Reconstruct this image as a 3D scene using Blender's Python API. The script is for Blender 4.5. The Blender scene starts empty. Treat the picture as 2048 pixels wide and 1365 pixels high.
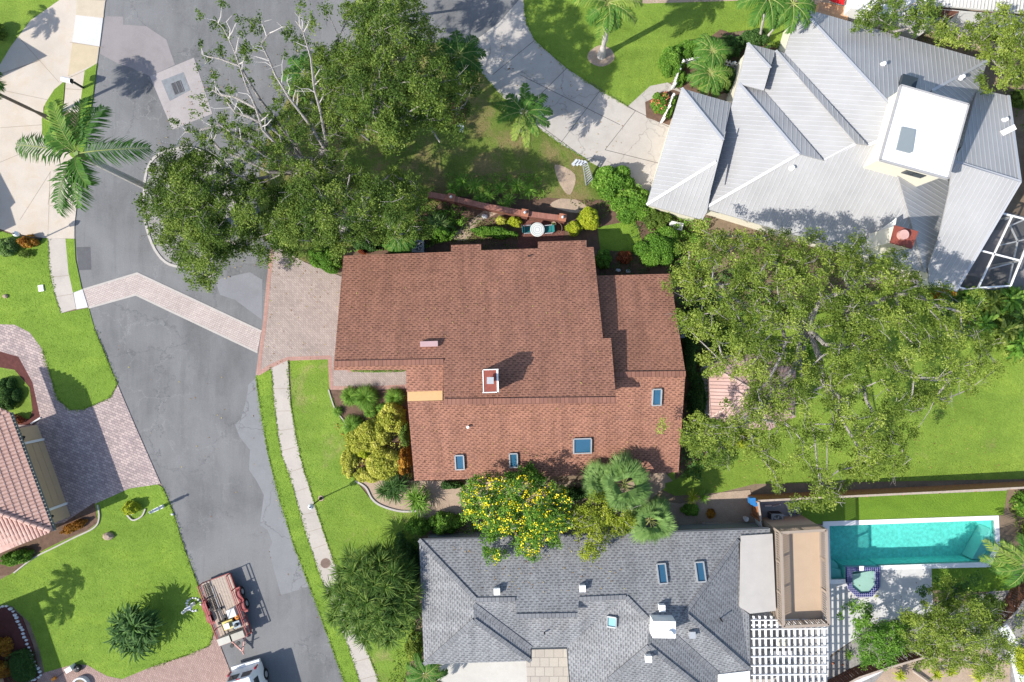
import bpy, math, random
import numpy as np
from mathutils import Vector, Matrix
from mathutils.geometry import tessellate_polygon
R = math.radians
random.seed(7); rng = np.random.default_rng(7)
sc = bpy.context.scene
# ------------------------------------------------------------ camera, sky, sun, exposure
HC = 46.0; S = 30.0          # camera height (m), photo pixels per metre on the ground
cam = bpy.data.cameras.new('camera'); co = bpy.data.objects.new('camera', cam)
sc.collection.objects.link(co); sc.camera = co
co.location = (0, 0, HC); cam.sensor_width = 36; cam.lens = 36 * HC / (2048 / S)
cam.clip_end = 5000; cam.clip_start = 0.5
SUN_EL, SUN_AZ = 42.0, 25.0  # shadows run towards +x, 25 degrees up in plan
w = bpy.data.worlds.new('World'); sc.world = w; w.use_nodes = True
nt = w.node_tree; bg = nt.nodes['Background']
sky = nt.nodes.new('ShaderNodeTexSky'); sky.sky_type = 'NISHITA'; sky.sun_disc = False
sky.sun_elevation = R(SUN_EL); sky.sun_rotation = R(245)
nt.links.new(sky.outputs[0], bg.inputs[0]); bg.inputs[1].default_value = 0.15
sl = bpy.data.lights.new('sun', 'SUN'); sl.energy = 4.1; sl.angle = R(0.5); sl.color = (1, .955, .88)
so = bpy.data.objects.new('sun', sl); sc.collection.objects.link(so)
dv = Vector((math.cos(R(SUN_EL)) * math.cos(R(SUN_AZ)), math.cos(R(SUN_EL)) * math.sin(R(SUN_AZ)), -math.sin(R(SUN_EL))))
so.rotation_euler = dv.to_track_quat('-Z', 'Y').to_euler(); so.location = (-40, -20, 40)
sc.view_settings.view_transform = 'Standard'; sc.view_settings.look = 'None'
sc.view_settings.exposure = 0.66; sc.view_settings.gamma = 1
sc.cycles.max_bounces = 6; sc.cycles.transparent_max_bounces = 12
sc.cycles.diffuse_bounces = 3; sc.cycles.glossy_bounces = 3

def P(px, py, z=0.0):
    k = (HC - z) / HC
    return Vector(((px - 1024) / S * k, -(py - 682.5) / S * k, z))

# ------------------------------------------------------------ object bookkeeping
OFF = {}
def tag(o, label=None, cat=None, group=None, kind=None):
    if label: o['label'] = label
    if cat: o['category'] = cat
    if group: o['group'] = group
    if kind: o['kind'] = kind
    return o
def thing(name, label, cat, loc, group=None):
    o = bpy.data.objects.new(name, None); sc.collection.objects.link(o)
    o.empty_display_size = .2; o.location = loc; OFF[o.name] = Vector(loc)
    return tag(o, label, cat, group)
def link(name, me, parent=None, origin=None):
    o = bpy.data.objects.new(name, me); sc.collection.objects.link(o)
    if parent is not None:
        off = OFF[parent.name]; o.parent = parent; OFF[o.name] = off
        me.transform(Matrix.Translation(-off))
    else:
        OFF[o.name] = Vector((0, 0, 0))
        if origin is not None:
            me.transform(Matrix.Translation(-Vector(origin))); o.location = origin; OFF[o.name] = Vector(origin)
    return o
def copy_thing(o, loc, rz, label, parent=None):
    c = o.copy(); sc.collection.objects.link(c); OFF[c.name] = Vector(loc) if loc is not None else OFF[o.name]
    if parent is None:
        c.location = loc; c.rotation_euler = (0, 0, rz); c['label'] = label
    else: c.parent = parent
    for ch in [x for x in bpy.data.objects if x.parent == o]:
        copy_thing(ch, None, 0, None, c)
    return c

class MB:
    def __init__(s): s.v = []; s.f = []; s.uv = []; s.mi = []; s.cur = 0
    def face(s, pts, uvs=None):
        n = len(s.v); s.v += [tuple(p) for p in pts]; s.f.append(list(range(n, n + len(pts))))
        s.uv.append(uvs if uvs else [(p[0], p[1]) for p in pts]); s.mi.append(s.cur)
    def box(s, c, sz, rz=0, rx=0, ry=0):
        x, y, z = [a / 2 for a in sz]; M = Matrix.Translation(Vector(c)) @ Matrix.Rotation(rz, 4, 'Z') @ Matrix.Rotation(ry, 4, 'Y') @ Matrix.Rotation(rx, 4, 'X')
        q = [M @ Vector((a * x, b * y, d * z)) for d in (-1, 1) for b in (-1, 1) for a in (-1, 1)]
        for f in ((0, 2, 3, 1), (4, 5, 7, 6), (0, 1, 5, 4), (2, 6, 7, 3), (0, 4, 6, 2), (1, 3, 7, 5)):
            p = [q[i] for i in f]; e = (p[1] - p[0]).length; g = (p[2] - p[1]).length
            s.face(p, [(0, 0), (e, 0), (e, g), (0, g)])
    def beam(s, a, b, wd, ht):
        a = Vector(a); b = Vector(b); d = b - a; L = d.length
        if L < 1e-6: return
        q = d.to_track_quat('X', 'Z'); M = Matrix.Translation((a + b) / 2) @ q.to_matrix().to_4x4()
        c = [M @ Vector((i * L / 2, j * wd / 2, k * ht / 2)) for k in (-1, 1) for j in (-1, 1) for i in (-1, 1)]
        for f in ((0, 2, 3, 1), (4, 5, 7, 6), (0, 1, 5, 4), (2, 6, 7, 3), (0, 4, 6, 2), (1, 3, 7, 5)):
            p = [c[i] for i in f]; e = (p[1] - p[0]).length; g = (p[2] - p[1]).length
            s.face(p, [(0, 0), (e, 0), (e, g), (0, g)])
    def tube(s, a, b, r0, r1=None, n=8, caps=True):
        r1 = r0 if r1 is None else r1; a = Vector(a); b = Vector(b); d = b - a
        if d.length < 1e-6: return
        q = d.to_track_quat('Z', 'X').to_matrix()
        A = [a + q @ Vector((r0 * math.cos(2 * math.pi * i / n), r0 * math.sin(2 * math.pi * i / n), 0)) for i in range(n)]
        B = [b + q @ Vector((r1 * math.cos(2 * math.pi * i / n), r1 * math.sin(2 * math.pi * i / n), 0)) for i in range(n)]
        for i in range(n): s.face([A[i], A[(i + 1) % n], B[(i + 1) % n], B[i]])
        if caps: s.face(B); s.face(A[::-1])
    def path(s, pts, rs, n=8):
        for i in range(len(pts) - 1): s.tube(pts[i], pts[i + 1], rs[i], rs[i + 1], n, caps=(i == len(pts) - 2 or i == 0))
    def lathe(s, c, prof, n=16):
        c = Vector(c)
        for (r0, z0), (r1, z1) in zip(prof[:-1], prof[1:]):
            for i in range(n):
                a0, a1 = 2 * math.pi * i / n, 2 * math.pi * (i + 1) / n
                q = [c + Vector((r0 * math.cos(a0), r0 * math.sin(a0), z0)), c + Vector((r0 * math.cos(a1), r0 * math.sin(a1), z0)),
                     c + Vector((r1 * math.cos(a1), r1 * math.sin(a1), z1)), c + Vector((r1 * math.cos(a0), r1 * math.sin(a0), z1))]
                if r0 < 1e-5: q = q[1:]
                elif r1 < 1e-5: q = q[:3]
                s.face(q)
    def poly(s, pts, uvf=None):
        pts = [Vector(p) for p in pts]
        for t in tessellate_polygon([pts]):
            q = [pts[i] for i in t]; nrm = (q[1] - q[0]).cross(q[2] - q[0])
            if nrm.z < 0: q = q[::-1]
            s.face(q, [uvf(p) for p in q] if uvf else None)
    def prism(s, pts, z0, z1=None):
        """pts: 2-D/3-D outline; z1 None -> keeps each point's own z as top"""
        top = [Vector((p[0], p[1], z1 if z1 is not None else p[2])) for p in pts]
        bot = [Vector((p[0], p[1], z0)) for p in pts]
        s.poly(top)
        area = sum(top[i].x * top[(i + 1) % len(top)].y - top[(i + 1) % len(top)].x * top[i].y for i in range(len(top)))
        for i in range(len(top)):
            j = (i + 1) % len(top); q = [bot[i], bot[j], top[j], top[i]]
            if area < 0: q = q[::-1]
            L = (bot[j] - bot[i]).length; h0 = q[2].z - q[1].z
            s.face(q, [(0, 0), (L, 0), (L, q[2].z - z0), (0, q[3].z - z0)] if area >= 0 else [(0, top[i].z - z0), (L, top[j].z - z0), (L, 0), (0, 0)])
    def build(s, name, mats, parent=None, origin=None, smooth=False):
        me = bpy.data.meshes.new(name)
        me.from_pydata(s.v, [], s.f)
        uvl = me.uv_layers.new(name='UVMap'); flat = [c for u in s.uv for p in u for c in p]
        uvl.data.foreach_set('uv', flat)
        if not isinstance(mats, (list, tuple)): mats = [mats]
        for m in mats: me.materials.append(m)
        if len(mats) > 1: me.polygons.foreach_set('material_index', s.mi)
        if smooth: me.polygons.foreach_set('use_smooth', [True] * len(me.polygons))
        me.validate(); me.update()
        return link(name, me, parent, origin)

# ------------------------------------------------------------ materials
MAT = {}
class NB:
    def __init__(s, name):
        s.m = bpy.data.materials.new(name); s.m.use_nodes = True; s.t = s.m.node_tree; s.b = s.t.nodes['Principled BSDF']
        s.tc = s.t.nodes.new('ShaderNodeTexCoord')
    def n(s, ty, **kw):
        x = s.t.nodes.new(ty)
        for k, v in kw.items():
            if k in x.inputs: x.inputs[k].default_value = v
            else: setattr(x, k, v)
        return x
    def l(s, a, b): s.t.links.new(a, b)
    def coord(s, kind='Object', scale=(1, 1, 1), rot=0):
        mp = s.n('ShaderNodeMapping'); mp.inputs['Scale'].default_value = scale; mp.inputs['Rotation'].default_value = (0, 0, rot)
        s.l(s.tc.outputs[kind], mp.inputs[0]); return mp.outputs[0]
    def noise(s, vec, scale, detail=4, rough=.6, dist=0):
        x = s.n('ShaderNodeTexNoise'); x.inputs['Scale'].default_value = scale; x.inputs['Detail'].default_value = detail
        x.inputs['Roughness'].default_value = rough; x.inputs['Distortion'].default_value = dist; s.l(vec, x.inputs['Vector']); return x.outputs['Fac']
    def ramp(s, fac, stops):
        r = s.n('ShaderNodeValToRGB'); e = r.color_ramp.elements
        while len(e) < len(stops): e.new(.5)
        for i, (p, c) in enumerate(stops):
            e[i].position = p; e[i].color = (*c, 1) if len(c) == 3 else c
        s.l(fac, r.inputs[0]); return r.outputs[0]
    def mix(s, fac, a, b, mode='MIX'):
        x = s.n('ShaderNodeMix'); x.data_type = 'RGBA'; x.blend_type = mode
        for sock, v in ((x.inputs['Factor'], fac), (x.inputs['A'], a), (x.inputs['B'], b)):
            if isinstance(v, (int, float)): sock.default_value = v
            elif isinstance(v, (tuple, list)): sock.default_value = (*v, 1) if len(v) == 3 else v
            else: s.l(v, sock)
        return [o for o in x.outputs if o.type == 'RGBA'][0]
    def bump(s, h, strength=.3, dist=.02):
        b = s.n('ShaderNodeBump'); b.inputs['Strength'].default_value = strength; b.inputs['Distance'].default_value = dist
        s.l(h, b.inputs['Height']); s.l(b.outputs[0], s.b.inputs['Normal'])
    def out(s, col, rough=.8, metal=0, spec=.3):
        if isinstance(col, (tuple, list)): s.b.inputs['Base Color'].default_value = (*col, 1)
        else: s.l(col, s.b.inputs['Base Color'])
        s.b.inputs['Roughness'].default_value = rough; s.b.inputs['Metallic'].default_value = metal
        s.b.inputs['Specular IOR Level'].default_value = spec
        return s.m
def sc3(c, f): return tuple(min(1, x * f) for x in c)
def simple(name, c, rough=.6, var=.18, scale=3, metal=0, spec=.3, fine=True, bump=.1):
    b = NB(name); v = b.coord()
    col = b.ramp(b.noise(v, scale, 5), [(.3, sc3(c, 1 - var)), (.7, sc3(c, 1 + var))])
    if fine: col = b.mix(.5, col, b.ramp(b.noise(v, scale * 14, 3), [(.35, sc3(c, 1 - var)), (.65, sc3(c, 1 + var))]))
    if bump: b.bump(b.noise(v, scale * 20, 3), bump, .01)
    return b.out(col, rough, metal, spec)
def grassm(name, dark, mid, light, dry=None, dryamt=.5):
    b = NB(name); v = b.coord()
    big = b.noise(v, .22, 4, .6); med = b.noise(v, 1.6, 5, .7); fine = b.noise(b.coord(scale=(1, 1.7, 1), rot=.6), 11, 5, .8)
    c = b.ramp(med, [(.3, mid), (.7, light)])
    c = b.mix(b.ramp(big, [(.35, (0, 0, 0)), (.7, (.75, .75, .75))]), c, b.ramp(med, [(.3, dark), (.75, mid)]))
    if dry: c = b.mix(b.ramp(b.noise(v, .35, 5, .7, .4), [(dryamt, (0, 0, 0)), (dryamt + .14, (.8, .8, .8))]), c, dry)
    c = b.mix(1, c, b.ramp(b.noise(b.coord(scale=(.5, 1, 1), rot=.5), .45, 5, .65, .8), [(.32, (.74, .76, .7)), (.5, (.95, .95, .95)), (.68, (1.22, 1.14, 1.1))]), 'MULTIPLY')
    c = b.mix(b.ramp(fine, [(.3, (.6, .6, .6)), (.62, (0, 0, 0))]), c, sc3(dark, .7))
    c = b.mix(b.ramp(b.noise(v, 24, 2, .8), [(.52, (0, 0, 0)), (.72, (.5, .5, .5))]), c, sc3(light, 1.5))
    b.bump(b.noise(v, 9, 6, .8), .9, .08)
    return b.out(c, .75, 0, .15)
def concrete(name, c, stain=None, cracks=False, jo=None):
    b = NB(name); v = b.coord()
    col = b.ramp(b.noise(v, .5, 6, .65), [(.3, sc3(c, .86)), (.7, sc3(c, 1.1))])
    col = b.mix(.35, col, b.ramp(b.noise(v, 22, 3), [(.3, sc3(c, .75)), (.7, sc3(c, 1.2))]))
    if stain: col = b.mix(b.ramp(b.noise(v, .8, 6, .7, .5), [(.5, (0, 0, 0)), (.72, (.55, .55, .55))]), col, stain)
    if cracks:
        vv = b.n('ShaderNodeTexVoronoi'); vv.feature = 'DISTANCE_TO_EDGE'; vv.inputs['Scale'].default_value = .22
        dm = b.n('ShaderNodeTexNoise'); dm.inputs['Scale'].default_value = 1.2; dm.inputs['Detail'].default_value = 6; b.l(v, dm.inputs['Vector'])
        ad = b.n('ShaderNodeVectorMath'); ad.operation = 'ADD'; b.l(v, ad.inputs[0]); sc_ = b.n('ShaderNodeVectorMath'); sc_.operation = 'SCALE'
        b.l(dm.outputs['Color'], sc_.inputs[0]); sc_.inputs['Scale'].default_value = 1.1; b.l(sc_.outputs[0], ad.inputs[1]); b.l(ad.outputs[0], vv.inputs['Vector'])
        col = b.mix(b.ramp(vv.outputs['Distance'], [(.0, (.6, .6, .6)), (.006, (0, 0, 0))]), col, sc3(c, .4))
    b.bump(b.noise(v, 30, 4), .25, .01)
    return b.out(col, .85, 0, .2)
def brickm(name, c1, c2, mort, bw, rh, ms=.012, kind='UV', rot=0, off=.5, var=.2, rough=.85, bias=0, bumpd=.01, big=None):
    b = NB(name); v = b.coord(kind, rot=rot)
    t = b.n('ShaderNodeTexBrick'); t.offset = off; b.l(v, t.inputs['Vector'])
    t.inputs['Scale'].default_value = 1; t.inputs['Brick Width'].default_value = bw; t.inputs['Row Height'].default_value = rh
    t.inputs['Mortar Size'].default_value = ms; t.inputs['Mortar Smooth'].default_value = .2; t.inputs['Bias'].default_value = bias
    t.inputs['Color1'].default_value = (*c1, 1); t.inputs['Color2'].default_value = (*c2, 1); t.inputs['Mortar'].default_value = (*mort, 1)
    ob = b.coord()
    col = b.mix(1, t.outputs['Color'], b.ramp(b.noise(ob, .6, 5, .65), [(.3, (1 - var,) * 3), (.7, (1, 1, 1))]), 'MULTIPLY')
    col = b.mix(.6, col, b.mix(1, col, b.ramp(b.noise(ob, 25, 3), [(.3, (.7,) * 3), (.7, (1, 1, 1))]), 'MULTIPLY'))
    if big: col = b.mix(b.ramp(b.noise(ob, 2.2, 5, .7), [(.48, (0, 0, 0)), (.66, (.6, .6, .6))]), col, big)
    inv = b.n('ShaderNodeMath'); inv.operation = 'SUBTRACT'; inv.inputs[0].default_value = 1; b.l(t.outputs['Fac'], inv.inputs[1])
    b.bump(inv.outputs[0], .6, bumpd)
    return b.out(col, rough, 0, .2)
def shinglem(name, light, dark, bw=.30, rh=.145, blotch=None, bl_amt=.5):
    b = NB(name); v = b.coord('UV')
    def br(w_, r_, ms, c1, c2, mo, off, bias, freq=2):
        t = b.n('ShaderNodeTexBrick'); t.offset = off; t.offset_frequency = freq; b.l(v, t.inputs['Vector']); t.inputs['Scale'].default_value = 1
        t.inputs['Brick Width'].default_value = w_; t.inputs['Row Height'].default_value = r_; t.inputs['Mortar Size'].default_value = ms
        t.inputs['Mortar Smooth'].default_value = .1; t.inputs['Bias'].default_value = bias
        t.inputs['Color1'].default_value = (*c1, 1); t.inputs['Color2'].default_value = (*c2, 1); t.inputs['Mortar'].default_value = (*mo, 1); return t
    wht = (1, 1, 1)
    a = br(bw, rh, .008, light, sc3(light, .86), sc3(dark, .75), .5, 0)
    # raised tabs: every second half-unit carries a darker laminate dash in the lower part of its course
    sv = b.n('ShaderNodeSeparateXYZ'); b.l(v, sv.inputs[0])
    def m(op, x, y=None):
        q = b.n('ShaderNodeMath'); q.operation = op
        for i, val in enumerate((x, y)):
            if val is None: continue
            if isinstance(val, (int, float)): q.inputs[i].default_value = val
            else: b.l(val, q.inputs[i])
        return q.outputs[0]
    row = m('FLOOR', m('DIVIDE', sv.outputs[1], rh)); fy = m('FRACT', m('DIVIDE', sv.outputs[1], rh))
    shift = m('MULTIPLY', m('FRACT', m('MULTIPLY', row, .6180)), 1.0)
    ux = m('ADD', m('DIVIDE', sv.outputs[0], bw), shift); cell = m('FLOOR', ux); fx = m('FRACT', ux)
    wn = b.n('ShaderNodeTexWhiteNoise'); wn.noise_dimensions = '2D'; cb = b.n('ShaderNodeCombineXYZ'); b.l(cell, cb.inputs[0]); b.l(row, cb.inputs[1]); b.l(cb.outputs[0], wn.inputs['Vector'])
    wd = m('ADD', m('MULTIPLY', wn.outputs['Value'], .35), .32)
    inx = m('LESS_THAN', fx, wd); iny = m('LESS_THAN', fy, .55)
    dash = m('MULTIPLY', m('MULTIPLY', inx, iny), m('ADD', m('MULTIPLY', wn.outputs['Value'], .35), .62))
    col = b.mix(dash, a.outputs['Color'], dark)
    ob = b.coord()
    col = b.mix(1, col, b.ramp(b.noise(ob, .7, 5, .7), [(.3, (.84,) * 3), (.7, wht)]), 'MULTIPLY')
    col = b.mix(1, col, b.ramp(b.noise(b.coord('UV', scale=(1.6, .16, 1)), 1.0, 5, .7), [(.35, (.80,) * 3), (.55, wht), (.75, (1.12, 1.1, 1.08))]), 'MULTIPLY')
    if blotch: col = b.mix(b.ramp(b.noise(ob, 1.9, 4, .7), [(bl_amt, (0, 0, 0)), (bl_amt + .15, (.4, .4, .4))]), col, blotch)
    col = b.mix(.5, col, b.mix(1, col, b.ramp(b.noise(ob, 40, 2), [(.3, (.72,) * 3), (.7, wht)]), 'MULTIPLY'))
    b.bump(m('ADD', dash, fy), .5, .012)
    return b.out(col, .9, 0, .15)
def leafm(name, c1, c2, c3=None, transl=.28, rough=.6):
    b = NB(name); at = b.n('ShaderNodeAttribute'); at.attribute_name = 'tint'
    st = [(0, c1), (.6, c2)] + ([(1, c3)] if c3 else [])
    col = b.ramp(at.outputs['Fac'], st)
    b.out(col, rough, 0, .16)
    tr = b.n('ShaderNodeBsdfTranslucent'); b.l(b.mix(1, col, (1.0, 1.0, .4), 'MULTIPLY'), tr.inputs[0])
    mx = b.n('ShaderNodeMixShader'); mx.inputs[0].default_value = transl
    b.l(b.b.outputs[0], mx.inputs[1]); b.l(tr.outputs[0], mx.inputs[2])
    b.l(mx.outputs[0], b.t.nodes['Material Output'].inputs[0]); return b.m
def glassm(name, c, rough=.06):
    b = NB(name); return b.out(c, rough, 0, .8)

M = dict(
 soil=simple('soil', (.19, .14, .095), .95, .4, 1.5, bump=.4),
 mulch=simple('mulch', (.13, .08, .055), .95, .45, 4, bump=.6),
 sand=simple('sandy_soil', (.36, .27, .20), .95, .28, 1.2, bump=.4),
 redmulch=simple('red_mulch', (.10, .035, .03), .95, .4, 4, bump=.6),
 lawn=grassm('lawn_grass', (.125, .205, .026), (.18, .28, .034), (.24, .345, .052), (.32, .28, .12), .62),
 lawn_lush=grassm('lush_lawn', (.12, .215, .022), (.175, .285, .03), (.235, .35, .05), (.30, .28, .09), .68),
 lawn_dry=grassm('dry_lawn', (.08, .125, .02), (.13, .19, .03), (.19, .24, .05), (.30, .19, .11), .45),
 lawn_patchy=grassm('patchy_lawn', (.12, .21, .022), (.175, .28, .032), (.235, .34, .055), (.34, .27, .13), .55),
 turf=grassm('artificial_turf', (.12, .22, .02), (.145, .255, .025), (.165, .28, .03)),
 road=None,
 conc=concrete('driveway_concrete', (.42, .385, .345), (.33, .29, .25), True),
 conc_beige=concrete('beige_concrete', (.50, .435, .365), (.46, .36, .25)),
 conc_side=concrete('sidewalk_concrete', (.43, .385, .34), (.31, .28, .25)),
 conc_white=concrete('white_concrete', (.54, .53, .515), (.43, .42, .41)),
 conc_pink=concrete('pinkish_patch_concrete', (.345, .31, .30), (.27, .235, .23)),
 kerb=simple('kerb_concrete', (.42, .385, .35), .9, .12),
 pebble=simple('pebbles', (.26, .245, .23), .95, .45, 5, bump=.8),
 herring=brickm('herringbone_pavers', (.47, .385, .335), (.37, .30, .265), (.27, .21, .185), .22, .11, .008, 'Object', R(45), .5, .18),
 redbrick=brickm('brick_border', (.52, .30, .245), (.45, .25, .2), (.36, .25, .21), .2, .11, .01, 'Object', R(2), 0, .2),
 crosspav=brickm('crossing_pavers', (.60, .51, .46), (.52, .43, .39), (.33, .27, .25), .24, .12, .009, 'Object', R(-25), .5, .2),
 drivepav=brickm('tumbled_driveway_pavers', (.57, .45, .41), (.36, .285, .28), (.22, .18, .17), .26, .16, .012, 'Object', R(22), .4, .2),
 drivepav2=brickm('pink_herringbone_pavers', (.46, .32, .27), (.36, .24, .2), (.26, .18, .16), .22, .11, .012, 'Object', R(60), .5, .15),
 shingle_brown=shinglem('brown_shingle', (.42, .205, .138), (.15, .074, .055), .34, .14, (.22, .12, .095), .55),
 ridge_brown=brickm('brown_ridge_shingle', (.31, .15, .105), (.24, .115, .082), (.12, .06, .045), .24, .9, .014, 'UV', 0, 0, .15),
 shingle_grey=shinglem('grey_shingle', (.32, .323, .326), (.135, .136, .144), .34, .15, (.25, .26, .28), .6),
 ridge_grey=brickm('grey_ridge_shingle', (.24, .243, .25), (.18, .182, .19), (.09, .09, .095), .24, .9, .014, 'UV', 0, 0, .15),
 metal=None, tile=None,
 white=simple('white_paint', (.80, .79, .77), .5, .05), offwhite=simple('offwhite_membrane', (.85, .83, .79), .7, .04, .6),
 cream=simple('cream_stucco', (.72, .67, .54), .8, .06), tan=simple('tan_stucco', (.55, .40, .25), .85, .08),
 greywall=simple('grey_green_stucco', (.25, .28, .26), .85, .08), brownwall=simple('brown_siding', (.20, .10, .07), .85, .1),
 rustred=simple('rusty_red_metal', (.24, .065, .045), .6, .3, 6), redpaint=simple('faded_red_paint', (.30, .07, .065), .5, .2, 5),
 galv=simple('galvanized_metal', (.5, .5, .5), .4, .1, 5, metal=.4), black=simple('black_metal', (.02, .02, .022), .5, .2),
 rubber=simple('tyre_rubber', (.018, .018, .018), .85, .2), grey=simple('grey_painted_metal', (.3, .31, .32), .5, .12),
 teal=simple('teal_fabric', (.02, .17, .17), .7, .12), wood=simple('weathered_wood', (.38, .31, .25), .85, .3, 7), plank=simple('tan_board', (.50, .32, .15), .7, .08, 5),
 cedar=simple('orange_brown_wood', (.34, .15, .07), .8, .3, 5), darkwood=simple('dark_red_wood', (.12, .05, .03), .85, .3, 6),
 taupe=simple('taupe_wood', (.31, .25, .20), .8, .12, 6), deckf=simple('tan_deck_sheet', (.42, .31, .215), .8, .08, 1.5),
 skylight=glassm('skylight_glass', (.03, .10, .17)), skylight_c=glassm('pale_skylight_glass', (.22, .42, .46)), glass=glassm('dark_glass', (.03, .04, .045)),
 bark=simple('grey_bark', (.50, .46, .42), .9, .25, 4, bump=.4), bark_white=simple('bleached_bark', (.66, .63, .58), .9, .2, 4, bump=.4), bark_dark=simple('brown_bark', (.20, .15, .11), .9, .3, 5, bump=.4),
 stone=simple('white_stone', (.62, .62, .62), .8, .2, 6), rock=simple('brown_rock', (.36, .27, .2), .9, .25, 4, bump=.5),
 yellow=simple('yellow_plastic', (.62, .5, .14), .6, .15), orange=simple('orange_plastic', (.7, .25, .03), .5, .1),
 blue=simple('blue_plastic', (.03, .17, .42), .5, .1), red=simple('bright_red_paint', (.6, .015, .015), .4, .1),
 redlens=glassm('red_lens', (.35, .01, .015), .2),
 terracotta=simple('terracotta', (.35, .14, .08), .8, .2),
 o_leaf=leafm('oak_leaf', (.055, .105, .018), (.14, .215, .035), (.32, .39, .08), .32),
 o_leaf2=leafm('pale_oak_leaf', (.10, .155, .022), (.24, .32, .05), (.46, .52, .12), .35),
 lg_leaf=leafm('lime_green_leaf', (.15, .21, .02), (.32, .38, .035), (.55, .57, .07)),
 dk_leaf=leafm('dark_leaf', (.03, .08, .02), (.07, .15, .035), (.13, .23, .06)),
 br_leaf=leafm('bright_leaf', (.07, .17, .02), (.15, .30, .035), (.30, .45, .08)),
 lime_leaf=leafm('lime_leaf', (.22, .30, .02), (.42, .48, .03), (.62, .62, .07)),
 yl_leaf=leafm('yellow_green_leaf', (.22, .27, .03), (.52, .52, .08), (.75, .70, .20)),
 flower_y=leafm('yellow_flower', (.72, .55, .01), (.88, .74, .02), (.95, .85, .08), .15),
 flower_r=leafm('coral_flower', (.5, .08, .04), (.7, .2, .10), (.8, .35, .2), .15),
 red_leaf=leafm('red_leaf', (.10, .02, .01), (.28, .07, .03), (.42, .18, .06)),
 or_leaf=leafm('orange_leaf', (.2, .07, .01), (.42, .20, .03), (.6, .36, .05)),
 palm_leaf=leafm('palm_frond', (.035, .10, .02), (.085, .20, .03), (.28, .36, .07)),
 sabal_leaf=leafm('fan_palm_leaf', (.08, .16, .035), (.19, .31, .085), (.36, .46, .17)),
 strap_leaf=leafm('strap_leaf', (.035, .085, .015), (.095, .18, .03), (.27, .36, .08)),
)
# asphalt
b = NB('asphalt'); v = b.coord()
c0 = (.148, .148, .148)
col = b.ramp(b.noise(v, .16, 5, .6, .3), [(.38, sc3(c0, .66)), (.5, c0), (.62, sc3(c0, 1.32))])
col = b.mix(b.ramp(b.noise(b.coord(scale=(1.6, .25, 1), rot=R(14)), .5, 5, .7), [(.42, (.0,) * 3), (.66, (.55,) * 3)]), col, sc3(c0, 1.5))
col = b.mix(b.ramp(b.noise(b.coord(scale=(2.2, .2, 1), rot=R(16)), .7, 5, .7), [(.55, (.0,) * 3), (.70, (.5,) * 3)]), col, sc3(c0, .7))
def cracks(scale, dist, width, cc, amt, maskscale, masklo, sh=0):
    global col
    vv = b.n('ShaderNodeTexVoronoi'); vv.feature = 'DISTANCE_TO_EDGE'; vv.inputs['Scale'].default_value = scale
    dm = b.n('ShaderNodeTexNoise'); dm.inputs['Scale'].default_value = 1.0; dm.inputs['Detail'].default_value = 7; dm.inputs['Roughness'].default_value = .7; b.l(v, dm.inputs['Vector'])
    s_ = b.n('ShaderNodeVectorMath'); s_.operation = 'SCALE'; s_.inputs['Scale'].default_value = dist; b.l(dm.outputs['Color'], s_.inputs[0])
    a_ = b.n('ShaderNodeVectorMath'); a_.operation = 'ADD'; b.l(v, a_.inputs[0]); b.l(s_.outputs[0], a_.inputs[1])
    o_ = b.n('ShaderNodeVectorMath'); o_.operation = 'ADD'; b.l(a_.outputs[0], o_.inputs[0]); o_.inputs[1].default_value = (sh, sh * .7, 0); b.l(o_.outputs[0], vv.inputs['Vector'])
    ln = b.ramp(vv.outputs['Distance'], [(0, (amt,) * 3), (width, (0, 0, 0))])
    mk = b.ramp(b.noise(v, maskscale, 3), [(masklo, (0, 0, 0)), (masklo + .1, (1, 1, 1))])
    col = b.mix(b.mix(1, ln, mk, 'MULTIPLY'), col, cc)
cracks(.16, 2.2, .007, (.05, .05, .055), .8, .1, .45)
cracks(.45, 1.8, .014, (.36, .35, .34), .55, .10, .48, 9)
cracks(.9, 1.2, .012, (.32, .31, .30), .35, .17, .58, 23)
cracks(.55, 1.4, .008, (.05, .05, .055), .5, .12, .55, 4)
col = b.mix(.4, col, b.ramp(b.noise(v, 16, 5, .8), [(.3, sc3(c0, .6)), (.7, sc3(c0, 1.5))]))
b.bump(b.noise(v, 40, 3), .3, .01); M['road'] = b.out(col, .85, 0, .2)
# painted standing-seam metal
b = NB('galvalume_metal'); v = b.coord()
mc = b.ramp(b.noise(v, .5, 5), [(.3, (.31, .306, .302)), (.7, (.375, .37, .365))])
mc = b.mix(b.ramp(b.noise(v, 1.6, 5, .8, .6), [(.66, (0, 0, 0)), (.76, (.3, .3, .3))]), mc, (.36, .35, .33))
M['metal'] = b.out(mc, .55, .0, .3)
b = NB('pink_clay_tile'); v = b.coord()
tcol = b.ramp(b.noise(v, 3.5, 5, .7), [(.3, (.44, .26, .21)), (.7, (.60, .40, .33))])
tcol = b.mix(b.ramp(b.noise(v, 11, 4, .7), [(.5, (0, 0, 0)), (.7, (.5, .5, .5))]), tcol, (.36, .20, .16))
M['tile'] = b.out(tcol, .8, 0, .2)
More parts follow.
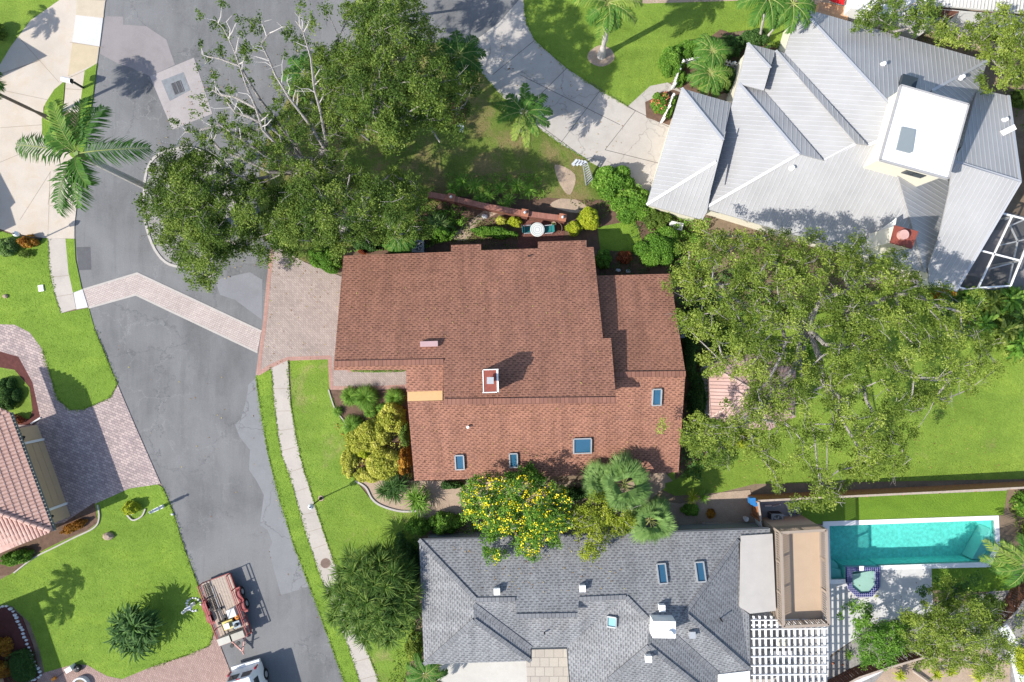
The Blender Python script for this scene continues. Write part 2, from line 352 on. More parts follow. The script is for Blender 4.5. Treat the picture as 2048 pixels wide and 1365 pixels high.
# water
b = NB('pool_water'); v = b.coord()
wt = b.b; wt.inputs['Base Color'].default_value = (.02, .3, .3, 1); wt.inputs['Roughness'].default_value = .08
tr = b.n('ShaderNodeBsdfTransparent'); tr.inputs[0].default_value = (.58, .91, .88, 1)
mx = b.n('ShaderNodeMixShader'); mx.inputs[0].default_value = .90; b.bump(b.noise(v, 6, 3, .5, 1.5), 1.0, .12)
b.l(wt.outputs[0], mx.inputs[1]); b.l(tr.outputs[0], mx.inputs[2]); b.l(mx.outputs[0], b.t.nodes['Material Output'].inputs[0]); M['water'] = b.m
M['poolfloor'] = simple('pool_plaster_caustics', (.32, .70, .65), .8, .42, 4.5, bump=.4)  # plaster colour with strong mottling painted in as caustic ripple light
M['spafloor'] = simple('spa_plaster', (.42, .62, .50), .8, .15, 2.0)
M['bluetile'] = brickm('cobalt_tile', (.008, .012, .11), (.012, .02, .17), (.40, .40, .55), .13, .13, .012, 'Object', 0, 0, .1, .3)
b = NB('screen_mesh'); tr = b.n('ShaderNodeBsdfTransparent'); mx = b.n('ShaderNodeMixShader'); mx.inputs[0].default_value = .55
b.out((.02, .02, .02), .9); b.l(b.b.outputs[0], mx.inputs[1]); b.l(tr.outputs[0], mx.inputs[2]); b.l(mx.outputs[0], b.t.nodes['Material Output'].inputs[0]); M['screen'] = b.m

# ------------------------------------------------------------ geometry helpers
def sheet(name, pts, m, z=.02, base=-.05, kind='structure', smoothn=0, step=None):
    """ground cover outline in photo pixels -> thin slab lying on the ground"""
    q = [P(x, y) for x, y in pts]
    if smoothn: q = [Vector((a[0], a[1], 0)) for a in catmull([(p.x, p.y) for p in q], smoothn)]
    mb = MB(); mb.prism([(p.x, p.y, 0) for p in q], base, z)
    o = mb.build(name, m); return tag(o, kind=kind)
def catmull(p, n=4, closed=True):
    out = []; L = len(p); rngi = range(L) if closed else range(L - 1)
    for i in rngi:
        g = lambda k: np.array(p[k % L] if closed else p[max(0, min(L - 1, k))], float)
        a, b_, c, d = g(i - 1), g(i), g(i + 1), g(i + 2)
        for t in np.arange(n) / n:
            out.append(tuple(.5 * ((2 * b_) + (-a + c) * t + (2 * a - 5 * b_ + 4 * c - d) * t * t + (-a + 3 * b_ - 3 * c + d) * t ** 3)))
    if not closed: out.append(tuple(p[-1]))
    return out
def strip(pts, wd, z0, z1, mb, closed=False):
    q = [Vector((*p[:2], 0)) for p in pts]
    for i in range(len(q) - (0 if closed else 1)):
        a, c = q[i], q[(i + 1) % len(q)]; d = (c - a)
        if d.length < 1e-4: continue
        e = d.normalized() * wd * .15
        mb.beam(a - e + Vector((0, 0, (z0 + z1) / 2)), c + e + Vector((0, 0, (z0 + z1) / 2)), wd, z1 - z0 + .0007 * (i % 3))

class Plane:
    """roof plane: horizontal eave through two photo points at height z, rising by slope towards a third photo point"""
    def __init__(s, a, b_, z, slope, toward):
        A, B, T = P(*a, z), P(*b_, z), P(*toward, z)
        d = (B - A).normalized(); n = Vector((-d.y, d.x, 0))
        if n.dot(T - A) < 0: n = -n
        s.A, s.n, s.z, s.s = A, n, z, slope
    def at(s, px, py):
        z = s.z
        for _ in range(30):
            q = P(px, py, z); z = .5 * z + .5 * (s.z + s.s * s.n.dot(Vector((q.x, q.y, 0)) - Vector((s.A.x, s.A.y, 0))))
        return P(px, py, z)
def roof_uvf(pts):
    a, b_, c = pts[0], pts[1], pts[2]; nrm = Vector((0, 0, 0))
    for i in range(len(pts)):
        p, q = pts[i], pts[(i + 1) % len(pts)]
        nrm += Vector(((p.y - q.y) * (p.z + q.z), (p.z - q.z) * (p.x + q.x), (p.x - q.x) * (p.y + q.y)))
    if nrm.z < 0: nrm = -nrm
    nrm.normalize()
    u = Vector((0, 0, 1)).cross(nrm)
    if u.length < .01: u = Vector((1, 0, 0))
    u.normalize(); v_ = nrm.cross(u).normalized()
    return (lambda p: (p.dot(u), p.dot(v_))), u, v_, nrm
def roof_face(mb, pts, thick=.12):
    uvf, u, v_, nrm = roof_uvf(pts)
    mb.poly(pts, uvf)
    low = [p - Vector((0, 0, thick)) for p in pts]
    for i in range(len(pts)):
        j = (i + 1) % len(pts); mb.face([pts[i], low[i], low[j], pts[j]], [(0, 0), (0, .1), (1, .1), (1, 0)])
    return uvf, u, v_, nrm
def clip_line(pts2, c):
    """segments of polygon (list of (u,v)) at u=c"""
    vs = []
    for i in range(len(pts2)):
        (u0, v0), (u1, v1) = pts2[i], pts2[(i + 1) % len(pts2)]
        if (u0 - c) * (u1 - c) < 0: vs.append(v0 + (v1 - v0) * (c - u0) / (u1 - u0))
    vs.sort(); return list(zip(vs[::2], vs[1::2]))
def seams(mb, pts, spacing, wd, ht, phase=0.0):
    uvf, u, v_, nrm = roof_uvf(pts); q = [uvf(p) for p in pts]; w0 = pts[0].dot(nrm)
    lo, hi = min(a[0] for a in q), max(a[0] for a in q); c = math.ceil(lo / spacing) * spacing + phase
    while c < hi:
        for a, e in clip_line(q, c):
            if e - a > .08: mb.beam(u * c + v_ * (a + .02) + nrm * (w0 + ht / 2), u * c + v_ * (e - .02) + nrm * (w0 + ht / 2), wd, ht)
        c += spacing
def capline(mb, a, b_, wd=.28, ht=.05):
    mb.beam(a + Vector((0, 0, ht * .4)), b_ + Vector((0, 0, ht * .4)), wd, ht)
# ============================================================ SETTING
hx0, hx1, hy0, hy1 = 1655, 1993, 1034, 1165      # hole in the ground for the pool (photo px)
mb = MB()
for x0, x1, y0, y1 in ((-9000, hx0, -9000, 9000), (hx1, 9000, -9000, 9000), (hx0, hx1, -9000, hy0), (hx0, hx1, hy1, 9000)):
    mb.face([P(x0, y1), P(x1, y1), P(x1, y0), P(x0, y0)])
tag(mb.build('ground', M['soil']), kind='structure')
mb = MB(); mb.lathe((0, 0, -3), [(3000, 0), (2999, 250), (2400, 1200), (0, 2100)], 24)
road = [(218, -900), (215, -60), (212, 0), (204, 60), (195, 130), (186, 200), (172, 290), (158, 380), (150, 450), (151, 500), (160, 570), (178, 617), (190, 660), (213, 715), (236, 770), (270, 850), (322, 968),
        (345, 1020), (370, 1100), (400, 1180), (428, 1260), (456, 1330), (500, 1450), (620, 1900), (900, 1900), (735, 1500), (689, 1365), (655, 1270), (622, 1180), (590, 1097), (559, 1000), (537, 910), (522, 830), (512, 752), (520, 690),
        (527, 640), (533, 570), (541, 495), (525, 450), (515, 400), (520, 340), (540, 260), (584, 185), (650, 130), (740, 95), (850, 86), (945, 86), (1000, 45), (1043, -5), (1100, -80), (1000, -900)]
sheet('road', road, M['road'], .012)
sheet('lawn', [(541, 495), (525, 450), (515, 400), (520, 340), (540, 260), (584, 185), (650, 130), (740, 95), (850, 86), (945, 86), (965, 150), (1060, 245), (1180, 325), (1290, 383), (1230, 400), (1160, 400), (1080, 395), (1000, 385), (900, 395),
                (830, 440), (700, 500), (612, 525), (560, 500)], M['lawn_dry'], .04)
sheet('lawn', [(1045, -400), (1047, 0), (1052, 45), (1070, 82), (1130, 135), (1200, 182), (1255, 214), (1300, 173), (1345, 165), (1370, 110), (1430, 70), (1500, 60), (1560, 110), (1620, 20), (1700, -20), (1700, -400)], M['lawn'], .04)
sheet('lawn', [(1345, 640), (1900, 560), (2700, 560), (2700, 946), (1510, 968), (1440, 985), (1350, 992), (1300, 968), (1370, 930)], M['lawn'], .04)
sheet('lawn', [(1195, 455), (1270, 440), (1290, 500), (1262, 505), (1200, 500)], M['lawn_lush'], .04)
sheet('lawn', [(580, 719), (658, 717), (659, 780), (675, 822), (697, 870), (693, 925), (712, 962), (745, 1003), (785, 1022), (830, 1022), (850, 1045), (830, 1120), (830, 1290), (790, 1420), (700, 1420), (745, 1330), (670, 1125), (652, 1077), (625, 993), (600, 910), (585, 830)], M['lawn_patchy'], .045)
sheet('lawn', [(512, 752), (543, 739), (548, 800), (563.7, 910), (580, 953), (612, 1067), (645, 1163), (697, 1293), (760, 1460), (720, 1460), (689, 1365), (655, 1270), (622, 1180), (590, 1097), (559, 1000), (537, 910), (522, 830)], M['lawn_lush'], .045)
sheet('lawn', [(-300, 455), (0, 462), (40, 474), (97, 477), (100, 538), (110, 588), (123, 627), (178, 616), (190, 660), (213, 715), (235, 768), (222, 795), (205, 803), (165, 820), (140, 820), (115, 797), (100, 745), (85, 698), (60, 665), (30, 650), (-300, 640)], M['lawn_lush'], .045)
sheet('lawn', [(190, 1008), (260, 977), (290, 967), (312, 967), (327, 976), (345, 1020), (370, 1100), (400, 1180), (428, 1262), (420, 1290), (380, 1308), (300, 1335), (245, 1358), (215, 1352), (175, 1330), (150, 1328), (90, 1345), (80, 1300), (60, 1245), (25, 1212), (-300, 1230),
                (-300, 1185), (0, 1160), (40, 1137), (80, 1103), (130, 1080), (175, 1062), (197, 1045)], M['lawn_lush'], .045)
sheet('lawn', [(-300, -300), (150, -300), (130, -6), (62, 42), (22, 95), (0, 132), (-300, 180)], M['lawn'], .04)
sheet('lawn', [(131, 163), (110, 180), (92, 208), (85, 240), (86, 268), (96, 290), (117, 292), (124, 240), (128, 200)], M['lawn_lush'], .075)
sheet('lawn', [(195, 128), (171, 142), (163, 200), (153, 260), (140, 310), (160, 330), (172, 290), (186, 200)], M['lawn_lush'], .075)
sheet('lawn', [(132, 478), (150, 478), (152, 520), (165, 580), (147, 586), (138, 545)], M['lawn_lush'], .06)
sheet('lawn', [(0, 735), (30, 740), (60, 775), (66, 820), (60, 838), (-40, 838), (-40, 735)], M['lawn'], .05)
sheet('artificial_turf', [(1600, 1000), (1700, 994), (2014, 979), (2006, 1030), (1655, 1046), (1600, 1052)], M['turf'], .04)
sheet('artificial_turf', [(1862, 1136), (1985, 1132), (2012, 1100), (2035, 1180), (1960, 1184), (1864, 1180)], M['turf'], .04)
# driveways, pavements
sheet('concrete_driveway', [(1043, -5), (1000, 45), (945, 86), (965, 150), (1010, 200), (1060, 245), (1120, 288), (1180, 325), (1290, 383), (1330, 400), (1345, 320), (1390, 260), (1400, 225), (1375, 190), (1335, 166), (1300, 173), (1255, 214), (1200, 182), (1130, 135), (1070, 82), (1052, 45), (1047, 0), (1100, -200)], M['conc'], .055)
mb = MB()
for a, c in (((1068, 82), (985, 150)), ((1133, 137), (1075, 195)), ((1200, 182), (1120, 288)), ((1271, 222), (1210, 300)), ((1271, 222), (1180, 165)), ((1010, 200), (1180, 325)), ((1255, 214), (1345, 258)), ((1210, 300), (1330, 330)), ((1040, 150), (1240, 250))):
    mb.beam(P(*a, .0562), P(*c, .0562), .035, .004)
tag(mb.build('driveway_joints', simple('joint_dark', (.12, .11, .10), .9)), kind='structure')
sheet('concrete_driveway', [(150, -300), (130, -6), (62, 42), (22, 95), (0, 132), (-300, 180), (-300, 440), (0, 458), (40, 472), (97, 477), (150, 478), (150, 450), (158, 380), (168, 310), (95, 292), (85, 262), (88, 215), (110, 180), (133, 160), (145, 90), (155, -20), (158, -300)], M['conc_beige'], .05)
mb = MB(); L = []
for a, c in (((35, 72), (118, 165)), ((0, 148), (82, 120)), ((0, 180), (95, 200)), ((0, 256), (84, 250)), ((110, 330), (40, 440)), ((0, 325), (60, 300)), ((78, 122), (0, 150)), ((100, 345), (96, 476)), ((108, 330), (96, 410))):
    mb.beam(P(*a, .0512), P(*c, .0512), .03, .004)
tag(mb.build('driveway_joints', MAT.setdefault('jt', simple('joint_tan', (.30, .25, .2), .9))), kind='structure')
sheet('sidewalk', [(155, -200), (213, -200), (212, 0), (204, 60), (195, 128), (172, 142), (163, 200), (158, 225), (126, 225), (130, 200), (133, 160), (145, 90)], M['conc_beige'], .06)
sheet('sidewalk', [(104, 330), (150, 330), (158, 380), (150, 450), (149, 478), (97, 477)], M['conc_beige'], .06)
sheet('sidewalk', [(146, 86), (199, 95), (194, 128), (137, 153)], simple('tan_stained_concrete', (.47, .385, .26), .85, .12, 2), .0635)
sheet('sidewalk', [(157, -40), (211, -40), (208, 36), (153, 31)], simple('tan_stained_concrete2', (.47, .40, .30), .85, .12, 2), .0635)
sheet('sidewalk', [(153, 32), (207, 38), (200, 94), (146, 85)], M['conc_white'], .064)
sheet('sidewalk', [(97, 477), (132, 478), (138, 545), (147, 586), (153, 618), (123, 627), (110, 588), (100, 538)], M['conc_side'], .06)
sheet('sidewalk', [(148, 586), (166, 579), (177, 615), (154, 619)], M['conc_white'], .062)
mb = MB()
for a, c in (((145, 153), (135, 152)), ((140, 85), (205, 95)), ((134, 158), (195, 130)), ((131, 178), (165, 180)), ((100, 412), (148, 412)), ((101, 555), (139, 551)), ((112, 594), (147, 588)), ((153, -3), (212, 2))):
    mb.beam(P(*a, .0655), P(*c, .0655), .03, .004)
tag(mb.build('sidewalk_joints', MAT['jt']), kind='structure')
swL = [(543, 736), (548, 800), (555, 860), (563.7, 910), (580, 953), (596, 1010), (612, 1067), (628, 1115), (645, 1163), (672, 1230), (697, 1293), (720, 1365), (745, 1430)]
swR = [(577, 721), (578, 760), (582, 810), (590, 860), (600, 910), (611, 950), (625, 993), (638, 1035), (652, 1077), (670, 1130), (690, 1180), (705, 1225), (739, 1313), (759, 1365), (785, 1430)]
sheet('sidewalk', swL + swR[::-1], M['conc_side'], .06)
mb = MB()
for a, c in (((545, 778), (580, 777)), ((550, 823), (584, 822)), ((557, 862), (590, 857)), ((563, 902), (598, 893)), ((577, 945), (609, 935)), ((588, 985), (622, 973)), ((604, 1030), (633, 1024)), ((614, 1065), (645, 1056)), ((626, 1098), (657, 1087)), ((640, 1135), (668, 1122)), ((708, 1325), (742, 1315)), ((720, 1360), (757, 1350))):
    mb.beam(P(*a, .0615), P(*c, .0615), .03, .004)
tag(mb.build('sidewalk_joints', MAT['jt']), kind='structure')
sheet('paver_driveway', [(541, 496), (560, 498), (612, 526), (700, 560), (720, 740), (820, 738), (818, 776), (660, 780), (658, 718), (577, 721), (556, 724), (512, 752), (520, 690), (527, 640), (533, 570)], M['herring'], .055)
mb = MB(); sx = lambda pts: [P(x, y) for x, y in pts]
strip(sx([(545, 498), (537, 570), (531, 640), (524, 690), (517, 748), (542, 733), (557, 726), (577, 718), (660, 715), (663, 776), (740, 777), (818, 773)]), .26, .03, .0595, mb)
strip(sx([(696, 742), (820, 740)]), .2, .03, .0605, mb)
tag(mb.build('brick_border', M['redbrick']), kind='structure')
cr_u = [(166, 580), (275, 547), (523, 663)]; cr_l = [(178, 616), (272, 590), (515, 705)]
sheet('paver_crossing', cr_u + cr_l[::-1], M['crosspav'], .030)
mb = MB(); strip(sx(cr_u), .12, .0, .0345, mb); strip(sx(cr_l), .12, .0, .0350, mb)
tag(mb.build('crossing_kerb', M['kerb']), kind='structure')
sheet('paver_driveway', [(-300, 640), (-300, 705), (0, 703), (38, 714), (66, 765), (82, 838), (70, 850), (-300, 850), (-300, 1100), (140, 1044), (190, 1008), (260, 977), (322, 968), (270, 850), (236, 770), (222, 795), (205, 803), (165, 820), (140, 820), (115, 797), (100, 745), (85, 698), (60, 665), (30, 650)], M['drivepav'], .05)
sheet('paver_driveway', [(430, 1264), (456, 1330), (500, 1450), (-200, 1500), (85, 1348), (90, 1345), (150, 1328), (175, 1330), (215, 1352), (245, 1358), (300, 1335), (380, 1308), (420, 1290)], M['drivepav2'], .05)
sheet('mulch_bed', [(-300, 700), (0, 703), (38, 714), (66, 765), (82, 838), (66, 850), (-300, 852)], M['redmulch'], .045)
sheet('mulch_bed', [(107, 1060), (190, 1005), (196, 1044), (170, 1062), (120, 1083), (70, 1110), (20, 1150), (-300, 1180), (-300, 1080)], M['mulch'], .052)
sheet('mulch_bed', [(-300, 1222), (20, 1215), (45, 1235), (66, 1290), (80, 1345), (60, 1420), (-300, 1420)], M['redmulch'], .055)
sheet('mulch_bed', [(658, 780), (818, 776), (830, 960), (840, 1020), (785, 1020), (745, 1000), (712, 960), (693, 925), (699, 870), (676, 820)], M['mulch'], .05)
sheet('sand_bed', [(720, 958), (760, 960), (1000, 965), (1330, 960), (1330, 975), (1200, 1080), (870, 1080), (830, 1021), (785, 1021), (745, 1000)], M['sand'], .056)
sheet('sand_bed', [(1310, 1000), (1360, 1008), (1440, 985), (1500, 980), (1510, 1045), (1480, 1062), (1200, 1070), (1220, 1010)], M['sand'], .05)
sheet('sand_bed', [(1270, 950), (1330, 945), (1345, 962), (1310, 972), (1272, 972)], M['sand'], .058)
sheet('garden_bed', [(760, 470), (870, 398), (1000, 385), (1080, 395), (1160, 400), (1300, 405), (1400, 460), (1420, 560), (1200, 560), (1195, 500), (690, 520)], M['mulch'], .03)
sheet('garden_path', [(905, 475), (950, 435), (985, 415), (1010, 420), (960, 445), (935, 480)], M['sand'], .036, smoothn=4)
sheet('garden_path', [(1100, 410), (1135, 395), (1170, 410), (1180, 425), (1140, 425)], M['sand'], .038, smoothn=4)
sheet('brick_patio', [(1036, 470), (1050, 440), (1130, 445), (1125, 510), (1034, 508)], brickm('patio_brick', (.26, .11, .085), (.2, .085, .07), (.12, .06, .05), .2, .1, .01, 'Object', R(5)), .045)
sheet('mulch_bed', [(1345, 600), (1420, 620), (1420, 900), (1350, 960), (1340, 700)], M['mulch'], .048)
for q in ([(905, 200), (935, 205), (925, 250), (900, 240)], [(1176, 108), (1198, 92), (1222, 100), (1228, 120), (1205, 134), (1180, 126)], [(1110, 330), (1150, 350), (1140, 390), (1120, 370)]):
    sheet('mulch_bed', q, M['sand' if q[0][0] != 905 else 'redmulch'], .052, smoothn=4)
sheet('mulch_bed', [(1100, -60), (1900, -60), (1990, 20), (1990, 110), (1640, 12), (1560, 0), (1290, 8), (1250, 2)], M['sand'], .047)
sheet('traffic_island', [(361, 297), (316, 312), (295, 345), (290, 400), (296, 460), (318, 510), (352, 533), (410, 525), (455, 480), (470, 400), (440, 330), (400, 302)], M['pebble'], .09, smoothn=4)
mb = MB(); isl = catmull([(p.x, p.y) for p in sx([(361, 297), (316, 312), (295, 345), (290, 400), (296, 460), (318, 510), (352, 533), (410, 525), (455, 480), (470, 400), (440, 330), (400, 302)])], 4)
strip(isl, .16, 0, .14, mb, closed=True); tag(mb.build('island_kerb', M['kerb']), kind='structure')
sheet('road_patch', [(513, 755), (497, 770), (493, 800), (482, 838), (470, 850), (480, 875), (500, 900), (498, 940), (512, 960), (528, 990), (520, 1050), (535, 1060), (545, 1085), (538, 1100), (548, 1140), (562, 1190), (590, 1183), (620, 1172), (590, 1097), (559, 1000), (537, 910), (522, 830)], concrete('light_asphalt', (.215, .215, .22), (.17, .17, .175), True), .016)
sheet('road_patch', [(153, 495), (181, 494), (183, 540), (158, 541)], simple('dark_asphalt', (.10, .10, .105), .9), .0165)
sheet('road_patch', [(430, 560), (500, 545), (525, 560), (524, 640), (470, 600), (440, 590)], concrete('light_asphalt2', (.21, .21, .22), (.17, .17, .175), True), .0163)
sheet('drain_apron', [(300, 153), (388, 116), (425, 228), (345, 260)], M['conc_pink'], .02)
sheet('road_patch', [(211, 33), (247, 34), (247, 50), (293, 53), (333, 80), (350, 130), (300, 153), (262, 136), (235, 127), (200, 108)], concrete('patch_old', (.255, .232, .228), (.20, .18, .175)), .017)
sheet('garden_bed', [(1290, 205), (1345, 180), (1400, 200), (1340, 252), (1292, 236)], M['mulch'], .06)
sheet('garden_bed', [(1345, 165), (1360, 120), (1440, 60), (1560, 100), (1560, 200), (1400, 200), (1372, 185)], M['mulch'], .062)
sheet('paver_patio', [(1400, 205), (1455, 185), (1470, 260), (1400, 250)], M['sand'], .066)
sheet('concrete_driveway', [(880, 1325), (1065, 1320), (1065, 1500), (860, 1500)], M['conc_white'] if 0 else concrete('pale_concrete', (.50, .475, .43), (.42, .38, .34)), .05)
sheet('courtyard', [(1050, 1270), (1150, 1270), (1150, 1500), (1060, 1500)], brickm('courtyard_slab', (.50, .45, .39), (.44, .39, .34), (.3, .27, .24), .62, .62, .02, 'Object', 0, .5, .1), .055)
# pool deck round the hole
sheet('pool_deck', [(1500, 1060), (1655, 1050), (1655, 1165), (1700, 1165), (1700, 1150), (1750, 1140), (1862, 1137), (1866, 1225), (1790, 1238), (1735, 1245), (1712, 1275), (1660, 1310), (1640, 1500), (1480, 1500)], M['conc_white'], .05)
sheet('pool_deck', [(1757, 1138), (1862, 1134), (1862, 1166), (1757, 1166)], M['conc_white'], .052, -.3)
sheet('pebble_bed', [(1700, 1285), (1735, 1245), (1790, 1238), (1866, 1225), (1990, 1180), (2048, 1100), (2200, 1050), (2200, 1500), (1640, 1500), (1655, 1320)], M['pebble'], .03)
sheet('pebble_bed', [(1985, 1230), (2012, 1245), (2060, 1340), (2060, 1420), (2040, 1400), (2015, 1300)], simple('white_pebble', (.66, .66, .66), .9, .35, 9, bump=.8), .05, smoothn=3)
sheet('garden_bed', [(1770, 1340), (1850, 1300), (1960, 1290), (2020, 1330), (2020, 1420), (1700, 1420)], M['sand'], .045)
sheet('ac_pad', [(1508, 1002), (1598, 996), (1602, 1052), (1512, 1058)], M['grey'], .05)
# ---- pool (a sunk basin)
Wp = [(1658, 1052), (1987, 1040), (1990, 1090), (1971, 1124), (1757, 1131), (1757, 1133), (1690, 1134), (1690, 1158), (1661, 1159)]
Op = [(1645, 1043), (1996, 1031), (1999, 1092), (1979, 1134), (1757, 1139), (1757, 1133), (1690, 1134), (1690, 1167), (1650, 1168)]
root = thing('swimming_pool', 'long turquoise swimming pool with white coping and one clipped corner', 'swimming pool', P(1820, 1090))
mb = MB()
for i in range(len(Wp)):
    j = (i + 1) % len(Wp)
    if i in (4, 5, 6): continue
    a, c, d, e = P(*Op[i]), P(*Op[j]), P(*Wp[j]), P(*Wp[i])
    mb.poly([Vector((p.x, p.y, .075)) for p in (a, c, d, e)])
    for p, q in ((a, c), (e, d)): mb.face([Vector((p.x, p.y, -.25)), Vector((q.x, q.y, -.25)), Vector((q.x, q.y, .075)), Vector((p.x, p.y, .075))])
mb.build('coping', M['white'], root)
mb = MB()
zz = lambda p: -1.15 - .5 * (1 if p[0] < 1800 else 0)
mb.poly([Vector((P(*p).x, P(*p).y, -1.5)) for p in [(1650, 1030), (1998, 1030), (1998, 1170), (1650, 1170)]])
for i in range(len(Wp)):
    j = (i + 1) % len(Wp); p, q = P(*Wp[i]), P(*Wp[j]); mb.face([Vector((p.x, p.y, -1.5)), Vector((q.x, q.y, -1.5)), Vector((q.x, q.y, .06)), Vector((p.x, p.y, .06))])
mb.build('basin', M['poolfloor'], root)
mb = MB()
for (q, z) in (([(1664, 1158), (1689, 1158), (1686, 1143), (1664, 1140)], -.35), ([(1664, 1141), (1686, 1143), (1682, 1132), (1664, 1126)], -.6)):
    mb = MB(); mb.prism([(P(*p).x, P(*p).y) for p in q], -1.45, z); mb.build('step', MAT.setdefault('stp', simple('step_plaster', (.42, .60, .58), .8, .1)), root)
mb = MB(); mb.prism([(P(*p).x, P(*p).y) for p in [(1987, 1060), (1989, 1090), (1970, 1123), (1951, 1122)]], -1.45, -.35); mb.build('bench', MAT['stp'], root)
mb = MB(); mb.poly([Vector((P(*p).x, P(*p).y, -.07)) for p in Wp]); mb.build('water', M['water'], root)
root = thing('spa', 'octagonal spa with cobalt blue tile rim at the pool edge', 'spa', P(1724, 1164))
oc = [(1690, 1133), (1757, 1133), (1757, 1172), (1741, 1192), (1712, 1193), (1693, 1176)]
ic = [(1702, 1141), (1747, 1140), (1748, 1169), (1736, 1184), (1717, 1185), (1701, 1171)]
mb = MB()
for i in range(6):
    j = (i + 1) % 6; a, c, d, e = P(*oc[i]), P(*oc[j]), P(*ic[j]), P(*ic[i]); zt = .22 if i else .221
    mb.poly([Vector((p.x, p.y, zt)) for p in (a, c, d, e)])
    for p, q in ((a, c), (e, d)): mb.face([Vector((p.x, p.y, -.25)), Vector((q.x, q.y, -.25)), Vector((q.x, q.y, zt)), Vector((p.x, p.y, zt))])
mb.build('tile_rim', M['bluetile'], root)
mb = MB(); mb.poly([Vector((P(*p).x, P(*p).y, -.35)) for p in ic])
mb.build('seat', M['spafloor'], root)
mb = MB(); q = [(1708, 1142), (1728, 1142), (1733, 1157), (1727, 1167), (1716, 1168), (1707, 1160)]; mb.prism([(P(*p).x, P(*p).y) for p in q], -.34, -.335); mb.build('footwell', simple('footwell', (.22, .5, .4), .7), root)
mb = MB(); mb.poly([Vector((P(*p).x, P(*p).y, .12)) for p in ic]); 
ws = M['water'].copy(); ws.name = 'spa_water'; [n for n in ws.node_tree.nodes if n.type == 'BSDF_TRANSPARENT'][0].inputs[0].default_value = (.78, .97, .9, 1); mb.build('water', ws, root)
mb = MB(); a = P(1723, 1137, .225); mb.box(a + Vector((0, 0, .01)), (.3, .3, .02)); mb.build('spillway', M['white'], root)

# ============================================================ HOUSES
def walls(mb, pts, z0, top, inset=.0):
    for i in range(len(pts)):
        a, c = pts[i], pts[(i + 1) % len(pts)]
        za, zc = (top, top) if not callable(top) else (top(a), top(c)); L = math.hypot(c[0] - a[0], c[1] - a[1])
        mb.face([(a[0], a[1], z0), (c[0], c[1], z0), (c[0], c[1], zc), (a[0], a[1], za)], [(0, 0), (L, 0), (L, zc), (0, za)])
def skylight(parent, c, wd, ln, z, nrm, rz, pane='skylight', name='skylight', lab=None):
    """framed skylight lying in the roof plane at photo point c and roof height z"""
    o = P(*c, z); up = nrm.normalized(); x = Vector((math.cos(rz), math.sin(rz), 0)); x = (x - up * x.dot(up)).normalized(); y = up.cross(x)
    mb = MB(); h = .16; t = .075
    def bar(a, d): mb.beam(a + up * (h / 2), d + up * (h / 2), t, h + .02)
    A, B, C, D = o - x * wd / 2 - y * ln / 2, o + x * wd / 2 - y * ln / 2, o + x * wd / 2 + y * ln / 2, o - x * wd / 2 + y * ln / 2
    bar(A, B); bar(C, D); bar(B, C); bar(D, A)
    f = mb.build(name, MAT.setdefault('skf', simple('skylight_frame', (.35, .36, .36), .5, .1, metal=.2)), parent)
    if lab: f['label'] = lab
    mb = MB(); u2 = up * (h * .6); mb.face([A + u2, B + u2, C + u2, D + u2]); mb.build('pane', M[pane], f)
    return f
def wallfrom(px_pts, z): return [(P(x, y, z).x, P(x, y, z).y) for x, y in px_pts]

# ---- brown shingle house
bh = thing('house', 'large brown shingle roofed house in the middle with four skylights and a chimney', 'house', P(1010, 720))
main = Plane((690, 512), (1187, 496), 2.75, .40, (1000, 700))
V = main.at
zr = lambda px, py: V(px, py)
nmain = [V(687, 512), V(902, 504), V(902, 490.5), V(962, 488.5), V(962, 501), V(1076, 497), V(1076, 484), V(1173, 481), V(1173, 495), V(1187, 494.5)]
a1, a2 = V(1206, 677), V(1222, 676.5); rR = V(1232, 798); rM = V(887, 802); rm2 = V(887, 722); rL = V(668, 726)
nface = nmain + [a1, a2, rR, rM, rm2, rL]
south = Plane((829, 962), (1357, 945), 2.75, .36, (1000, 700)); U = south.at
wing = Plane((1195, 552), (1340, 548), 2.4, .46, (1260, 700)); Wv = wing.at
sR = U(1371, 746)
sface = [U(829, 962), U(1357, 945), sR, U(1215, 752), U(1215, 796), U(815, 803)]
wface = [Wv(1188, 552), Wv(1340, 548), sR, Wv(1195, 750)]
mb = MB(); caps = MB()
roof_face(mb, nface, .16); roof_face(mb, sface, .16); roof_face(mb, wface, .16)
# short south slope of the garage wing and the entry roof
g0, g1 = rL, rm2; sl_ = [g0, V(815, 722), P(815, 740, g0.z - .42), P(667, 741, g0.z - .42)]
roof_face(mb, sl_, .14)
e0 = V(812, 721); e1 = V(887, 720); ent = [e0 + Vector((0, 0, .01)), e1 + Vector((0, 0, .01)), P(886, 782, e1.z - .45), P(813, 784, e0.z - .45)]
roof_face(mb, ent, .14)
rf = mb.build('roof', M['shingle_brown'], bh)
cb = caps
for a, c in ((rL, V(887, 722)), (rM, rR), (Wv(1222, 748), sR)): cb.beam(a + Vector((0, -.06, .03)), c + Vector((0, -.06, .03)), .34, .05)
cb.build('ridge_cap', M['ridge_brown'], rf)
mb = MB(); q0, q1 = P(815, 783, e0.z - .5), P(885, 781, e0.z - .5); 
mb.face([P(815, 803, e0.z - .62), P(885, 801, e0.z - .62), P(885, 781.5, e0.z - .55), P(814.5, 783.5, e0.z - .55)]); mb.build('entry_soffit', M['plank'], bh)
mb = MB()
wz = lambda off: None
ft = wallfrom([(700, 522), (1183, 507)], 2.75) + [(V(1200, 677).x - .3, V(1200, 677).y), (rR.x - .25, rR.y + .15), (rM.x, rM.y + .15), (rm2.x, rm2.y + .1), (rL.x + .35, rL.y + .1)]
walls(mb, ft, 0, lambda p: main.z + main.s * main.n.dot(Vector((p[0], p[1], 0)) - Vector((main.A.x, main.A.y, 0))) - .17)
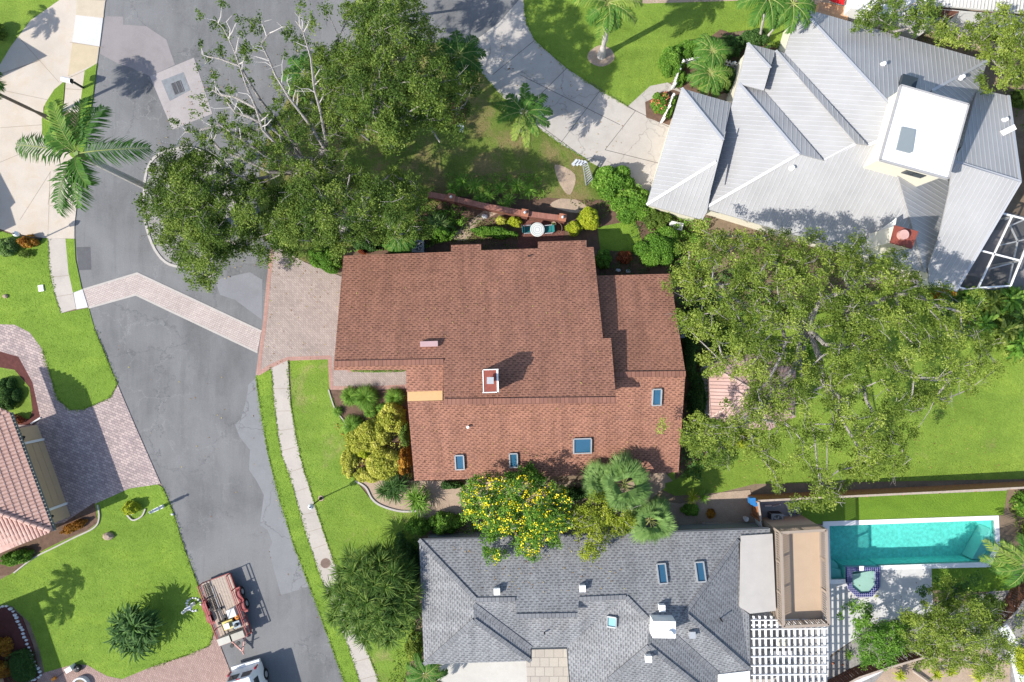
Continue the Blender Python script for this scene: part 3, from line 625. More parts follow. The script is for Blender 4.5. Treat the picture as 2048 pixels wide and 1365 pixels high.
ft2 = wallfrom([(840, 950), (1346, 935)], 2.75) + [(sR.x - .4, sR.y - .05), (U(1222, 752).x, U(1222, 752).y), (U(1222, 800).x, U(1222, 800).y), (U(826, 806).x, U(826, 806).y)]
walls(mb, ft2, 0, lambda p: south.z + south.s * south.n.dot(Vector((p[0], p[1], 0)) - Vector((south.A.x, south.A.y, 0))) - .17)
ft3 = wallfrom([(1200, 560), (1330, 556)], 2.4) + [(sR.x - .4, sR.y + .05), (Wv(1200, 748).x, Wv(1200, 748).y)]
walls(mb, ft3, 0, lambda p: wing.z + wing.s * wing.n.dot(Vector((p[0], p[1], 0)) - Vector((wing.A.x, wing.A.y, 0))) - .17)
mb.build('wall', M['brownwall'], bh)
def normal(pl): return Vector((-pl.n.x * pl.s, -pl.n.y * pl.s, 1)).normalized()
for c, wd, ln, lab in (((919.5, 924), .52, .98, 'narrow blue skylight nearest the left end of the roof'), ((1027, 920), .48, .95, 'narrow skylight near the flowering tree'), ((1164.5, 891), 1.08, 1.0, 'square wide blue skylight'), ((1313, 794), .52, 1.05, 'narrow blue skylight near the right end of the roof')):
    skylight(bh, c, wd, ln, U(*c).z, normal(south), R(1.8), lab=lab)
# chimney
def boxrot(mb, c, sz, rz): mb.box(c, sz, rz)
ch = P(981, 762.5, 7.3); zb = 4.6
mb = MB(); mb.box((ch.x, ch.y, (zb + 7.2) / 2), (.78, 1.22, 7.2 - zb), R(1.8)); cho = mb.build('chimney', M['brownwall'], bh)
mb = MB(); mb.box((ch.x, ch.y, 7.23), (.82, 1.28, .07), R(1.8)); mb.build('chimney_cap', M['rustred'], cho)
mb = MB()
for dx, dy, sx_, sy_ in ((-.41, 0, .05, 1.3), (.40, 0, .10, 1.3), (0, .64, .9, .05), (0, -.64, .9, .05)): mb.box((ch.x + dx, ch.y + dy, 7.275), (sx_, sy_, .05), R(1.8))
mb.build('cap_rim', M['offwhite'], cho)
mb = MB(); mb.tube((ch.x, ch.y + .05, 7.2), (ch.x, ch.y + .05, 7.6), .14, .14, 12); mb.box((ch.x, ch.y + .05, 7.66), (.38, .38, .12)); mb.build('flue', M['galv'], cho)
c = V(859, 690); mb = MB(); nm = normal(main); x = Vector((1, .03, 0)).normalized(); y = nm.cross(x)
mb.beam(c - x * .52 + nm * .14, c + x * .52 + nm * .14, .32, .26); mb.build('roof_vent', simple('mauve_metal', (.42, .28, .28), .5, .08), bh)
mb = MB(); c = U(936, 854); mb.tube(c, c + Vector((0, 0, .22)), .06, .06, 10); mb.tube(c + Vector((0, 0, .2)), c + Vector((0, 0, .26)), .09, .09, 10); mb.build('vent_pipe', M['white'], bh)
mb = MB(); c = V(1057, 513); mb.tube(c, c + Vector((0, 0, .22)), .05, .05, 8); mb.build('vent_pipe', M['black'], bh)
# window strips on visible inner walls
# ---- grey shingle house
gh = thing('house', 'grey shingle roofed house along the bottom with white roof vents and a white chimney', 'house', P(1160, 1240))
SL = .30; zE = 2.8
N = Plane((838, 1080), (1477, 1060.5), zE, SL, (1000, 1200)); Wp1 = Plane((838, 1080), (848, 1329), zE, SL, (940, 1200))
nw = N.at(838, 1080); r1 = N.at(952, 1199.7); r1b = N.at(1031, 1198.5); sh0 = N.at(1032, 1232); sh1 = N.at(1155, 1230); r2a = N.at(1158, 1198); r2 = N.at(1252, 1194); pk = N.at(1296, 1239); pk2 = N.at(1370, 1227); ne = N.at(1477, 1080)
fN = [nw, N.at(1180, 1067.5), N.at(1540, 1057), N.at(1540, 1072), N.at(1481, 1074), ne, pk2, pk, r2, r2a, sh1, sh0, r1b, r1]
mb = MB(); roof_face(mb, fN)
sW = P(848, 1329, zE); hW = Wp1.at(948, 1240); hW0 = Wp1.at(948, 1209)
roof_face(mb, [nw, r1, hW0, hW, sW])
e1_ = P(1061.5, 1322.5, zE); roof_face(mb, [hW, e1_, sW])
cy0 = P(1062.5, 1296, zE); roof_face(mb, [hW0, cy0, e1_, hW])
Ss = Plane((1062, 1296), (1134, 1294.5), zE, SL, (1100, 1220))
cy1 = P(1134, 1294.5, zE); s_r1, s_r1b = Ss.at(952, 1199.7), Ss.at(1252, 1194)
roof_face(mb, [r1, r1b, Vector((sh0.x, sh0.y, Ss.at(1032, 1236).z - .05)), Vector((sh1.x, sh1.y, Ss.at(1155, 1234).z - .05)), r2a, r2, cy1, cy0, hW0])
W2 = Plane((1134, 1294.5), (1140, 1440), zE, SL, (1250, 1300))
w_a = W2.at(1297, 1292); w_b = W2.at(1216, 1360)
roof_face(mb, [cy1, r2, pk, W2.at(1296, 1268), w_a, w_b, P(1146, 1440, zE)])
E = Plane((1479.6, 1080), (1500, 1340), zE, SL, (1400, 1220)); ee = P(1500, 1340, zE)
roof_face(mb, [ne, P(1481, 1215, zE), P(1498, 1230, zE), ee, pk2])
SSp = Plane((1436, 1347), (1500, 1340), zE, SL, (1400, 1250)); sv0 = SSp.at(1350, 1272)
roof_face(mb, [pk2, ee, P(1436, 1348, zE), sv0, W2.at(1296, 1268), pk])
roof_face(mb, [W2.at(1296, 1268), sv0, P(1436, 1348, zE), P(1432, 1400, zE), w_a])
roof_face(mb, [w_a, P(1432, 1400, zE), P(1440, 1440, zE), P(1146, 1440, zE), w_b])
# dormer-like raised end
rg = mb.build('roof', M['shingle_grey'], gh)
mb = MB()
for a, c in ((nw, r1), (r1, r1b), (sh0, sh1), (r2a, r2), (r2, pk), (pk2, ne), (pk2, ee), (hW, sW), (hW, e1_), (w_a, w_b), (w_a, P(1432, 1400, zE)), (sv0, P(1436, 1348, zE)), (hW0, cy0)):
    mb.beam(a + Vector((0, 0, .03)), c + Vector((0, 0, .03)), .26, .05)
mb.build('ridge_cap', M['ridge_grey'], rg)
mb = MB(); walls(mb, wallfrom([(850, 1090), (1538, 1068), (1535, 1105), (1470, 1107), (1485, 1225), (1485, 1330), (1420, 1335), (1415, 1440), (1150, 1440), (1146, 1282), (1052, 1285), (1050, 1312), (860, 1318)], zE), 0, zE - .02); mb.build('wall', M['greywall'], gh)
mb = MB()
for a, c in (((1062.5, 1297), (1134, 1295.5)), ((1135, 1296), (1146, 1440)), ((1062, 1297), (1061.5, 1322)), ((838, 1079), (1536, 1056))): mb.beam(P(*a, zE - .06), P(*c, zE - .06), .12, .13)
mb.build('gutter', simple('dark_gutter', (.05, .055, .06), .4), gh)
for c, wd, ln, lab, pl, pane in (((1323.5, 1147), .52, 1.15, 'blue skylight left of its twin', N, 'skylight'), ((1400, 1143.5), .52, 1.15, 'blue skylight nearest the flat roof', N, 'skylight')):
    skylight(gh, c, wd, ln, pl.at(*c).z, normal(pl), R(4), lab=lab, pane=pane)
skylight(gh, (1223.5, 1243), .55, .62, W2.at(1223.5, 1243).z, normal(W2), R(-2), pane='skylight_c', lab='small pale aqua skylight')
for c, pl in (((994, 1180), N), ((1164, 1174), N), ((1322, 1213), N), ((1295, 1314), Ss), ((1382, 1266), SSp)):
    o = pl.at(*c) if pl is not Ss else W2.at(*c); mb = MB(); mb.box(o + Vector((0, 0, .16)), (.34, .36, .34), R(2)); mb.box(o + Vector((0, 0, .345)), (.38, .4, .04), R(2)); mb.build('roof_vent', M['white' if c[0] != 1382 else 'galv'], gh)
for c in ((1440, 1237),): 
    mb = MB(); o = E.at(*c); mb.tube(o, o + Vector((0, 0, .5)), .05, .05, 8); mb.build('vent_pipe', M['black'], gh)
for c, pl in (((1157, 1082), N), ((1089, 1265), Ss)):
    mb = MB(); o = pl.at(*c); mb.tube(o, o + Vector((0, 0, .28)), .05, .05, 8); mb.build('vent_pipe', M['black'], gh)
o = P(1327.5, 1258, 5.0); mb = MB(); mb.box((o.x, o.y, 4.2), (1.35, 1.0, 1.9), R(-1)); cg = mb.build('chimney', M['offwhite'], gh)
mb = MB(); mb.tube((o.x + .3, o.y - .2, 5.1), (o.x + .3, o.y - .2, 5.35), .2, .2, 14); mb.build('flue', M['offwhite'], cg)
mb = MB(); mb.prism(wallfrom([(1482, 1072), (1545, 1068), (1552, 1222), (1500, 1228), (1480, 1215)], 3.0), 2.6, 3.0); mb.build('flat_roof', concrete('gravel_roof', (.41, .385, .355), (.33, .31, .29)), gh)
mb = MB(); mb.prism(wallfrom([(1437, 1350), (1500, 1343), (1500, 1440), (1437, 1440)], 2.9), 2.5, 2.88); mb.build('flat_roof', M['offwhite'], gh)

# ---- pale metal roof house
mh = thing('house', 'big house with pale standing seam metal hip roofs and a square white topped tower', 'house', P(1640, 300))
ms = .65; MZ = 3.0
ms = .57
W1 = Plane((1464, 209), (1409, 417), MZ, ms, (1550, 300)); A = W1.at
S3 = Plane((1412, 417), (1683, 496), MZ, ms, (1600, 350))
G1 = Plane((1363, 177), (1293, 410), 2.8, .6, (1430, 300)); Gn = Plane((1363, 177), (1463, 206), 2.8, .6, (1430, 280)); Gs = Plane((1293, 410), (1405, 440), 2.8, .6, (1430, 330))
T2 = Plane((1494.7, 87), (1551, 102), MZ, ms, (1530, 150)); N1 = Plane((1478, 168), (1528, 181), MZ, ms, (1600, 300)); N3 = Plane((1551, 102), (1569.5, 106), MZ, ms, (1712, 287))
W2p = Plane((1551, 102), (1523.5, 206), MZ, ms, (1650, 250)); W3p = Plane((1597, 14), (1569.5, 106), MZ, ms, (1700, 200))
N4 = Plane((1597, 14), (1974, 122), MZ, ms, (1780, 200)); E4 = Plane((1974, 122), (1949, 210), MZ, ms, (1860, 190))
E5 = Plane((1955, 178), (2016, 192), MZ, .46, (2000, 330)); S5 = Plane((1858, 567), (1910, 583), MZ, .46, (1960, 350)); F6 = Plane((1855, 560), (1881, 463), MZ, ms, (1800, 400))
Gc = Plane((1463, 206), (1412, 417), 2.8, .01, (1440, 300))
spec = [(G1, [(1363, 177), (1293, 410), (1432, 324), (1446, 281)]), (Gn, [(1363, 177), (1446, 281), (1463, 206)]), (Gs, [(1293, 410), (1405, 440), (1414, 424), (1432, 324)]),
        (G1, [(1446, 281), (1432, 324), (1422, 380), (1452, 262)]),
        (W1, [(1494.7, 87), (1478, 168), (1528, 181), (1540.4, 137)]), (T2, [(1494.7, 87), (1540.4, 137), (1551, 102)]), (W1, [(1494.7, 87), (1464, 209), (1409, 417), (1597.5, 308.4), (1478, 168)]),
        (N1, [(1478, 168), (1597.5, 308.4), (1647.5, 321.5), (1528, 181)]), (W2p, [(1551, 102), (1523, 206), (1528, 181), (1647.5, 321.5), (1712, 287.5)]), (N3, [(1551, 102), (1712, 287.5), (1735.4, 290.8), (1569.5, 106)]),
        (W3p, [(1597, 14), (1569.5, 106), (1735.4, 290.8), (1774, 275), (1787, 219)]), (N4, [(1597, 14), (1787, 219), (1850, 190), (1863, 182), (1974.5, 122)]),
        (E4, [(1974.5, 122), (1863, 182), (1850, 250), (1880, 320), (1925, 292), (1949, 210)]),
        (S3, [(1409, 417), (1683, 497), (1850, 545), (1821, 440), (1792, 339), (1774, 275), (1735.4, 290.8), (1712, 287.5), (1647.5, 321.5), (1597.5, 308.4)]),
        (F6, [(1792, 339), (1821, 440), (1850, 545), (1857, 532), (1880, 466), (1899, 381), (1895, 340)]),
        (E5, [(1955, 178), (1925, 292), (1905, 323), (2039, 364), (2016, 192)]), (S5, [(1905, 323), (1899, 381), (1880, 466), (1857, 532), (1858, 567), (1910, 583), (2039, 364)])]
faces = [[pl.at(*p) for p in q] for pl, q in spec]
mb = MB(); sm = MB()
for f in faces:
    roof_face(mb, f, .10); seams(sm, f, .285, .028, .022)
ga, gb = G1.at(1363, 177), G1.at(1293, 410); gr1, gr2 = G1.at(1446, 281), G1.at(1432, 324); wa = W1.at(1494.7, 87); wt = W1.at(1540.4, 137); w1p = W1.at(1478, 168); wv = W1.at(1597.5, 308.4); wc = W1.at(1409, 417); wl = W2p.at(1551, 102); tp2 = W2p.at(1712, 287.5); v2 = W2p.at(1647.5, 321.5)
v3 = W3p.at(1735.4, 290.8); pk4 = W3p.at(1774, 275); t4 = W3p.at(1597, 14); pk3 = W3p.at(1787, 219); h4 = N4.at(1863, 182); ne4 = N4.at(1974.5, 122); r5a, r5b = E5.at(1905, 323), E5.at(2039, 364); s_h0 = S3.at(1792, 339); s_h1 = S3.at(1821, 440); se = S3.at(1850, 545); s5 = S5.at(1910, 583)
rm = mb.build('roof', M['metal'], mh); sm.build('roof_seams', simple('seam_metal', (.50, .50, .51), .4, .03, metal=.2), rm)
mb = MB()
for a, c in ((ga, gr1), (gb, gr2), (wa, wt), (w1p, wv), (wc, wv), (wl, tp2), (v2, tp2), (v3, pk4), (t4, pk3), (h4, ne4), (r5a, r5b), (s_h0, s_h1), (s_h1, se), (s5, r5b), (r5b, P(2016, 192, MZ))):
    mb.beam(a + Vector((0, 0, .05)), c + Vector((0, 0, .05)), .17, .05)
mb.build('ridge_cap', simple('ridge_metal', (.46, .46, .47), .4, .04, metal=.2), rm)
mb = MB(); walls(mb, wallfrom([(1368, 195), (1305, 402), (1405, 428), (1420, 408), (1683, 488), (1850, 535), (1858, 556), (1900, 572), (2020, 365), (2004, 205), (1949, 200), (1960, 128), (1601, 26), (1577, 106), (1500, 95), (1470, 205)], 2.8), 0, 2.82)
mb.build('wall', M['cream'], mh)
# tower
tw = [(1802, 171), (1936.7, 209.6), (1895.6, 357.8), (1759.8, 320.5)]; TZ = 7.6
tp = [P(*p, TZ) for p in tw]; ctr = sum(tp, Vector()) / 4
ins = [(Vector((p.x, p.y, 0)) - Vector((ctr.x, ctr.y, 0))) * .93 + Vector((ctr.x, ctr.y, 0)) for p in tp]
mb = MB(); walls(mb, [(p.x, p.y) for p in ins], 2.9, TZ - .2); two = mb.build('tower', M['cream'], mh)
mb = MB(); mb.prism([(p.x, p.y) for p in tp], TZ - .25, TZ); mb.build('tower_roof', M['offwhite'], two)
mb = MB()
for i in range(4): mb.beam(tp[i] + Vector((0, 0, -.02)), tp[(i + 1) % 4] + Vector((0, 0, -.02)), .10, .14)
mb.build('roof_edge', simple('edge_metal', (.35, .34, .33), .4), two)
mb = MB(); hq = [(1803, 254), (1831, 260), (1824, 305), (1819, 307), (1792, 300)]; mb.prism(wallfrom(hq, TZ + .05), TZ, TZ + .10); mb.build('roof_hatch', simple('hatch_grey', (.22, .25, .26), .4, .05), two)
u_ = (ins[2] - ins[3]).normalized(); base = (ins[3] + ins[2]) / 2; nrm_ = Vector((u_.y, -u_.x, 0))
mb = MB()
for k in (.52, .66):
    p = ins[3] + (ins[2] - ins[3]) * k * .9 + (ins[2] - ins[3]) * .12
    mb.beam(p + nrm_ * .03 - u_ * .35 + Vector((0, 0, 6.6)), p + nrm_ * .03 + u_ * .35 + Vector((0, 0, 6.6)), .05, .55)
mb.build('tower_window', M['glass'], two)
# small dark skylight by tower, red chimney, vents
mb = MB(); p = N4.at(1812, 168); mb.box(p + Vector((0, 0, .2)), (.9, .7, .3), R(-16)); mb.build('skylight', M['glass'], mh)
cq = [(1790, 451), (1837, 463), (1824, 498), (1781, 486)]; CZ = 6.4; cp = [P(*p, CZ) for p in cq]; cc = sum(cp, Vector()) / 4
mb = MB(); walls(mb, [((p.x - cc.x) * .95 + cc.x, (p.y - cc.y) * .95 + cc.y) for p in cp], 2.6, CZ - .1); cm = mb.build('chimney', M['cream'], mh)
mb = MB(); mb.prism([(p.x, p.y) for p in cp], CZ - .1, CZ); mb.build('chimney_cap', M['rustred'], cm)
mb = MB(); mb.tube((cc.x - .15, cc.y + .1, CZ), (cc.x - .15, cc.y + .1, CZ + .3), .28, .28, 18); mb.build('flue', simple('pink_pipe', (.55, .32, .28), .7), cm)
# cricket behind chimney, cream saddle
mb = MB(); q = [S3.at(1735, 505), S3.at(1720, 490), P(1793, 437, 5.4), P(1785, 490, 5.3)]; roof_face(mb, q, .1); mb.build('roof_saddle', M['offwhite'], mh)
for c, pl, mt in (((1765, 130), N4, 'white'), ((1583, 337), S3, 'white'), ((1922, 156), N4, 'white'), ((2008, 241), E5, 'white')):
    o = pl.at(*c); mb = MB(); mb.tube(o, o + Vector((0, 0, .3)), .08, .08, 12); mb.tube(o + Vector((0, 0, .28)), o + Vector((0, 0, .34)), .12, .05, 12); mb.tube(o - Vector((0, 0, .02)), o + Vector((0, 0, .05)), .17, .14, 12); mb.build('vent_pipe', M[mt], mh)
o = E5.at(2012, 262); mb = MB(); mb.beam(o + Vector((-.35, -.2, .15)), o + Vector((.35, .15, .2)), .32, .25); mb.build('roof_vent', M['offwhite'], mh)

# ---- tiled roof house at left
th = thing('house', 'tan stucco house with pink clay barrel tile roof and wide garage door at left edge', 'house', P(60, 950))
TZ_ = 2.9; tr_ = P(20, 826, TZ_); tb_ = P(107, 1062, TZ_)
Te = Plane((20, 826), (107, 1062), TZ_, .33, (-60, 1000)); Ts = Plane((107, 1062), (0, 1107), TZ_, .33, (0, 1040))
hp = Te.at(-60, 1005); 
TA = [[tr_, tb_, hp, Te.at(-140, 800), Te.at(-30, 805)], [tb_, P(0, 1107, TZ_), P(-160, 1174, TZ_), Vector((Ts.at(-160, 990).x, Ts.at(-160, 990).y, hp.z)), hp]]
mb = MB(); tl = MB()
for fi, f in enumerate(TA):
    roof_face(mb, f, .14); uvf, u, v_, nrm = roof_uvf(f); q = [uvf(p) for p in f]; w0 = f[0].dot(nrm)
    lo, hi = min(a[0] for a in q), max(a[0] for a in q); c = lo
    while c < hi:
        for a, e in clip_line(q, c):
            s0 = a
            while s0 < e - .05:       # each barrel tile is a tapered half pipe lapping the one below
                s1 = min(e, s0 + .40); A_ = u * c + v_ * s0 + nrm * (w0 + .035); B_ = u * c + v_ * s1 + nrm * (w0 + .012)
                n0 = len(tl.v); K = 5
                for X, rr in ((A_, .105), (B_, .088)):
                    for k in range(K): th_ = math.pi * k / (K - 1); tl.v.append(tuple(X + u * (rr * math.cos(th_)) + nrm * (rr * .75 * math.sin(th_))))
                for k in range(K - 1): tl.f.append([n0 + k, n0 + K + k, n0 + K + k + 1, n0 + k + 1]); tl.uv.append([(0, 0)] * 4); tl.mi.append(0)
                tl.f.append([n0 + k for k in range(K)]); tl.uv.append([(0, 0)] * K); tl.mi.append(0)
                s0 += .38
        c += .235
rt = mb.build('roof', M['tile'], th); tl.build('barrel_tiles', M['tile'], rt)
mb = MB(); d = (hp - tb_).normalized(); L_ = (hp - tb_).length; s0 = .1
while s0 < L_: mb.tube(tb_ + d * s0 + Vector((0, 0, .1)), tb_ + d * min(L_, s0 + .42) + Vector((0, 0, .07)), .15, .12, 10); s0 += .40
mb.build('hip_tiles', M['tile'], rt)
mb = MB(); mb.beam(tr_ + Vector((.06, 0, -.06)), tb_ + Vector((.06, 0, -.06)), .13, .12); mb.build('gutter', simple('green_grey_gutter', (.14, .16, .14), .5), th)
gw = [(76, 850), (142, 1033)]; ga_, gb_ = P(*gw[0]), P(*gw[1]); gd = (gb_ - ga_).normalized(); gn = Vector((gd.y, -gd.x, 0)); gn = gn if gn.x > 0 else -gn
mb = MB(); walls(mb, [(ga_.x, ga_.y), (gb_.x, gb_.y), (gb_.x - gn.x * 12, gb_.y - gn.y * 12), (ga_.x - gn.x * 12, ga_.y - gn.y * 12)], 0, TZ_ - .03); mb.build('wall', M['tan'], th)
wl_ = (gb_ - ga_).length; d0, d1 = ga_ + gd * wl_ * .16, ga_ + gd * wl_ * .86
mb = MB()
for p in (d0, d1): mb.beam(p + gn * .05 + Vector((0, 0, 0)), p + gn * .05 + Vector((0, 0, 2.45)), .14, .12)
mb.beam(d0 + gn * .05 + Vector((0, 0, 2.5)), d1 + gn * .05 + Vector((0, 0, 2.5)), .12, .14); mb.build('door_trim', M['offwhite'], th)
mb = MB(); n_ = 4
for k in range(n_):
    z = .3 + k * .6; mb.beam(d0 + gd * .1 + gn * .012 + Vector((0, 0, z)), d1 - gd * .1 + gn * .012 + Vector((0, 0, z)), .04, .57)
mb.build('garage_door', simple('tan_door', (.50, .36, .22), .7, .06), th)
for k in (.10, .93):
    p = ga_ + gd * wl_ * k + gn * .12 + Vector((0, 0, 1.9)); mb = MB(); mb.box(p, (.14, .14, .26), R(-20)); mb.lathe(p, [(.0, .24), (.13, .13)], 8); mb.build('wall_lamp', M['black'], th)
def digits(parent, txt, org, xd, up, h, mat):
    """house numerals from small bars"""
    seg = {'0': 'abcdef', '1': 'bc', '2': 'abged', '3': 'abgcd', '7': 'abc', '8': 'abcdefg', '4': 'fgbc'}
    wd = h * .5
    for i, chh in enumerate(txt):
        mb = MB(); o = org + xd * (i * h * .85)
        L = dict(a=((0, 1), (1, 1)), b=((1, 1), (1, .5)), c=((1, .5), (1, 0)), d=((0, 0), (1, 0)), e=((0, .5), (0, 0)), f=((0, 1), (0, .5)), g=((0, .5), (1, .5)))
        for s_ in seg[chh]:
            (x0, y0), (x1, y1) = L[s_]; mb.beam(o + xd * wd * x0 + up * h * y0, o + xd * wd * x1 + up * h * y1, h * .13, h * .13)
        mb.build('house_number', mat, parent)
xr = -gd if (-gd).y < 0 else gd
digits(th, '8', ga_ + gd * wl_ * .125 + gn * .03 + Vector((0, 0, 1.75)), -gd, Vector((0, 0, 1)), .24, M['black'])
digits(th, '17', ga_ + gd * wl_ * .075 + gn * .03 + Vector((0, 0, 1.75)), -gd, Vector((0, 0, 1)), .24, M['black'])

# ---- neighbour at the top right edge
nh = thing('house', 'white neighbour building with corrugated pale roof cut off at the top edge', 'house', P(1950, -20))
mb = MB(); q = [P(1872, 12, 3.2), P(2048, 28, 3.0), P(2300, 50, 3.0), P(2300, -200, 4.4), P(1880, -200, 4.4)]; roof_face(mb, q, .1); r_ = mb.build('roof', simple('pale_corrugated', (.50, .49, .46), .6, .1), nh)
sm = MB(); seams(sm, q, .22, .09, .05); sm.build('corrugation', simple('pale_corrugated_rib', (.58, .57, .54), .6, .08), r_)
mb = MB(); walls(mb, wallfrom([(1880, 18), (2300, 55), (2300, -190), (1880, -190)], 3.0), 0, 3.0); mb.build('wall', M['white'], nh)
nb2 = thing('flat_building', 'low flat white roof with a glazed strip at the top edge beyond the metal house', 'building', P(1780, -20))
mb = MB(); q = wallfrom([(1720, -80), (1702, 16), (1770, 30), (1875, 45), (1885, -80)], 2.6); mb.prism(q, 0, 2.6); mb.build('roof', M['white'], nb2)
mb = MB(); mb.beam(P(1760, -8, 2.65), P(1710, 24, 2.65), .06, .06); mb.beam(P(1770, -8, 2.65), P(1722, 24, 2.65), .06, .06); mb.build('glazing_bar', M['grey'], nb2)
fl = MB(); q = wallfrom([(1872, 14), (1920, 22), (1905, 36), (1862, 28)], 2.9); fl.prism(q, 2.7, 2.9); fl.build('rusted_panel', M['darkwood'], nb2)
# off-frame neighbour whose shadow falls on the beige driveway
oh = thing('house', 'house left of the beige driveway whose shadow falls across the concrete', 'house', P(-150, 300))
mb = MB()
for q, z in (([(-520, 100), (-94, 131), (-29, 171), (-127, 209), (-520, 330)], 4.2), ([(-520, 340), (-160, 345), (-127, 399), (-93, 464), (-103, 474), (-92, 509), (-520, 560)], 4.2)):
    mb.prism([(P(*p).x, P(*p).y) for p in q], 0, z)
mb.build('wall', M['cream'], oh)
oh2 = thing('house', 'house off the lower left edge whose shadow falls across the front lawn', 'house', P(-150, 1350))
mb = MB(); mb.prism([(P(*p).x, P(*p).y) for p in [(-500, 1420), (-109, 1260), (-14, 1222), (-8, 1245), (-29, 1255), (-19, 1280), (14, 1376), (40, 1450), (-500, 1700)]], 0, 3.6); mb.build('wall', M['tan'], oh2)
# ============================================================ VEGETATION
def leafmesh(name, cen, size, mat, parent=None, upbias=.6, aspect=.5, tint=None, dirs=None, bend=None, origin=None):
    """many single-quad leaves; cen (n,3), size (n,)"""
    cen = np.asarray(cen, float); n = len(cen)
    if n == 0: return None
    size = np.broadcast_to(np.asarray(size, float), (n,))
    nr = rng.normal(size=(n, 3)); nr[:, 2] = np.abs(nr[:, 2]) + upbias; nr /= np.linalg.norm(nr, axis=1)[:, None]
    if dirs is None: d = rng.normal(size=(n, 3))
    else: d = np.asarray(dirs, float) + 0
    d -= nr * np.sum(d * nr, axis=1)[:, None] if dirs is None else 0
    d /= np.linalg.norm(d, axis=1)[:, None] + 1e-9
    s = np.cross(nr, d); s /= np.linalg.norm(s, axis=1)[:, None] + 1e-9
    a = (size * .5)[:, None]; asp = aspect
    v = np.empty((n, 4, 3)); v[:, 0] = cen - d * a; v[:, 1] = cen + s * a * asp; v[:, 2] = cen + d * a; v[:, 3] = cen - s * a * asp
    if bend is not None: v[:, 2, 2] -= size * bend; v[:, 0, 2] -= size * bend * .2
    return quads(name, v, mat, parent, tint, origin)
def quads(name, v, mat, parent=None, tint=None, origin=None):
    n = len(v); me = bpy.data.meshes.new(name)
    me.vertices.add(n * 4); me.vertices.foreach_set('co', v.reshape(-1).astype(np.float32))
    me.loops.add(n * 4); me.loops.foreach_set('vertex_index', np.arange(n * 4, dtype=np.int32))
    me.polygons.add(n); me.polygons.foreach_set('loop_start', np.arange(0, n * 4, 4, dtype=np.int32))
    me.update(calc_edges=True)
    at = me.attributes.new('tint', 'FLOAT', 'FACE')
    t = rng.random(n) if tint is None else np.clip(tint, 0, 1); at.data.foreach_set('value', t.astype(np.float32))
    me.materials.append(mat); return link(name, me, parent, origin)
def inpoly(x, y, poly):
    poly = np.asarray(poly, float); c = np.zeros(len(x), bool); j = len(poly) - 1
    for i in range(len(poly)):
        xi, yi = poly[i]; xj, yj = poly[j]
        m = ((yi > y) != (yj > y)) & (x < (xj - xi) * (y - yi) / (yj - yi + 1e-9) + xi); c ^= m; j = i
    return c
def edge_dist(x, y, poly):
    poly = np.asarray(poly, float); d = np.full(len(x), 1e9)
    for i in range(len(poly)):
        a = poly[i]; b_ = poly[(i + 1) % len(poly)]; ab = b_ - a
        t = np.clip(((x - a[0]) * ab[0] + (y - a[1]) * ab[1]) / (ab @ ab + 1e-9), 0, 1)
        d = np.minimum(d, np.hypot(x - a[0] - t * ab[0], y - a[1] - t * ab[1]))
    return d
def branches(mb, fork, r0, pts, seeds=(), twig=.012, wob=.18, limb=.07):
    """grow limbs from the fork to every point (nearest-node tree); returns node positions"""
    pos = [np.array(fork, float)]; par = [-1]; plen = [0.0]; fixed = []
    for s_ in seeds:                       # given limbs: polylines starting at the fork
        prev = 0
        for p in s_:
            p = np.array(p, float); dd = [np.linalg.norm(p - q) for q in pos] if prev is None else None
            L = np.linalg.norm(p - pos[prev]); k = max(1, int(L / .9))
            a0 = pos[prev].copy()
            for j in range(1, k + 1):
                q = a0 + (p - a0) * j / k + (rng.normal(size=3) * .07 if j < k else 0); pos.append(q); par.append(prev); plen.append(plen[prev] + L / k); prev = len(pos) - 1
    P_ = np.array(pos); ns_ = len(pos); mxl = max(plen) + 1e-6
    order = np.argsort(np.linalg.norm(np.asarray(pts) - pos[0], axis=1)) if len(pts) else []
    for i in order:
        p = np.asarray(pts[i], float); A_ = np.array(pos); d = np.linalg.norm(A_ - p, axis=1) + .22 * np.array(plen)
        d += np.maximum(0, A_[:, 2] - p[2]) * .8
        k = int(np.argmin(d)); L = np.linalg.norm(p - pos[k]); m_ = max(1, int(L / .8)); prev = k; a0 = pos[k].copy()
        off = rng.normal(size=3) * wob * L * .5; off[2] *= .4
        for j in range(1, m_ + 1):
            t = j / m_; q = a0 + (p - a0) * t + off * math.sin(math.pi * t) + (rng.normal(size=3) * wob * .35 if j < m_ else 0)
            pos.append(q); par.append(prev); plen.append(plen[prev] + L / m_); prev = len(pos) - 1
    n = len(pos); cnt = np.ones(n)
    for i in range(n - 1, 0, -1): cnt[par[i]] += cnt[i]
    rad = np.maximum(twig, r0 * (cnt / cnt[0]) ** .52)
    for i in range(1, ns_): rad[i] = max(rad[i], limb * (1 - plen[i] / mxl) ** .7 + .022)
    for i in range(1, n):
        a = pos[par[i]]; c = pos[i]; mb.tube(a, c, min(rad[par[i]], rad[i] * 1.25), rad[i], 7 if rad[i] > .06 else (5 if rad[i] > .03 else 4), caps=False)
    return np.array(pos)
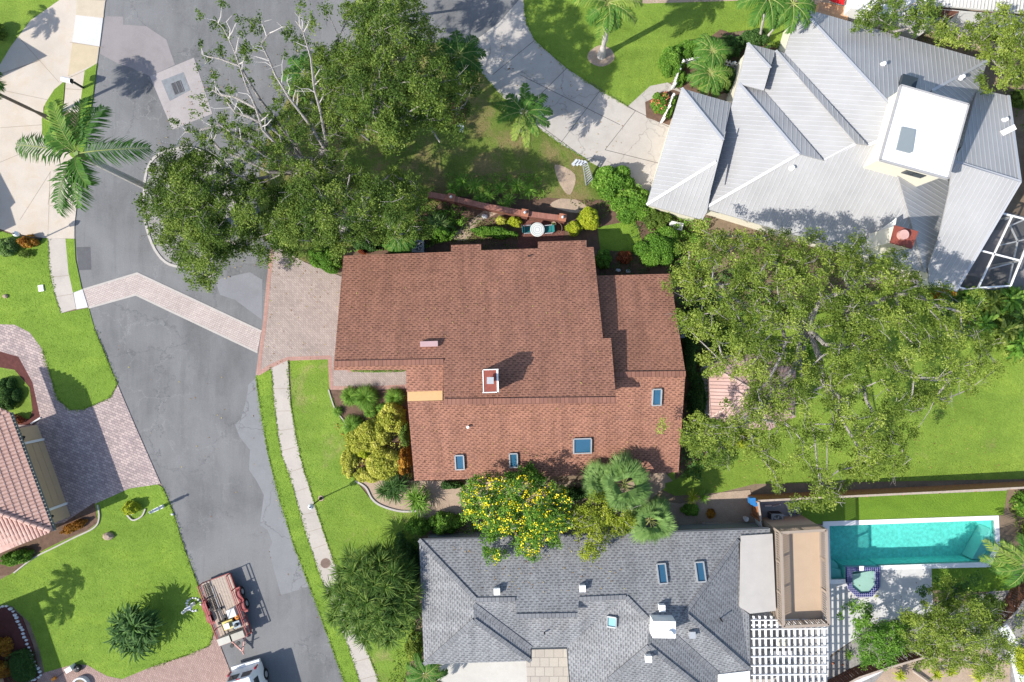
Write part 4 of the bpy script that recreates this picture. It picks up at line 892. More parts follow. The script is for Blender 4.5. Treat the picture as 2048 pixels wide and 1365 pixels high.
def crown_points(poly, zlo, zhi, spacing, holes=(), gap=.0, edge=60):
    """clump centres inside a photo outline; dome height from the outline inward; photo px -> world at own height"""
    xs = [p[0] for p in poly]; ys = [p[1] for p in poly]; st = spacing * S * 1.15
    gx, gy = np.meshgrid(np.arange(min(xs), max(xs), st), np.arange(min(ys), max(ys), st * .87)); gx[::2] += st / 2
    x = (gx + rng.normal(size=gx.shape) * st * .28).ravel(); y = (gy + rng.normal(size=gy.shape) * st * .28).ravel()
    m = inpoly(x, y, poly)
    for h in holes: m &= ~(((x - h[0]) / h[2]) ** 2 + ((y - h[1]) / h[3]) ** 2 < 1)
    m &= rng.random(len(x)) > gap; x, y = x[m], y[m]; d = np.clip(edge_dist(x, y, poly) / edge, 0, 1)
    z = zlo + (zhi - zlo) * np.sqrt(1 - (1 - d) ** 2) + rng.normal(size=len(x)) * .35
    return np.array([tuple(P(a, b_, c)) for a, b_, c in zip(x, y, z)])
def puffs(centres, r, n, size, flat=.55, jitter=.3):
    c = []; t = []; s = []
    for p in centres:
        rr = r * rng.uniform(.7, 1.35); k = max(3, int(n * (rr / r) ** 2)); base = rng.uniform(.05, .75)
        # a puff is a handful of twig tufts, not a ball
        T = max(3, k // 16); td = rng.normal(size=(T, 3)); td /= np.linalg.norm(td, axis=1)[:, None]; td[:, 2] = np.abs(td[:, 2]) * .9 - .25; tr__ = rng.uniform(.35, 1.0, (T, 1)) * rr
        tc_ = p + td * tr__ * np.array([1, 1, flat]); w_ = tc_[rng.integers(0, T, k)] + rng.normal(size=(k, 3)) * np.array([.11, .11, .07]) * (r / .5) ** .5
        c.append(w_); s.append(size * rng.uniform(.7, 1.3, k)); t.append(np.clip(base + rng.normal(size=k) * jitter * .5, 0, 1))
    return np.concatenate(c), np.concatenate(s), np.concatenate(t)
def tree(name, label, cat, base, fork, r0, polys, leaf, bark='bark', seeds=(), spacing=.75, r=.5, n=70, size=.13, group=None, bare=(), extra=None, lower=0, ebare=.02, aspect=.5, twp=.3, limb=.07):
    b0 = P(*base); root = thing(name, label, cat, b0, group); mb = MB(); fk = P(*fork)
    mid = (b0 + fk) / 2 + Vector((rng.normal() * .15, rng.normal() * .15, 0))
    mb.path([b0 - Vector((0, 0, .2)), b0 + (mid - b0) * .25, mid, fk], [r0 * 1.7, r0 * 1.15, r0 * 1.05, r0], 10)
    pts = np.concatenate([crown_points(*pp[:3], spacing, *(pp[3:] if len(pp) > 3 else ())) for pp in polys]) if polys else np.zeros((0, 3))
    sd = [[tuple(P(*q)) for q in s_] for s_ in seeds]; branches(mb, fk, r0 * .95, list(pts), sd, limb=limb)
    barepts = [tuple(P(*q)) for q in bare]
    if barepts: pass
    if lower:       # a lower, sparser layer of leaves inside the crown
        k = rng.integers(0, len(pts), int(len(pts) * lower)); low = pts[k] + rng.normal(size=(len(k), 3)) * .5 - np.array([0, 0, 1.4]); allp = np.concatenate([pts, low])
    else: allp = pts
    if extra: allp = np.concatenate([allp, np.array([tuple(P(*q)) for q in extra])])
    tw = mb
    for p_ in pts:
        for _ in range(2):
            if rng.random() < twp:
                q0 = Vector(p_) + Vector(rng.normal(size=3) * .12); dr_ = Vector((rng.normal(), rng.normal(), abs(rng.normal()) * .5 + .1)).normalized(); q1 = q0 + dr_ * rng.uniform(.3, .6); q2 = q1 + (dr_ + Vector(rng.normal(size=3) * .45)).normalized() * rng.uniform(.25, .5)
                tw.tube(q0, q1, .016, .011, 4, False); tw.tube(q1, q2, .011, .005, 4, False); tw.tube(q1, q1 + (dr_ + Vector(rng.normal(size=3) * .8)).normalized() * .3, .009, .004, 3, False)
        tk = mb.build('trunk', M[bark], root, smooth=False)
    c, s, t = puffs(allp, r, n, size); leafmesh('crown', c, s, M[leaf], root, tint=t, aspect=aspect)
    return root
def dome(n, rx, ry, h, c, shell=.25):
    a = rng.uniform(0, 2 * math.pi, n); u = np.sqrt(rng.random(n)); zz = np.sqrt(np.maximum(0, 1 - u ** 2)); k = 1 - shell * rng.random(n)
    return np.stack([c[0] + rx * u * np.cos(a) * k ** .5, c[1] + ry * u * np.sin(a) * k ** .5, c[2] + h * zz * k + .08], 1)
def bush(name, label, c, rx, ry=None, h=1.0, leaf='br_leaf', n=None, size=.14, cat='shrub', group=None, rz=0, lumps=7, flower=None, fl_n=0, aspect=.5, stems=True, neat=False):
    """a shrub of several leafy lumps on short stems; c photo px (x, y) on the ground, radii in photo px"""
    ry = ry or rx; b0 = P(c[0], c[1]); rx /= S; ry /= S; root = thing(name, label, cat, b0, group)
    n = n or int(4600 * rx * ry / (size / .14) ** 1.6) + 60
    cs = []; tt = []
    if neat:
        q = dome(int(n * 1.3), 1, 1, 1, (0, 0, 0), .12); e = 3.2
        ang = np.arctan2(q[:, 1], q[:, 0]); rad = np.hypot(q[:, 0], q[:, 1]); sq = (np.abs(np.cos(ang)) ** e + np.abs(np.sin(ang)) ** e) ** (-1 / e)
        zq = h * (1 - rad ** 5) * rng.uniform(.8, 1, len(rad)) ; zq = np.where(rad > .93, h * rng.random(len(rad)), zq)
        cs.append(np.stack([q[:, 0] * sq * rx, q[:, 1] * sq * ry, zq], 1)); tt.append(np.clip(rng.normal(.45, .22, len(q)), 0, 1))
    else:
        for i in range(lumps):
            a = 2 * math.pi * i / max(1, lumps - 1); d = 0 if i == 0 else rng.uniform(.4, .68); lr = (.62 if i == 0 else rng.uniform(.34, .5))
            lc = (d * rx * math.cos(a), d * ry * math.sin(a), 0); hh = h * (1 if i == 0 else rng.uniform(.6, .95)); m_ = int(n * lr * lr * 1.1)
            cs.append(dome(m_, lr * rx, lr * ry, hh, lc)); tt.append(np.clip(rng.uniform(.2, .7) + rng.normal(size=m_) * .2, 0, 1))
    q = np.concatenate(cs); t = np.concatenate(tt); cr, sr = math.cos(rz), math.sin(rz)
    q = np.stack([q[:, 0] * cr - q[:, 1] * sr, q[:, 0] * sr + q[:, 1] * cr, q[:, 2]], 1) + np.array(b0)
    if stems:
        mb = MB()
        for i in range(7):
            a = 2 * math.pi * i / 7; e = Vector((rx * .6 * math.cos(a), ry * .6 * math.sin(a), 0)); e = Matrix.Rotation(rz, 3, 'Z') @ e
            mb.tube(b0 + e * .15, b0 + e + Vector((0, 0, h * .75)), .03, .012, 5)
        mb.build('stem', M['bark_dark'], root)
    leafmesh('foliage', q, size * rng.uniform(.7, 1.3, len(q)), M[leaf], root, tint=t, aspect=aspect)
    if flower:
        k = rng.integers(0, len(q), fl_n); k = k[q[k, 2] > b0.z + h * .35]; f = np.repeat(q[k], 5, 0) + rng.normal(size=(len(k) * 5, 3)) * .05 + np.array([0, 0, .06])
        leafmesh('blossom', f, .11, M[flower], root, aspect=.8)
    return root
def straps(b0, n, L, wd, rise=.5, droop=.9, segs=4, up=.3, jitter=.2):
    """arching strap leaves round one head -> array of quads"""
    out = []
    for i in range(n):
        a = rng.uniform(0, 2 * math.pi); el = rng.uniform(-.15, 1.25) * rise + up * .2; l = L * rng.uniform(.65, 1.1); w_ = wd * rng.uniform(.7, 1.2)
        d = np.array([math.cos(a), math.sin(a), 0]); s = np.array([-math.sin(a), math.cos(a), 0]); p = np.array(b0, float) + rng.normal(size=3) * .03; e = el + .35
        tw = rng.uniform(-.5, .5); s = s * math.cos(tw) + np.array([0, 0, math.sin(tw)])
        for k in range(segs):
            st = l / segs; q = p + (d * math.cos(e) + np.array([0, 0, math.sin(e)])) * st; w0 = w_ * (1 - .1 * k if k else .6); w1 = w_ * (1 - (k + 1) / segs) ** .6 if k == segs - 1 else w_ * (1 - .12 * k)
            out.append([p - s * w0 / 2, q - s * max(w1, .004) / 2, q + s * max(w1, .004) / 2, p + s * w0 / 2]); p = q; e -= droop / segs * (1 + k * .4)
    return np.array(out), np.repeat(rng.random(n), segs)
def spiky(name, label, c, r, n=60, wd=.05, leaf='br_leaf', heads=None, h=.15, cat='plant', group=None, rise=.7, droop=1.0):
    b0 = P(*c); root = thing(name, label, cat, b0, group); V_ = []; T = []
    heads = heads or [(0, 0, h)]
    for hx, hy, hz in heads:
        p = P(c[0] + hx, c[1] + hy, hz); v, t = straps(p, n, r / S, wd, rise, droop); V_.append(v); T.append(t)
    quads('foliage', np.concatenate(V_), M[leaf], root, np.concatenate(T))
    mb = MB()
    for hx, hy, hz in heads: mb.tube(b0 + Vector((0, 0, -.05)), P(c[0] + hx, c[1] + hy, hz), .05, .035, 6)
    mb.build('stem', M['bark_dark'], root)
    return root
def frond(V_, T, base, az, L, el=.5, droop=1.4, leaf=.55, pairs=34, wd=.05, mb=None, tone=.5, sag=.5):
    """one feather frond: curved rachis with drooping leaflets"""
    p = np.array(base, float); e = el; n = pairs; d = np.array([math.cos(az), math.sin(az), 0]); s = np.array([-math.sin(az), math.cos(az), 0]); st = L / n; curve = rng.normal() * .2
    pts = [p.copy()]
    for k in range(n):
        a = az + curve * (k / n) ** 2; d = np.array([math.cos(a), math.sin(a), 0]); s = np.array([-math.sin(a), math.cos(a), 0])
        t = d * math.cos(e) + np.array([0, 0, math.sin(e)]); p = p + t * st; e -= droop / n; pts.append(p.copy()); f = k / n
        if f < .10: continue
        ll = leaf * (math.sin(math.pi * min(1, .18 + f * .80)) ** .55) * rng.uniform(.85, 1.1)
        for sg in (-1, 1):
            ld = s * sg * .8 + t * (.45 + .3 * f) + rng.normal(size=3) * .10 ; ld /= np.linalg.norm(ld); m1 = p + ld * ll * .5 + np.array([0, 0, .02 * ll]); tp_ = p + ld * ll * .97 + np.array([0, 0, -sag * ll * rng.uniform(.5, 1)])
            wv_ = t * wd * .85
            V_.append([p - wv_ * .5, m1 - wv_, m1 + wv_, p + wv_ * .5]); V_.append([m1 - wv_, tp_ - wv_ * .12, tp_ + wv_ * .12, m1 + wv_]); c = tone + rng.normal() * .12; T += [c, c]
    if mb is not None:
        for k in range(0, n, 3): mb.tube(pts[k], pts[min(n, k + 3)], .035 * (1 - .8 * k / n), .035 * (1 - .8 * min(n, k + 3) / n), 4, caps=False)
def palm(name, label, base, crown, fronds, r=.13, cat='palm tree', leaf='palm_leaf', bark='bark', group=None, bend=.0, shaft=False, leaflen=.6, pairs=34, wd=.05, mid=None):
    b0 = P(*base); c0 = P(*crown); root = thing(name, label, cat, b0, group); mb = MB(); N_ = 9; pts = []; rs = []
    for k in range(N_ + 1):
        t = k / N_; q = b0.lerp(c0, t) + Vector((0, 0, 0)); q.x += bend * math.sin(math.pi * t)
        if mid: m_ = P(*mid); q = b0 * (1 - t) ** 2 + m_ * 2 * t * (1 - t) + c0 * t * t
        pts.append(q); rs.append(r * (1.5 - .9 * min(1, t * 4)) if t < .25 else r * (1 - .3 * t))
    mb.path(pts, rs, 10)
    mb.build('trunk', M[bark], root)
    if shaft: sh_ = MB(); sh_.tube(c0 - (c0 - pts[-2]).normalized() * .5, c0 + Vector((0, 0, .25)), r * .85, r * .6, 10); sh_.build('crownshaft', M['br_leafs'] if 'br_leafs' in M else MAT.setdefault('shaftm', simple('green_shaft', (.18, .26, .08), .6)), root)
    V_ = []; T = []; rb = MB()
    for f in fronds:
        az, L = f[0], f[1]; el = f[2] if len(f) > 2 else .5; dr = f[3] if len(f) > 3 else 1.3; tone = f[4] if len(f) > 4 else .45
        frond(V_, T, c0 + Vector((0, 0, .12)), R(az), L, el, dr, leaflen, pairs, wd, rb, tone)
    quads('frond', np.array(V_), M[leaf], root, np.array(T)); rb.build('frond_rib', MAT.setdefault('ribm', simple('frond_rib', (.25, .28, .08), .6)), root)
    return root
def fanleaf(V_, T, base, az, el, L, rad, n=26, tone=.5, spread=2.6, droop=.35):
    p = np.array(base, float); d = np.array([math.cos(az) * math.cos(el), math.sin(az) * math.cos(el), math.sin(el)]); hub = p + d * L
    s = np.array([-math.sin(az), math.cos(az), 0]); 
    for k in range(n):
        a = (k / (n - 1) - .5) * spread * 1.15; ld = d * math.cos(a) + s * math.sin(a); ld[2] -= droop * .3; l = rad * (1 - .22 * abs(a) / (spread / 2)) * rng.uniform(.85, 1.08)
        m1 = hub + ld * l * .55; tp_ = hub + ld * l + np.array([0, 0, -droop * l * rng.uniform(.3, .8)]); q = np.cross(ld, np.array([0, 0, 1])); q /= np.linalg.norm(q) + 1e-9; w_ = l * .038
        V_.append([hub - q * w_ * .3, m1 - q * w_, m1 + q * w_, hub + q * w_ * .3]); V_.append([m1 - q * w_, tp_ - q * w_ * .1, tp_ + q * w_ * .1, m1 + q * w_]); c = tone + rng.normal() * .12; T += [c, c]
    return p, hub
def fanpalm(name, label, base, crown, nf=22, L=.7, rad=.9, r=.14, leaf='sabal_leaf', cat='palm tree', group=None, els=(-.3, 1.2), azs=None, n=26, trunk=True):
    b0 = P(*base); c0 = P(*crown); root = thing(name, label, cat, b0, group); mb = MB()
    mb.path([b0, b0.lerp(c0, .5), c0], [r * 1.2, r, r * 1.1], 9)
    V_ = []; T = []; st = MB()
    for i in range(nf):
        az = rng.uniform(0, 2 * math.pi) if azs is None else R(rng.uniform(*azs)); el = rng.uniform(*els); a, h_ = fanleaf(V_, T, c0, az, el, L * rng.uniform(.7, 1.2), rad * rng.uniform(.8, 1.1), n, rng.uniform(.25, .75))
        st.tube(a, h_, .02, .014, 4, caps=False)
    mb.build('trunk', M['bark_dark'], root); st.build('stalk', MAT.setdefault('ribm', simple('frond_rib', (.25, .28, .08), .6)), root); quads('frond', np.array(V_), M[leaf], root, np.array(T)); return root

# ---- large trees in the cul-de-sac
seedsA = [[(650, 300, 7.0), (622, 253, 7.8), (579, 197, 8.6), (552, 153, 9.0), (537, 117, 9.3), (522, 88, 9.5), (540, 66, 9.6)],
          [(652, 285, 7.2), (640, 220, 8.2), (629, 180, 8.7), (622, 117, 9.3), (606, 62, 9.8), (592, 42, 9.9)],
          [(655, 283, 6.8), (661, 217, 7.8), (677, 173, 8.4), (664, 150, 8.6)], [(655, 283, 6.8), (690, 248, 7.2), (694, 230, 7.4)],
          [(625, 318, 6.2), (572, 313, 7.4), (525, 260, 8.4), (512, 217, 8.8), (480, 133, 9.2), (467, 97, 9.5), (447, 57, 9.6), (430, 40, 9.7)],
          [(480, 133, 9.2), (440, 118, 9.3), (415, 114, 9.2)], [(512, 217, 8.8), (470, 195, 8.6), (440, 190, 8.4), (425, 180, 8.4)],
          [(600, 340, 6.0), (540, 320, 7.2), (500, 290, 7.8), (440, 250, 8.2), (395, 262, 8.2), (370, 265, 8.0)],
          [(600, 345, 6.0), (540, 345, 6.8), (490, 320, 7.2), (440, 300, 7.2), (420, 276, 7.3), (395, 280, 7.3)],
          [(590, 300, 7.0), (550, 262, 8.0), (500, 235, 8.4), (470, 225, 8.4), (455, 205, 8.4)], [(560, 350, 6), (500, 360, 6.6), (460, 345, 6.8)]]
side = []
for s_ in seedsA:
    for k in range(2, len(s_)):
        for _ in range(2):
            x, y, z = s_[k]; px_, py_, pz_ = s_[k - 1]; t = rng.uniform(.1, 1); bx_, by_, bz_ = px_ + (x - px_) * t, py_ + (y - py_) * t, pz_ + (z - pz_) * t; dx_, dy_ = x - px_, y - py_; L_ = math.hypot(dx_, dy_) + 1e-6; sg = rng.choice([-1, 1]); q_ = []
            vx, vy = dx_ / L_ * .7 - sg * dy_ / L_ * .8, dy_ / L_ * .7 + sg * dx_ / L_ * .8
            for j in range(1, 4): bx_ += vx * 13 + rng.normal() * 4; by_ += vy * 13 + rng.normal() * 4; q_.append((bx_, by_, bz_ + .15 * j))
            side.append(((px_ + (x - px_) * t, py_ + (y - py_) * t, pz_ + (z - pz_) * t), q_))
tufts = [(447, 60), (455, 75), (430, 50), (442, 100), (470, 120), (485, 140), (415, 112), (500, 165), (430, 150), (440, 190), (460, 205), (425, 185), (480, 215), (500, 225), (445, 240), (470, 252), (430, 258), (380, 262), (395, 270), (410, 272), (420, 290), (455, 275), (480, 285), (500, 262), (515, 290), (540, 300),
         (505, 45), (522, 95), (512, 60), (585, 70), (608, 85), (575, 65), (620, 130), (640, 100), (625, 55), (595, 90), (640, 118), (665, 110), (560, 210), (575, 235), (600, 215), (560, 180), (545, 160), (610, 260), (590, 275), (630, 230), (655, 200), (560, 290), (530, 255), (500, 310), (540, 330), (480, 325), (450, 310), (575, 320), (610, 330)]
bt = tree('bare_limbed_tree', 'half bare tree with long white twisting limbs reaching over the road drain', 'tree', (640, 395), (622, 345, 4.4), .30,
     [([(560, 160), (640, 190), (690, 230), (700, 320), (620, 350), (520, 330), (470, 260), (520, 190)], 6.4, 8.6, .9, (), .45)][:0] or [([(520, 215), (560, 190), (640, 170), (700, 230), (700, 330), (590, 360), (480, 340), (420, 300), (440, 240)], 5.4, 7.6, (), .12), ([(420, 200), (500, 190), (520, 230), (430, 240)], 7.4, 8.0, (), .5)],
     'o_leaf', seeds=seedsA, spacing=.7, r=.36, n=120, size=.13, twp=.7, limb=.085, bark='bark', extra=[(x, y, 8.2) for x, y in tufts], aspect=.45)
mb = MB()
for o_, q_ in side:
    pts_ = [P(*o_)] + [P(*q) for q in q_]; mb.path(pts_, [.035, .028, .018, .008][:len(pts_)], 5)
    e_ = pts_[-1]; mb.tube(pts_[2], pts_[2] + Vector((rng.normal() * .4, rng.normal() * .4, .15)), .015, .006, 4)
mb.build('bare_twigs', M['bark'], bt)
ex_ = [tuple(P(*q_[-1])) for o_, q_ in side if rng.random() < .9]; c_, s_2, t_2 = puffs(np.array(ex_), .30, 60, .13); leafmesh('leaf_tufts', c_, s_2, M['o_leaf'], bt, tint=t_2 * .7, aspect=.45)
crA = [(640, 20), (690, 10), (720, 0), (770, -20), (830, 0), (850, 50), (870, 70), (862, 110), (900, 110), (925, 130), (960, 160), (925, 190), (930, 225), (905, 250), (880, 270), (895, 300), (865, 270), (830, 250), (800, 270), (770, 300), (740, 290), (700, 270), (660, 240), (650, 200), (600, 170), (640, 130), (690, 75), (700, 40)]
tree('oak_tree', 'dense leafy tree overhanging the road at the top centre', 'tree', (775, 290), (765, 235, 4.6), .28, [(crA, 6.2, 10.2, (), .08, 70)],
     'o_leaf', seeds=[[(758, 180, 7), (752, 110, 8.6), (747, 60, 9.6)], [(770, 165, 7.8), (830, 155, 8.6), (890, 125, 8.8)], [(765, 180, 7.2), (805, 100, 9), (812, 70, 9.4)], [(745, 195, 7.4), (700, 190, 8), (650, 150, 8)], [(800, 230, 6), (850, 240, 6.6), (880, 285, 6.4)]], spacing=.66, r=.5, n=270, size=.125, lower=.45)
crC = [(305, 330), (330, 300), (365, 294), (405, 305), (450, 308), (470, 345), (520, 350), (560, 380), (590, 430), (560, 470), (510, 480), (470, 520), (450, 545), (400, 565), (360, 540), (350, 500), (310, 470), (283, 410), (300, 370)]
tree('oak_tree', 'round bushy tree growing from the kerbed traffic island', 'tree', (445, 450), (430, 430, 3.8), .26, [(crC, 4.2, 8.0, (), 0, 80), ([(330, 330), (400, 330), (450, 380), (450, 470), (400, 520), (340, 480), (315, 400)], 4.0, 6.0, (), .1, 60)],
     'o_leaf', seeds=[[(480, 380, 6), (560, 350, 7)], [(400, 400, 5.5), (340, 350, 6)], [(400, 470, 5.6), (370, 520, 5.6)]], spacing=.66, r=.5, n=270, size=.125, lower=.45)
crD = [(560, 370), (600, 345), (660, 345), (720, 350), (770, 345), (820, 350), (850, 380), (870, 375), (845, 420), (850, 460), (800, 480), (760, 470), (720, 490), (680, 510), (620, 495), (560, 500), (520, 520), (505, 490), (540, 430)]
tree('oak_tree', 'wide leafy tree above the corner of the brown roof and brick driveway', 'tree', (690, 470), (690, 440, 4.2), .27, [(crD, 5.0, 8.8, (), .10, 80)],
     'o_leaf', seeds=[[(640, 420, 6.2), (590, 380, 7.2)], [(740, 410, 6.4), (800, 390, 7.4)], [(690, 400, 7), (700, 350, 7.4)]], spacing=.66, r=.5, n=270, size=.125, lower=.45)
# ---- big spreading tree over the lawn on the right
crB = [(1368, 480), (1400, 455), (1450, 465), (1500, 455), (1560, 470), (1620, 465), (1680, 485), (1720, 470), (1760, 500), (1800, 500), (1830, 545), (1890, 570), (1950, 610), (1995, 690), (2005, 740), (1950, 775), (1900, 790), (1850, 830), (1820, 900), (1790, 960), (1760, 970), (1700, 950), (1680, 1000), (1650, 1030), (1610, 1000), (1590, 1015), (1560, 985), (1530, 930), (1480, 900), (1440, 900), (1390, 880), (1360, 880),
       (1385, 800), (1370, 740), (1400, 700), (1360, 640), (1345, 570)]
tree('spreading_oak', 'huge pale green spreading tree with grey limbs over the right lawn and gazebo', 'tree', (1560, 640), (1616, 655, 4.6), .46,
     [(crB, 5.6, 9.6, ((1628, 700, 32, 40), (1790, 690, 30, 26), (1640, 630, 28, 14), (1450, 790, 38, 48), (1565, 738, 24, 20), (1590, 818, 14, 16), (1745, 800, 26, 30), (1650, 830, 26, 24), (1880, 720, 24, 18), (1700, 560, 24, 14), (1450, 560, 20, 20), (1840, 840, 30, 20), (1575, 890, 25, 25), (1390, 760, 22, 60), (1680, 900, 26, 40), (1590, 960, 24, 30)), .27, 90)],
     'o_leaf2', seeds=[[(1690, 640, 6), (1740, 610, 7), (1790, 590, 8), (1840, 570, 8.2)], [(1650, 690, 6), (1720, 700, 7), (1780, 720, 7.6), (1850, 760, 7.6), (1900, 760, 7.4)], [(1640, 720, 6), (1660, 790, 6.6), (1690, 850, 7), (1720, 900, 7)], [(1600, 720, 5.6), (1605, 790, 6.2), (1630, 880, 6.6), (1640, 970, 6.8)],
                       [(1560, 690, 6), (1500, 700, 7), (1440, 720, 7)], [(1585, 600, 6.4), (1560, 540, 7.4), (1540, 490, 7.6)], [(1640, 600, 6.8), (1700, 580, 7.6), (1740, 530, 7.8)], [(1540, 640, 6.5), (1470, 600, 7.4), (1410, 540, 7.6)], [(1580, 750, 6), (1520, 820, 6.6), (1450, 860, 6.8)]],
     spacing=.60, r=.46, n=190, size=.12, lower=.2)
tree('small_oak', 'small bushy tree between the brown house and the striped gazebo', 'tree', (1395, 870), (1393, 870, 1.8), .12, [([(1372, 850), (1420, 845), (1470, 870), (1500, 905), (1440, 940), (1390, 935), (1365, 900)], 2.6, 4.2, (), .1, 30)], 'o_leaf', spacing=.55, r=.42, n=180, size=.14)
# trees top right
crT = [(1690, 50), (1720, 15), (1760, 0), (1800, -20), (1870, -10), (1880, 20), (1865, 50), (1850, 75), (1800, 72), (1760, 60), (1720, 60)]
tree('hedge_tree', 'leafy tree with pale twigs above the metal roof at the top', 'tree', (1770, 75), (1775, 55, 2.2), .14, [(crT, 3.0, 5.0, (), .25, 50)], 'o_leaf', spacing=.55, r=.45, n=170, size=.14, lower=.3)
crT2 = [(1860, 70), (1880, 45), (1930, 50), (1980, 20), (2010, 15), (2060, 30), (2100, 60), (2100, 150), (2040, 160), (2010, 175), (1985, 165), (1985, 120), (1930, 95), (1880, 90)]
tree('hedge_tree', 'brownish green tree with tangled pale twigs at the upper right corner', 'tree', (1960, 125), (1970, 95, 2.4), .16, [(crT2, 3.4, 5.6, (), .15, 55)], 'o_leaf2', spacing=.55, r=.45, n=180, size=.14, lower=.3)

# ---- yellow flowering cassia between the two houses
crY = [(925, 985), (960, 950), (1000, 955), (1050, 945), (1060, 960), (1100, 965), (1140, 985), (1140, 1030), (1120, 1080), (1090, 1090), (1075, 1115), (1045, 1115), (1035, 1070), (1000, 1075), (960, 1050), (935, 1040)]
ct = tree('cassia_tree', 'tree covered in bright yellow blossom between the brown and grey roofs', 'tree', (1020, 1010), (1022, 1012, 2.0), .13, [(crY, 3.2, 5.2, (), .05, 40), ([(955, 1105), (985, 1090), (1012, 1105), (1000, 1130), (975, 1128)], 3.6, 3.9, (), 0, 20)], 'br_leaf', spacing=.5, r=.42, n=150, size=.14, lower=.3)
fp = crown_points(crY, 3.7, 5.6, .36, (), .15, 40); fp = np.concatenate([fp, crown_points([(955, 1105), (985, 1095), (1012, 1105), (998, 1130), (975, 1125)], 3.95, 4.2, .36, (), .3, 20)])
c, s, t = puffs(fp, .24, 8, .10, jitter=.9); c[:, 2] += .12; leafmesh('blossom', c, s, M['flower_y'], ct, tint=t, aspect=.8)
crL = [(1125, 1045), (1160, 1010), (1180, 985), (1215, 985), (1255, 1000), (1270, 1050), (1240, 1075), (1215, 1050), (1210, 1110), (1180, 1120), (1160, 1105), (1175, 1060), (1140, 1075)]
tree('lime_tree', 'small lime green tree overhanging the grey roof gutter', 'tree', (1190, 1005), (1190, 1015, 2.0), .10, [(crL, 3.0, 4.6, (), .12, 25)], 'yl_leaf' if 0 else 'lg_leaf', spacing=.45, r=.38, n=150, size=.13, lower=.3)
# ---- trees behind the pool
tree('shrub_tree', 'bright green bushy tree left of two beside the white pool deck', 'tree', (1765, 1262), (1765, 1262, 1.4), .10, [([(1718, 1240), (1760, 1235), (1810, 1250), (1820, 1290), (1790, 1320), (1750, 1340), (1722, 1320), (1715, 1280)], 2.2, 3.6, (), .03, 30)], 'br_leaf', spacing=.45, r=.42, n=170, size=.13, lower=.4)
tree('shrub_tree', 'tall feathery green tree behind the spa, widest in the lower right corner', 'tree', (1890, 1270), (1890, 1275, 2.0), .14, [([(1800, 1240), (1850, 1225), (1880, 1200), (1900, 1190), (1930, 1180), (1990, 1200), (2000, 1240), (2030, 1290), (2020, 1340), (1980, 1360), (1930, 1330), (1890, 1340), (1850, 1320), (1810, 1300)], 2.6, 5.2, (), .12, 50)], 'o_leaf2', spacing=.5, r=.46, n=190, size=.12, lower=.5)
tree('shrub_tree', 'dark low bush tree on the artificial turf edge near the pool steps', 'tree', (1905, 1185), (1905, 1188, 1.2), .08, [([(1870, 1190), (1900, 1170), (1950, 1170), (1990, 1190), (1990, 1215), (1930, 1225), (1880, 1215)], 1.8, 3.0, (), .1, 25)], 'dk_leaf', spacing=.5, r=.42, n=150, size=.13, lower=.3)

# ---- palms
palm('palm_tree', 'tall palm with drooping dark fronds leaning over the left kerb of the road', (345, 400), (157, 309, 9.6),
     [(172, 3.9, .5, 1.3, .2), (3, 3.8, .4, 1.0, .15), (80, 3.2, .6, 1.3, .4), (105, 2.8, .9, 1.2, .7), (250, 3.5, .45, 1.2, .3), (272, 3.0, .5, 1.3, .45), (62, 3.0, .55, 1.2, .3), (285, 2.0, .8, 1.4, .5), (140, 1.8, 1.0, 1.5, .55)], r=.24, bark='bark', shaft=True, leaflen=1.0, pairs=52, wd=.05)
palm('palm_tree', 'dark slim trunked palm cut off at the left edge whose shadow crosses the beige drive', (97, 236), (-42, 170, 5.9), [(a, 1.5, .6, 1.5, .4) for a in range(0, 360, 40)], r=.12, bark='bark_dark')
palm('palm_tree', 'bright green palm standing between the concrete driveway and the shaded lawn', (1042, 262), (1047, 225, 4.0), [(85, 1.9, .55, 1.3, .5), (5, 1.9, .5, 1.3, .35), (35, 1.8, .6, 1.3, .35), (-25, 1.9, .5, 1.4, .45), (-80, 2.2, .45, 1.2, .9), (-110, 1.9, .5, 1.3, .95), (165, 1.9, .5, 1.3, .35), (135, 1.5, .6, 1.3, .4), (195, 1.8, .5, 1.4, .5), (60, 1.2, 1.1, 1.4, .4), (-60, 1.8, .7, 1.3, .7)], r=.10, leaflen=.5, pairs=30, wd=.055)
palm('palm_tree', 'shaggy headed palm in a ring of mulch on the top lawn', (1202, 113), (1216, 8, 6.6), [(a + rng.uniform(-12, 12), rng.uniform(1.6, 2.2), rng.uniform(-.3, .8), 1.5, rng.uniform(.35, .95)) for a in range(0, 360, 20)], r=.20, mid=(1216, 60, 3.5), leaflen=.55)
palm('palm_tree', 'thin pale trunked palm nearer the top lawn, leaning left of its neighbour', (1519, 78), (1535, -2, 5.0), [(a, 1.9, .5, 1.4, .5) for a in range(10, 370, 45)], r=.09, group=None)
palm('palm_tree', 'thin pale trunked palm leaning towards the peak of the metal roof', (1530, 80), (1585, 10, 5.0), [(a, 1.7, .4, 1.4, .55) for a in range(0, 360, 45)], r=.09)
palm('palm_tree', 'dark green palm beside the oak at the driveway mouth', (920, 190), (918, 112, 5.2), [(a, 1.7, .5, 1.4, .2) for a in (10, 50, 95, 140, -30, -70, -110, 180)] + [(-60, 1.8, .3, 1.3, .25)], r=.09)
palm('palm_tree', 'green palm half hidden under the white limbed tree by the road edge', (625, 210), (612, 150, 4.6), [(a, 1.7, .5, 1.5, .4) for a in range(0, 360, 45)], r=.09)
palm('palm_tree', 'yellowish palm crown over the oak at the top edge', (775, 40), (762, 10, 5.6), [(a, 1.7, .5, 1.4, .9) for a in range(0, 360, 45)], r=.10)
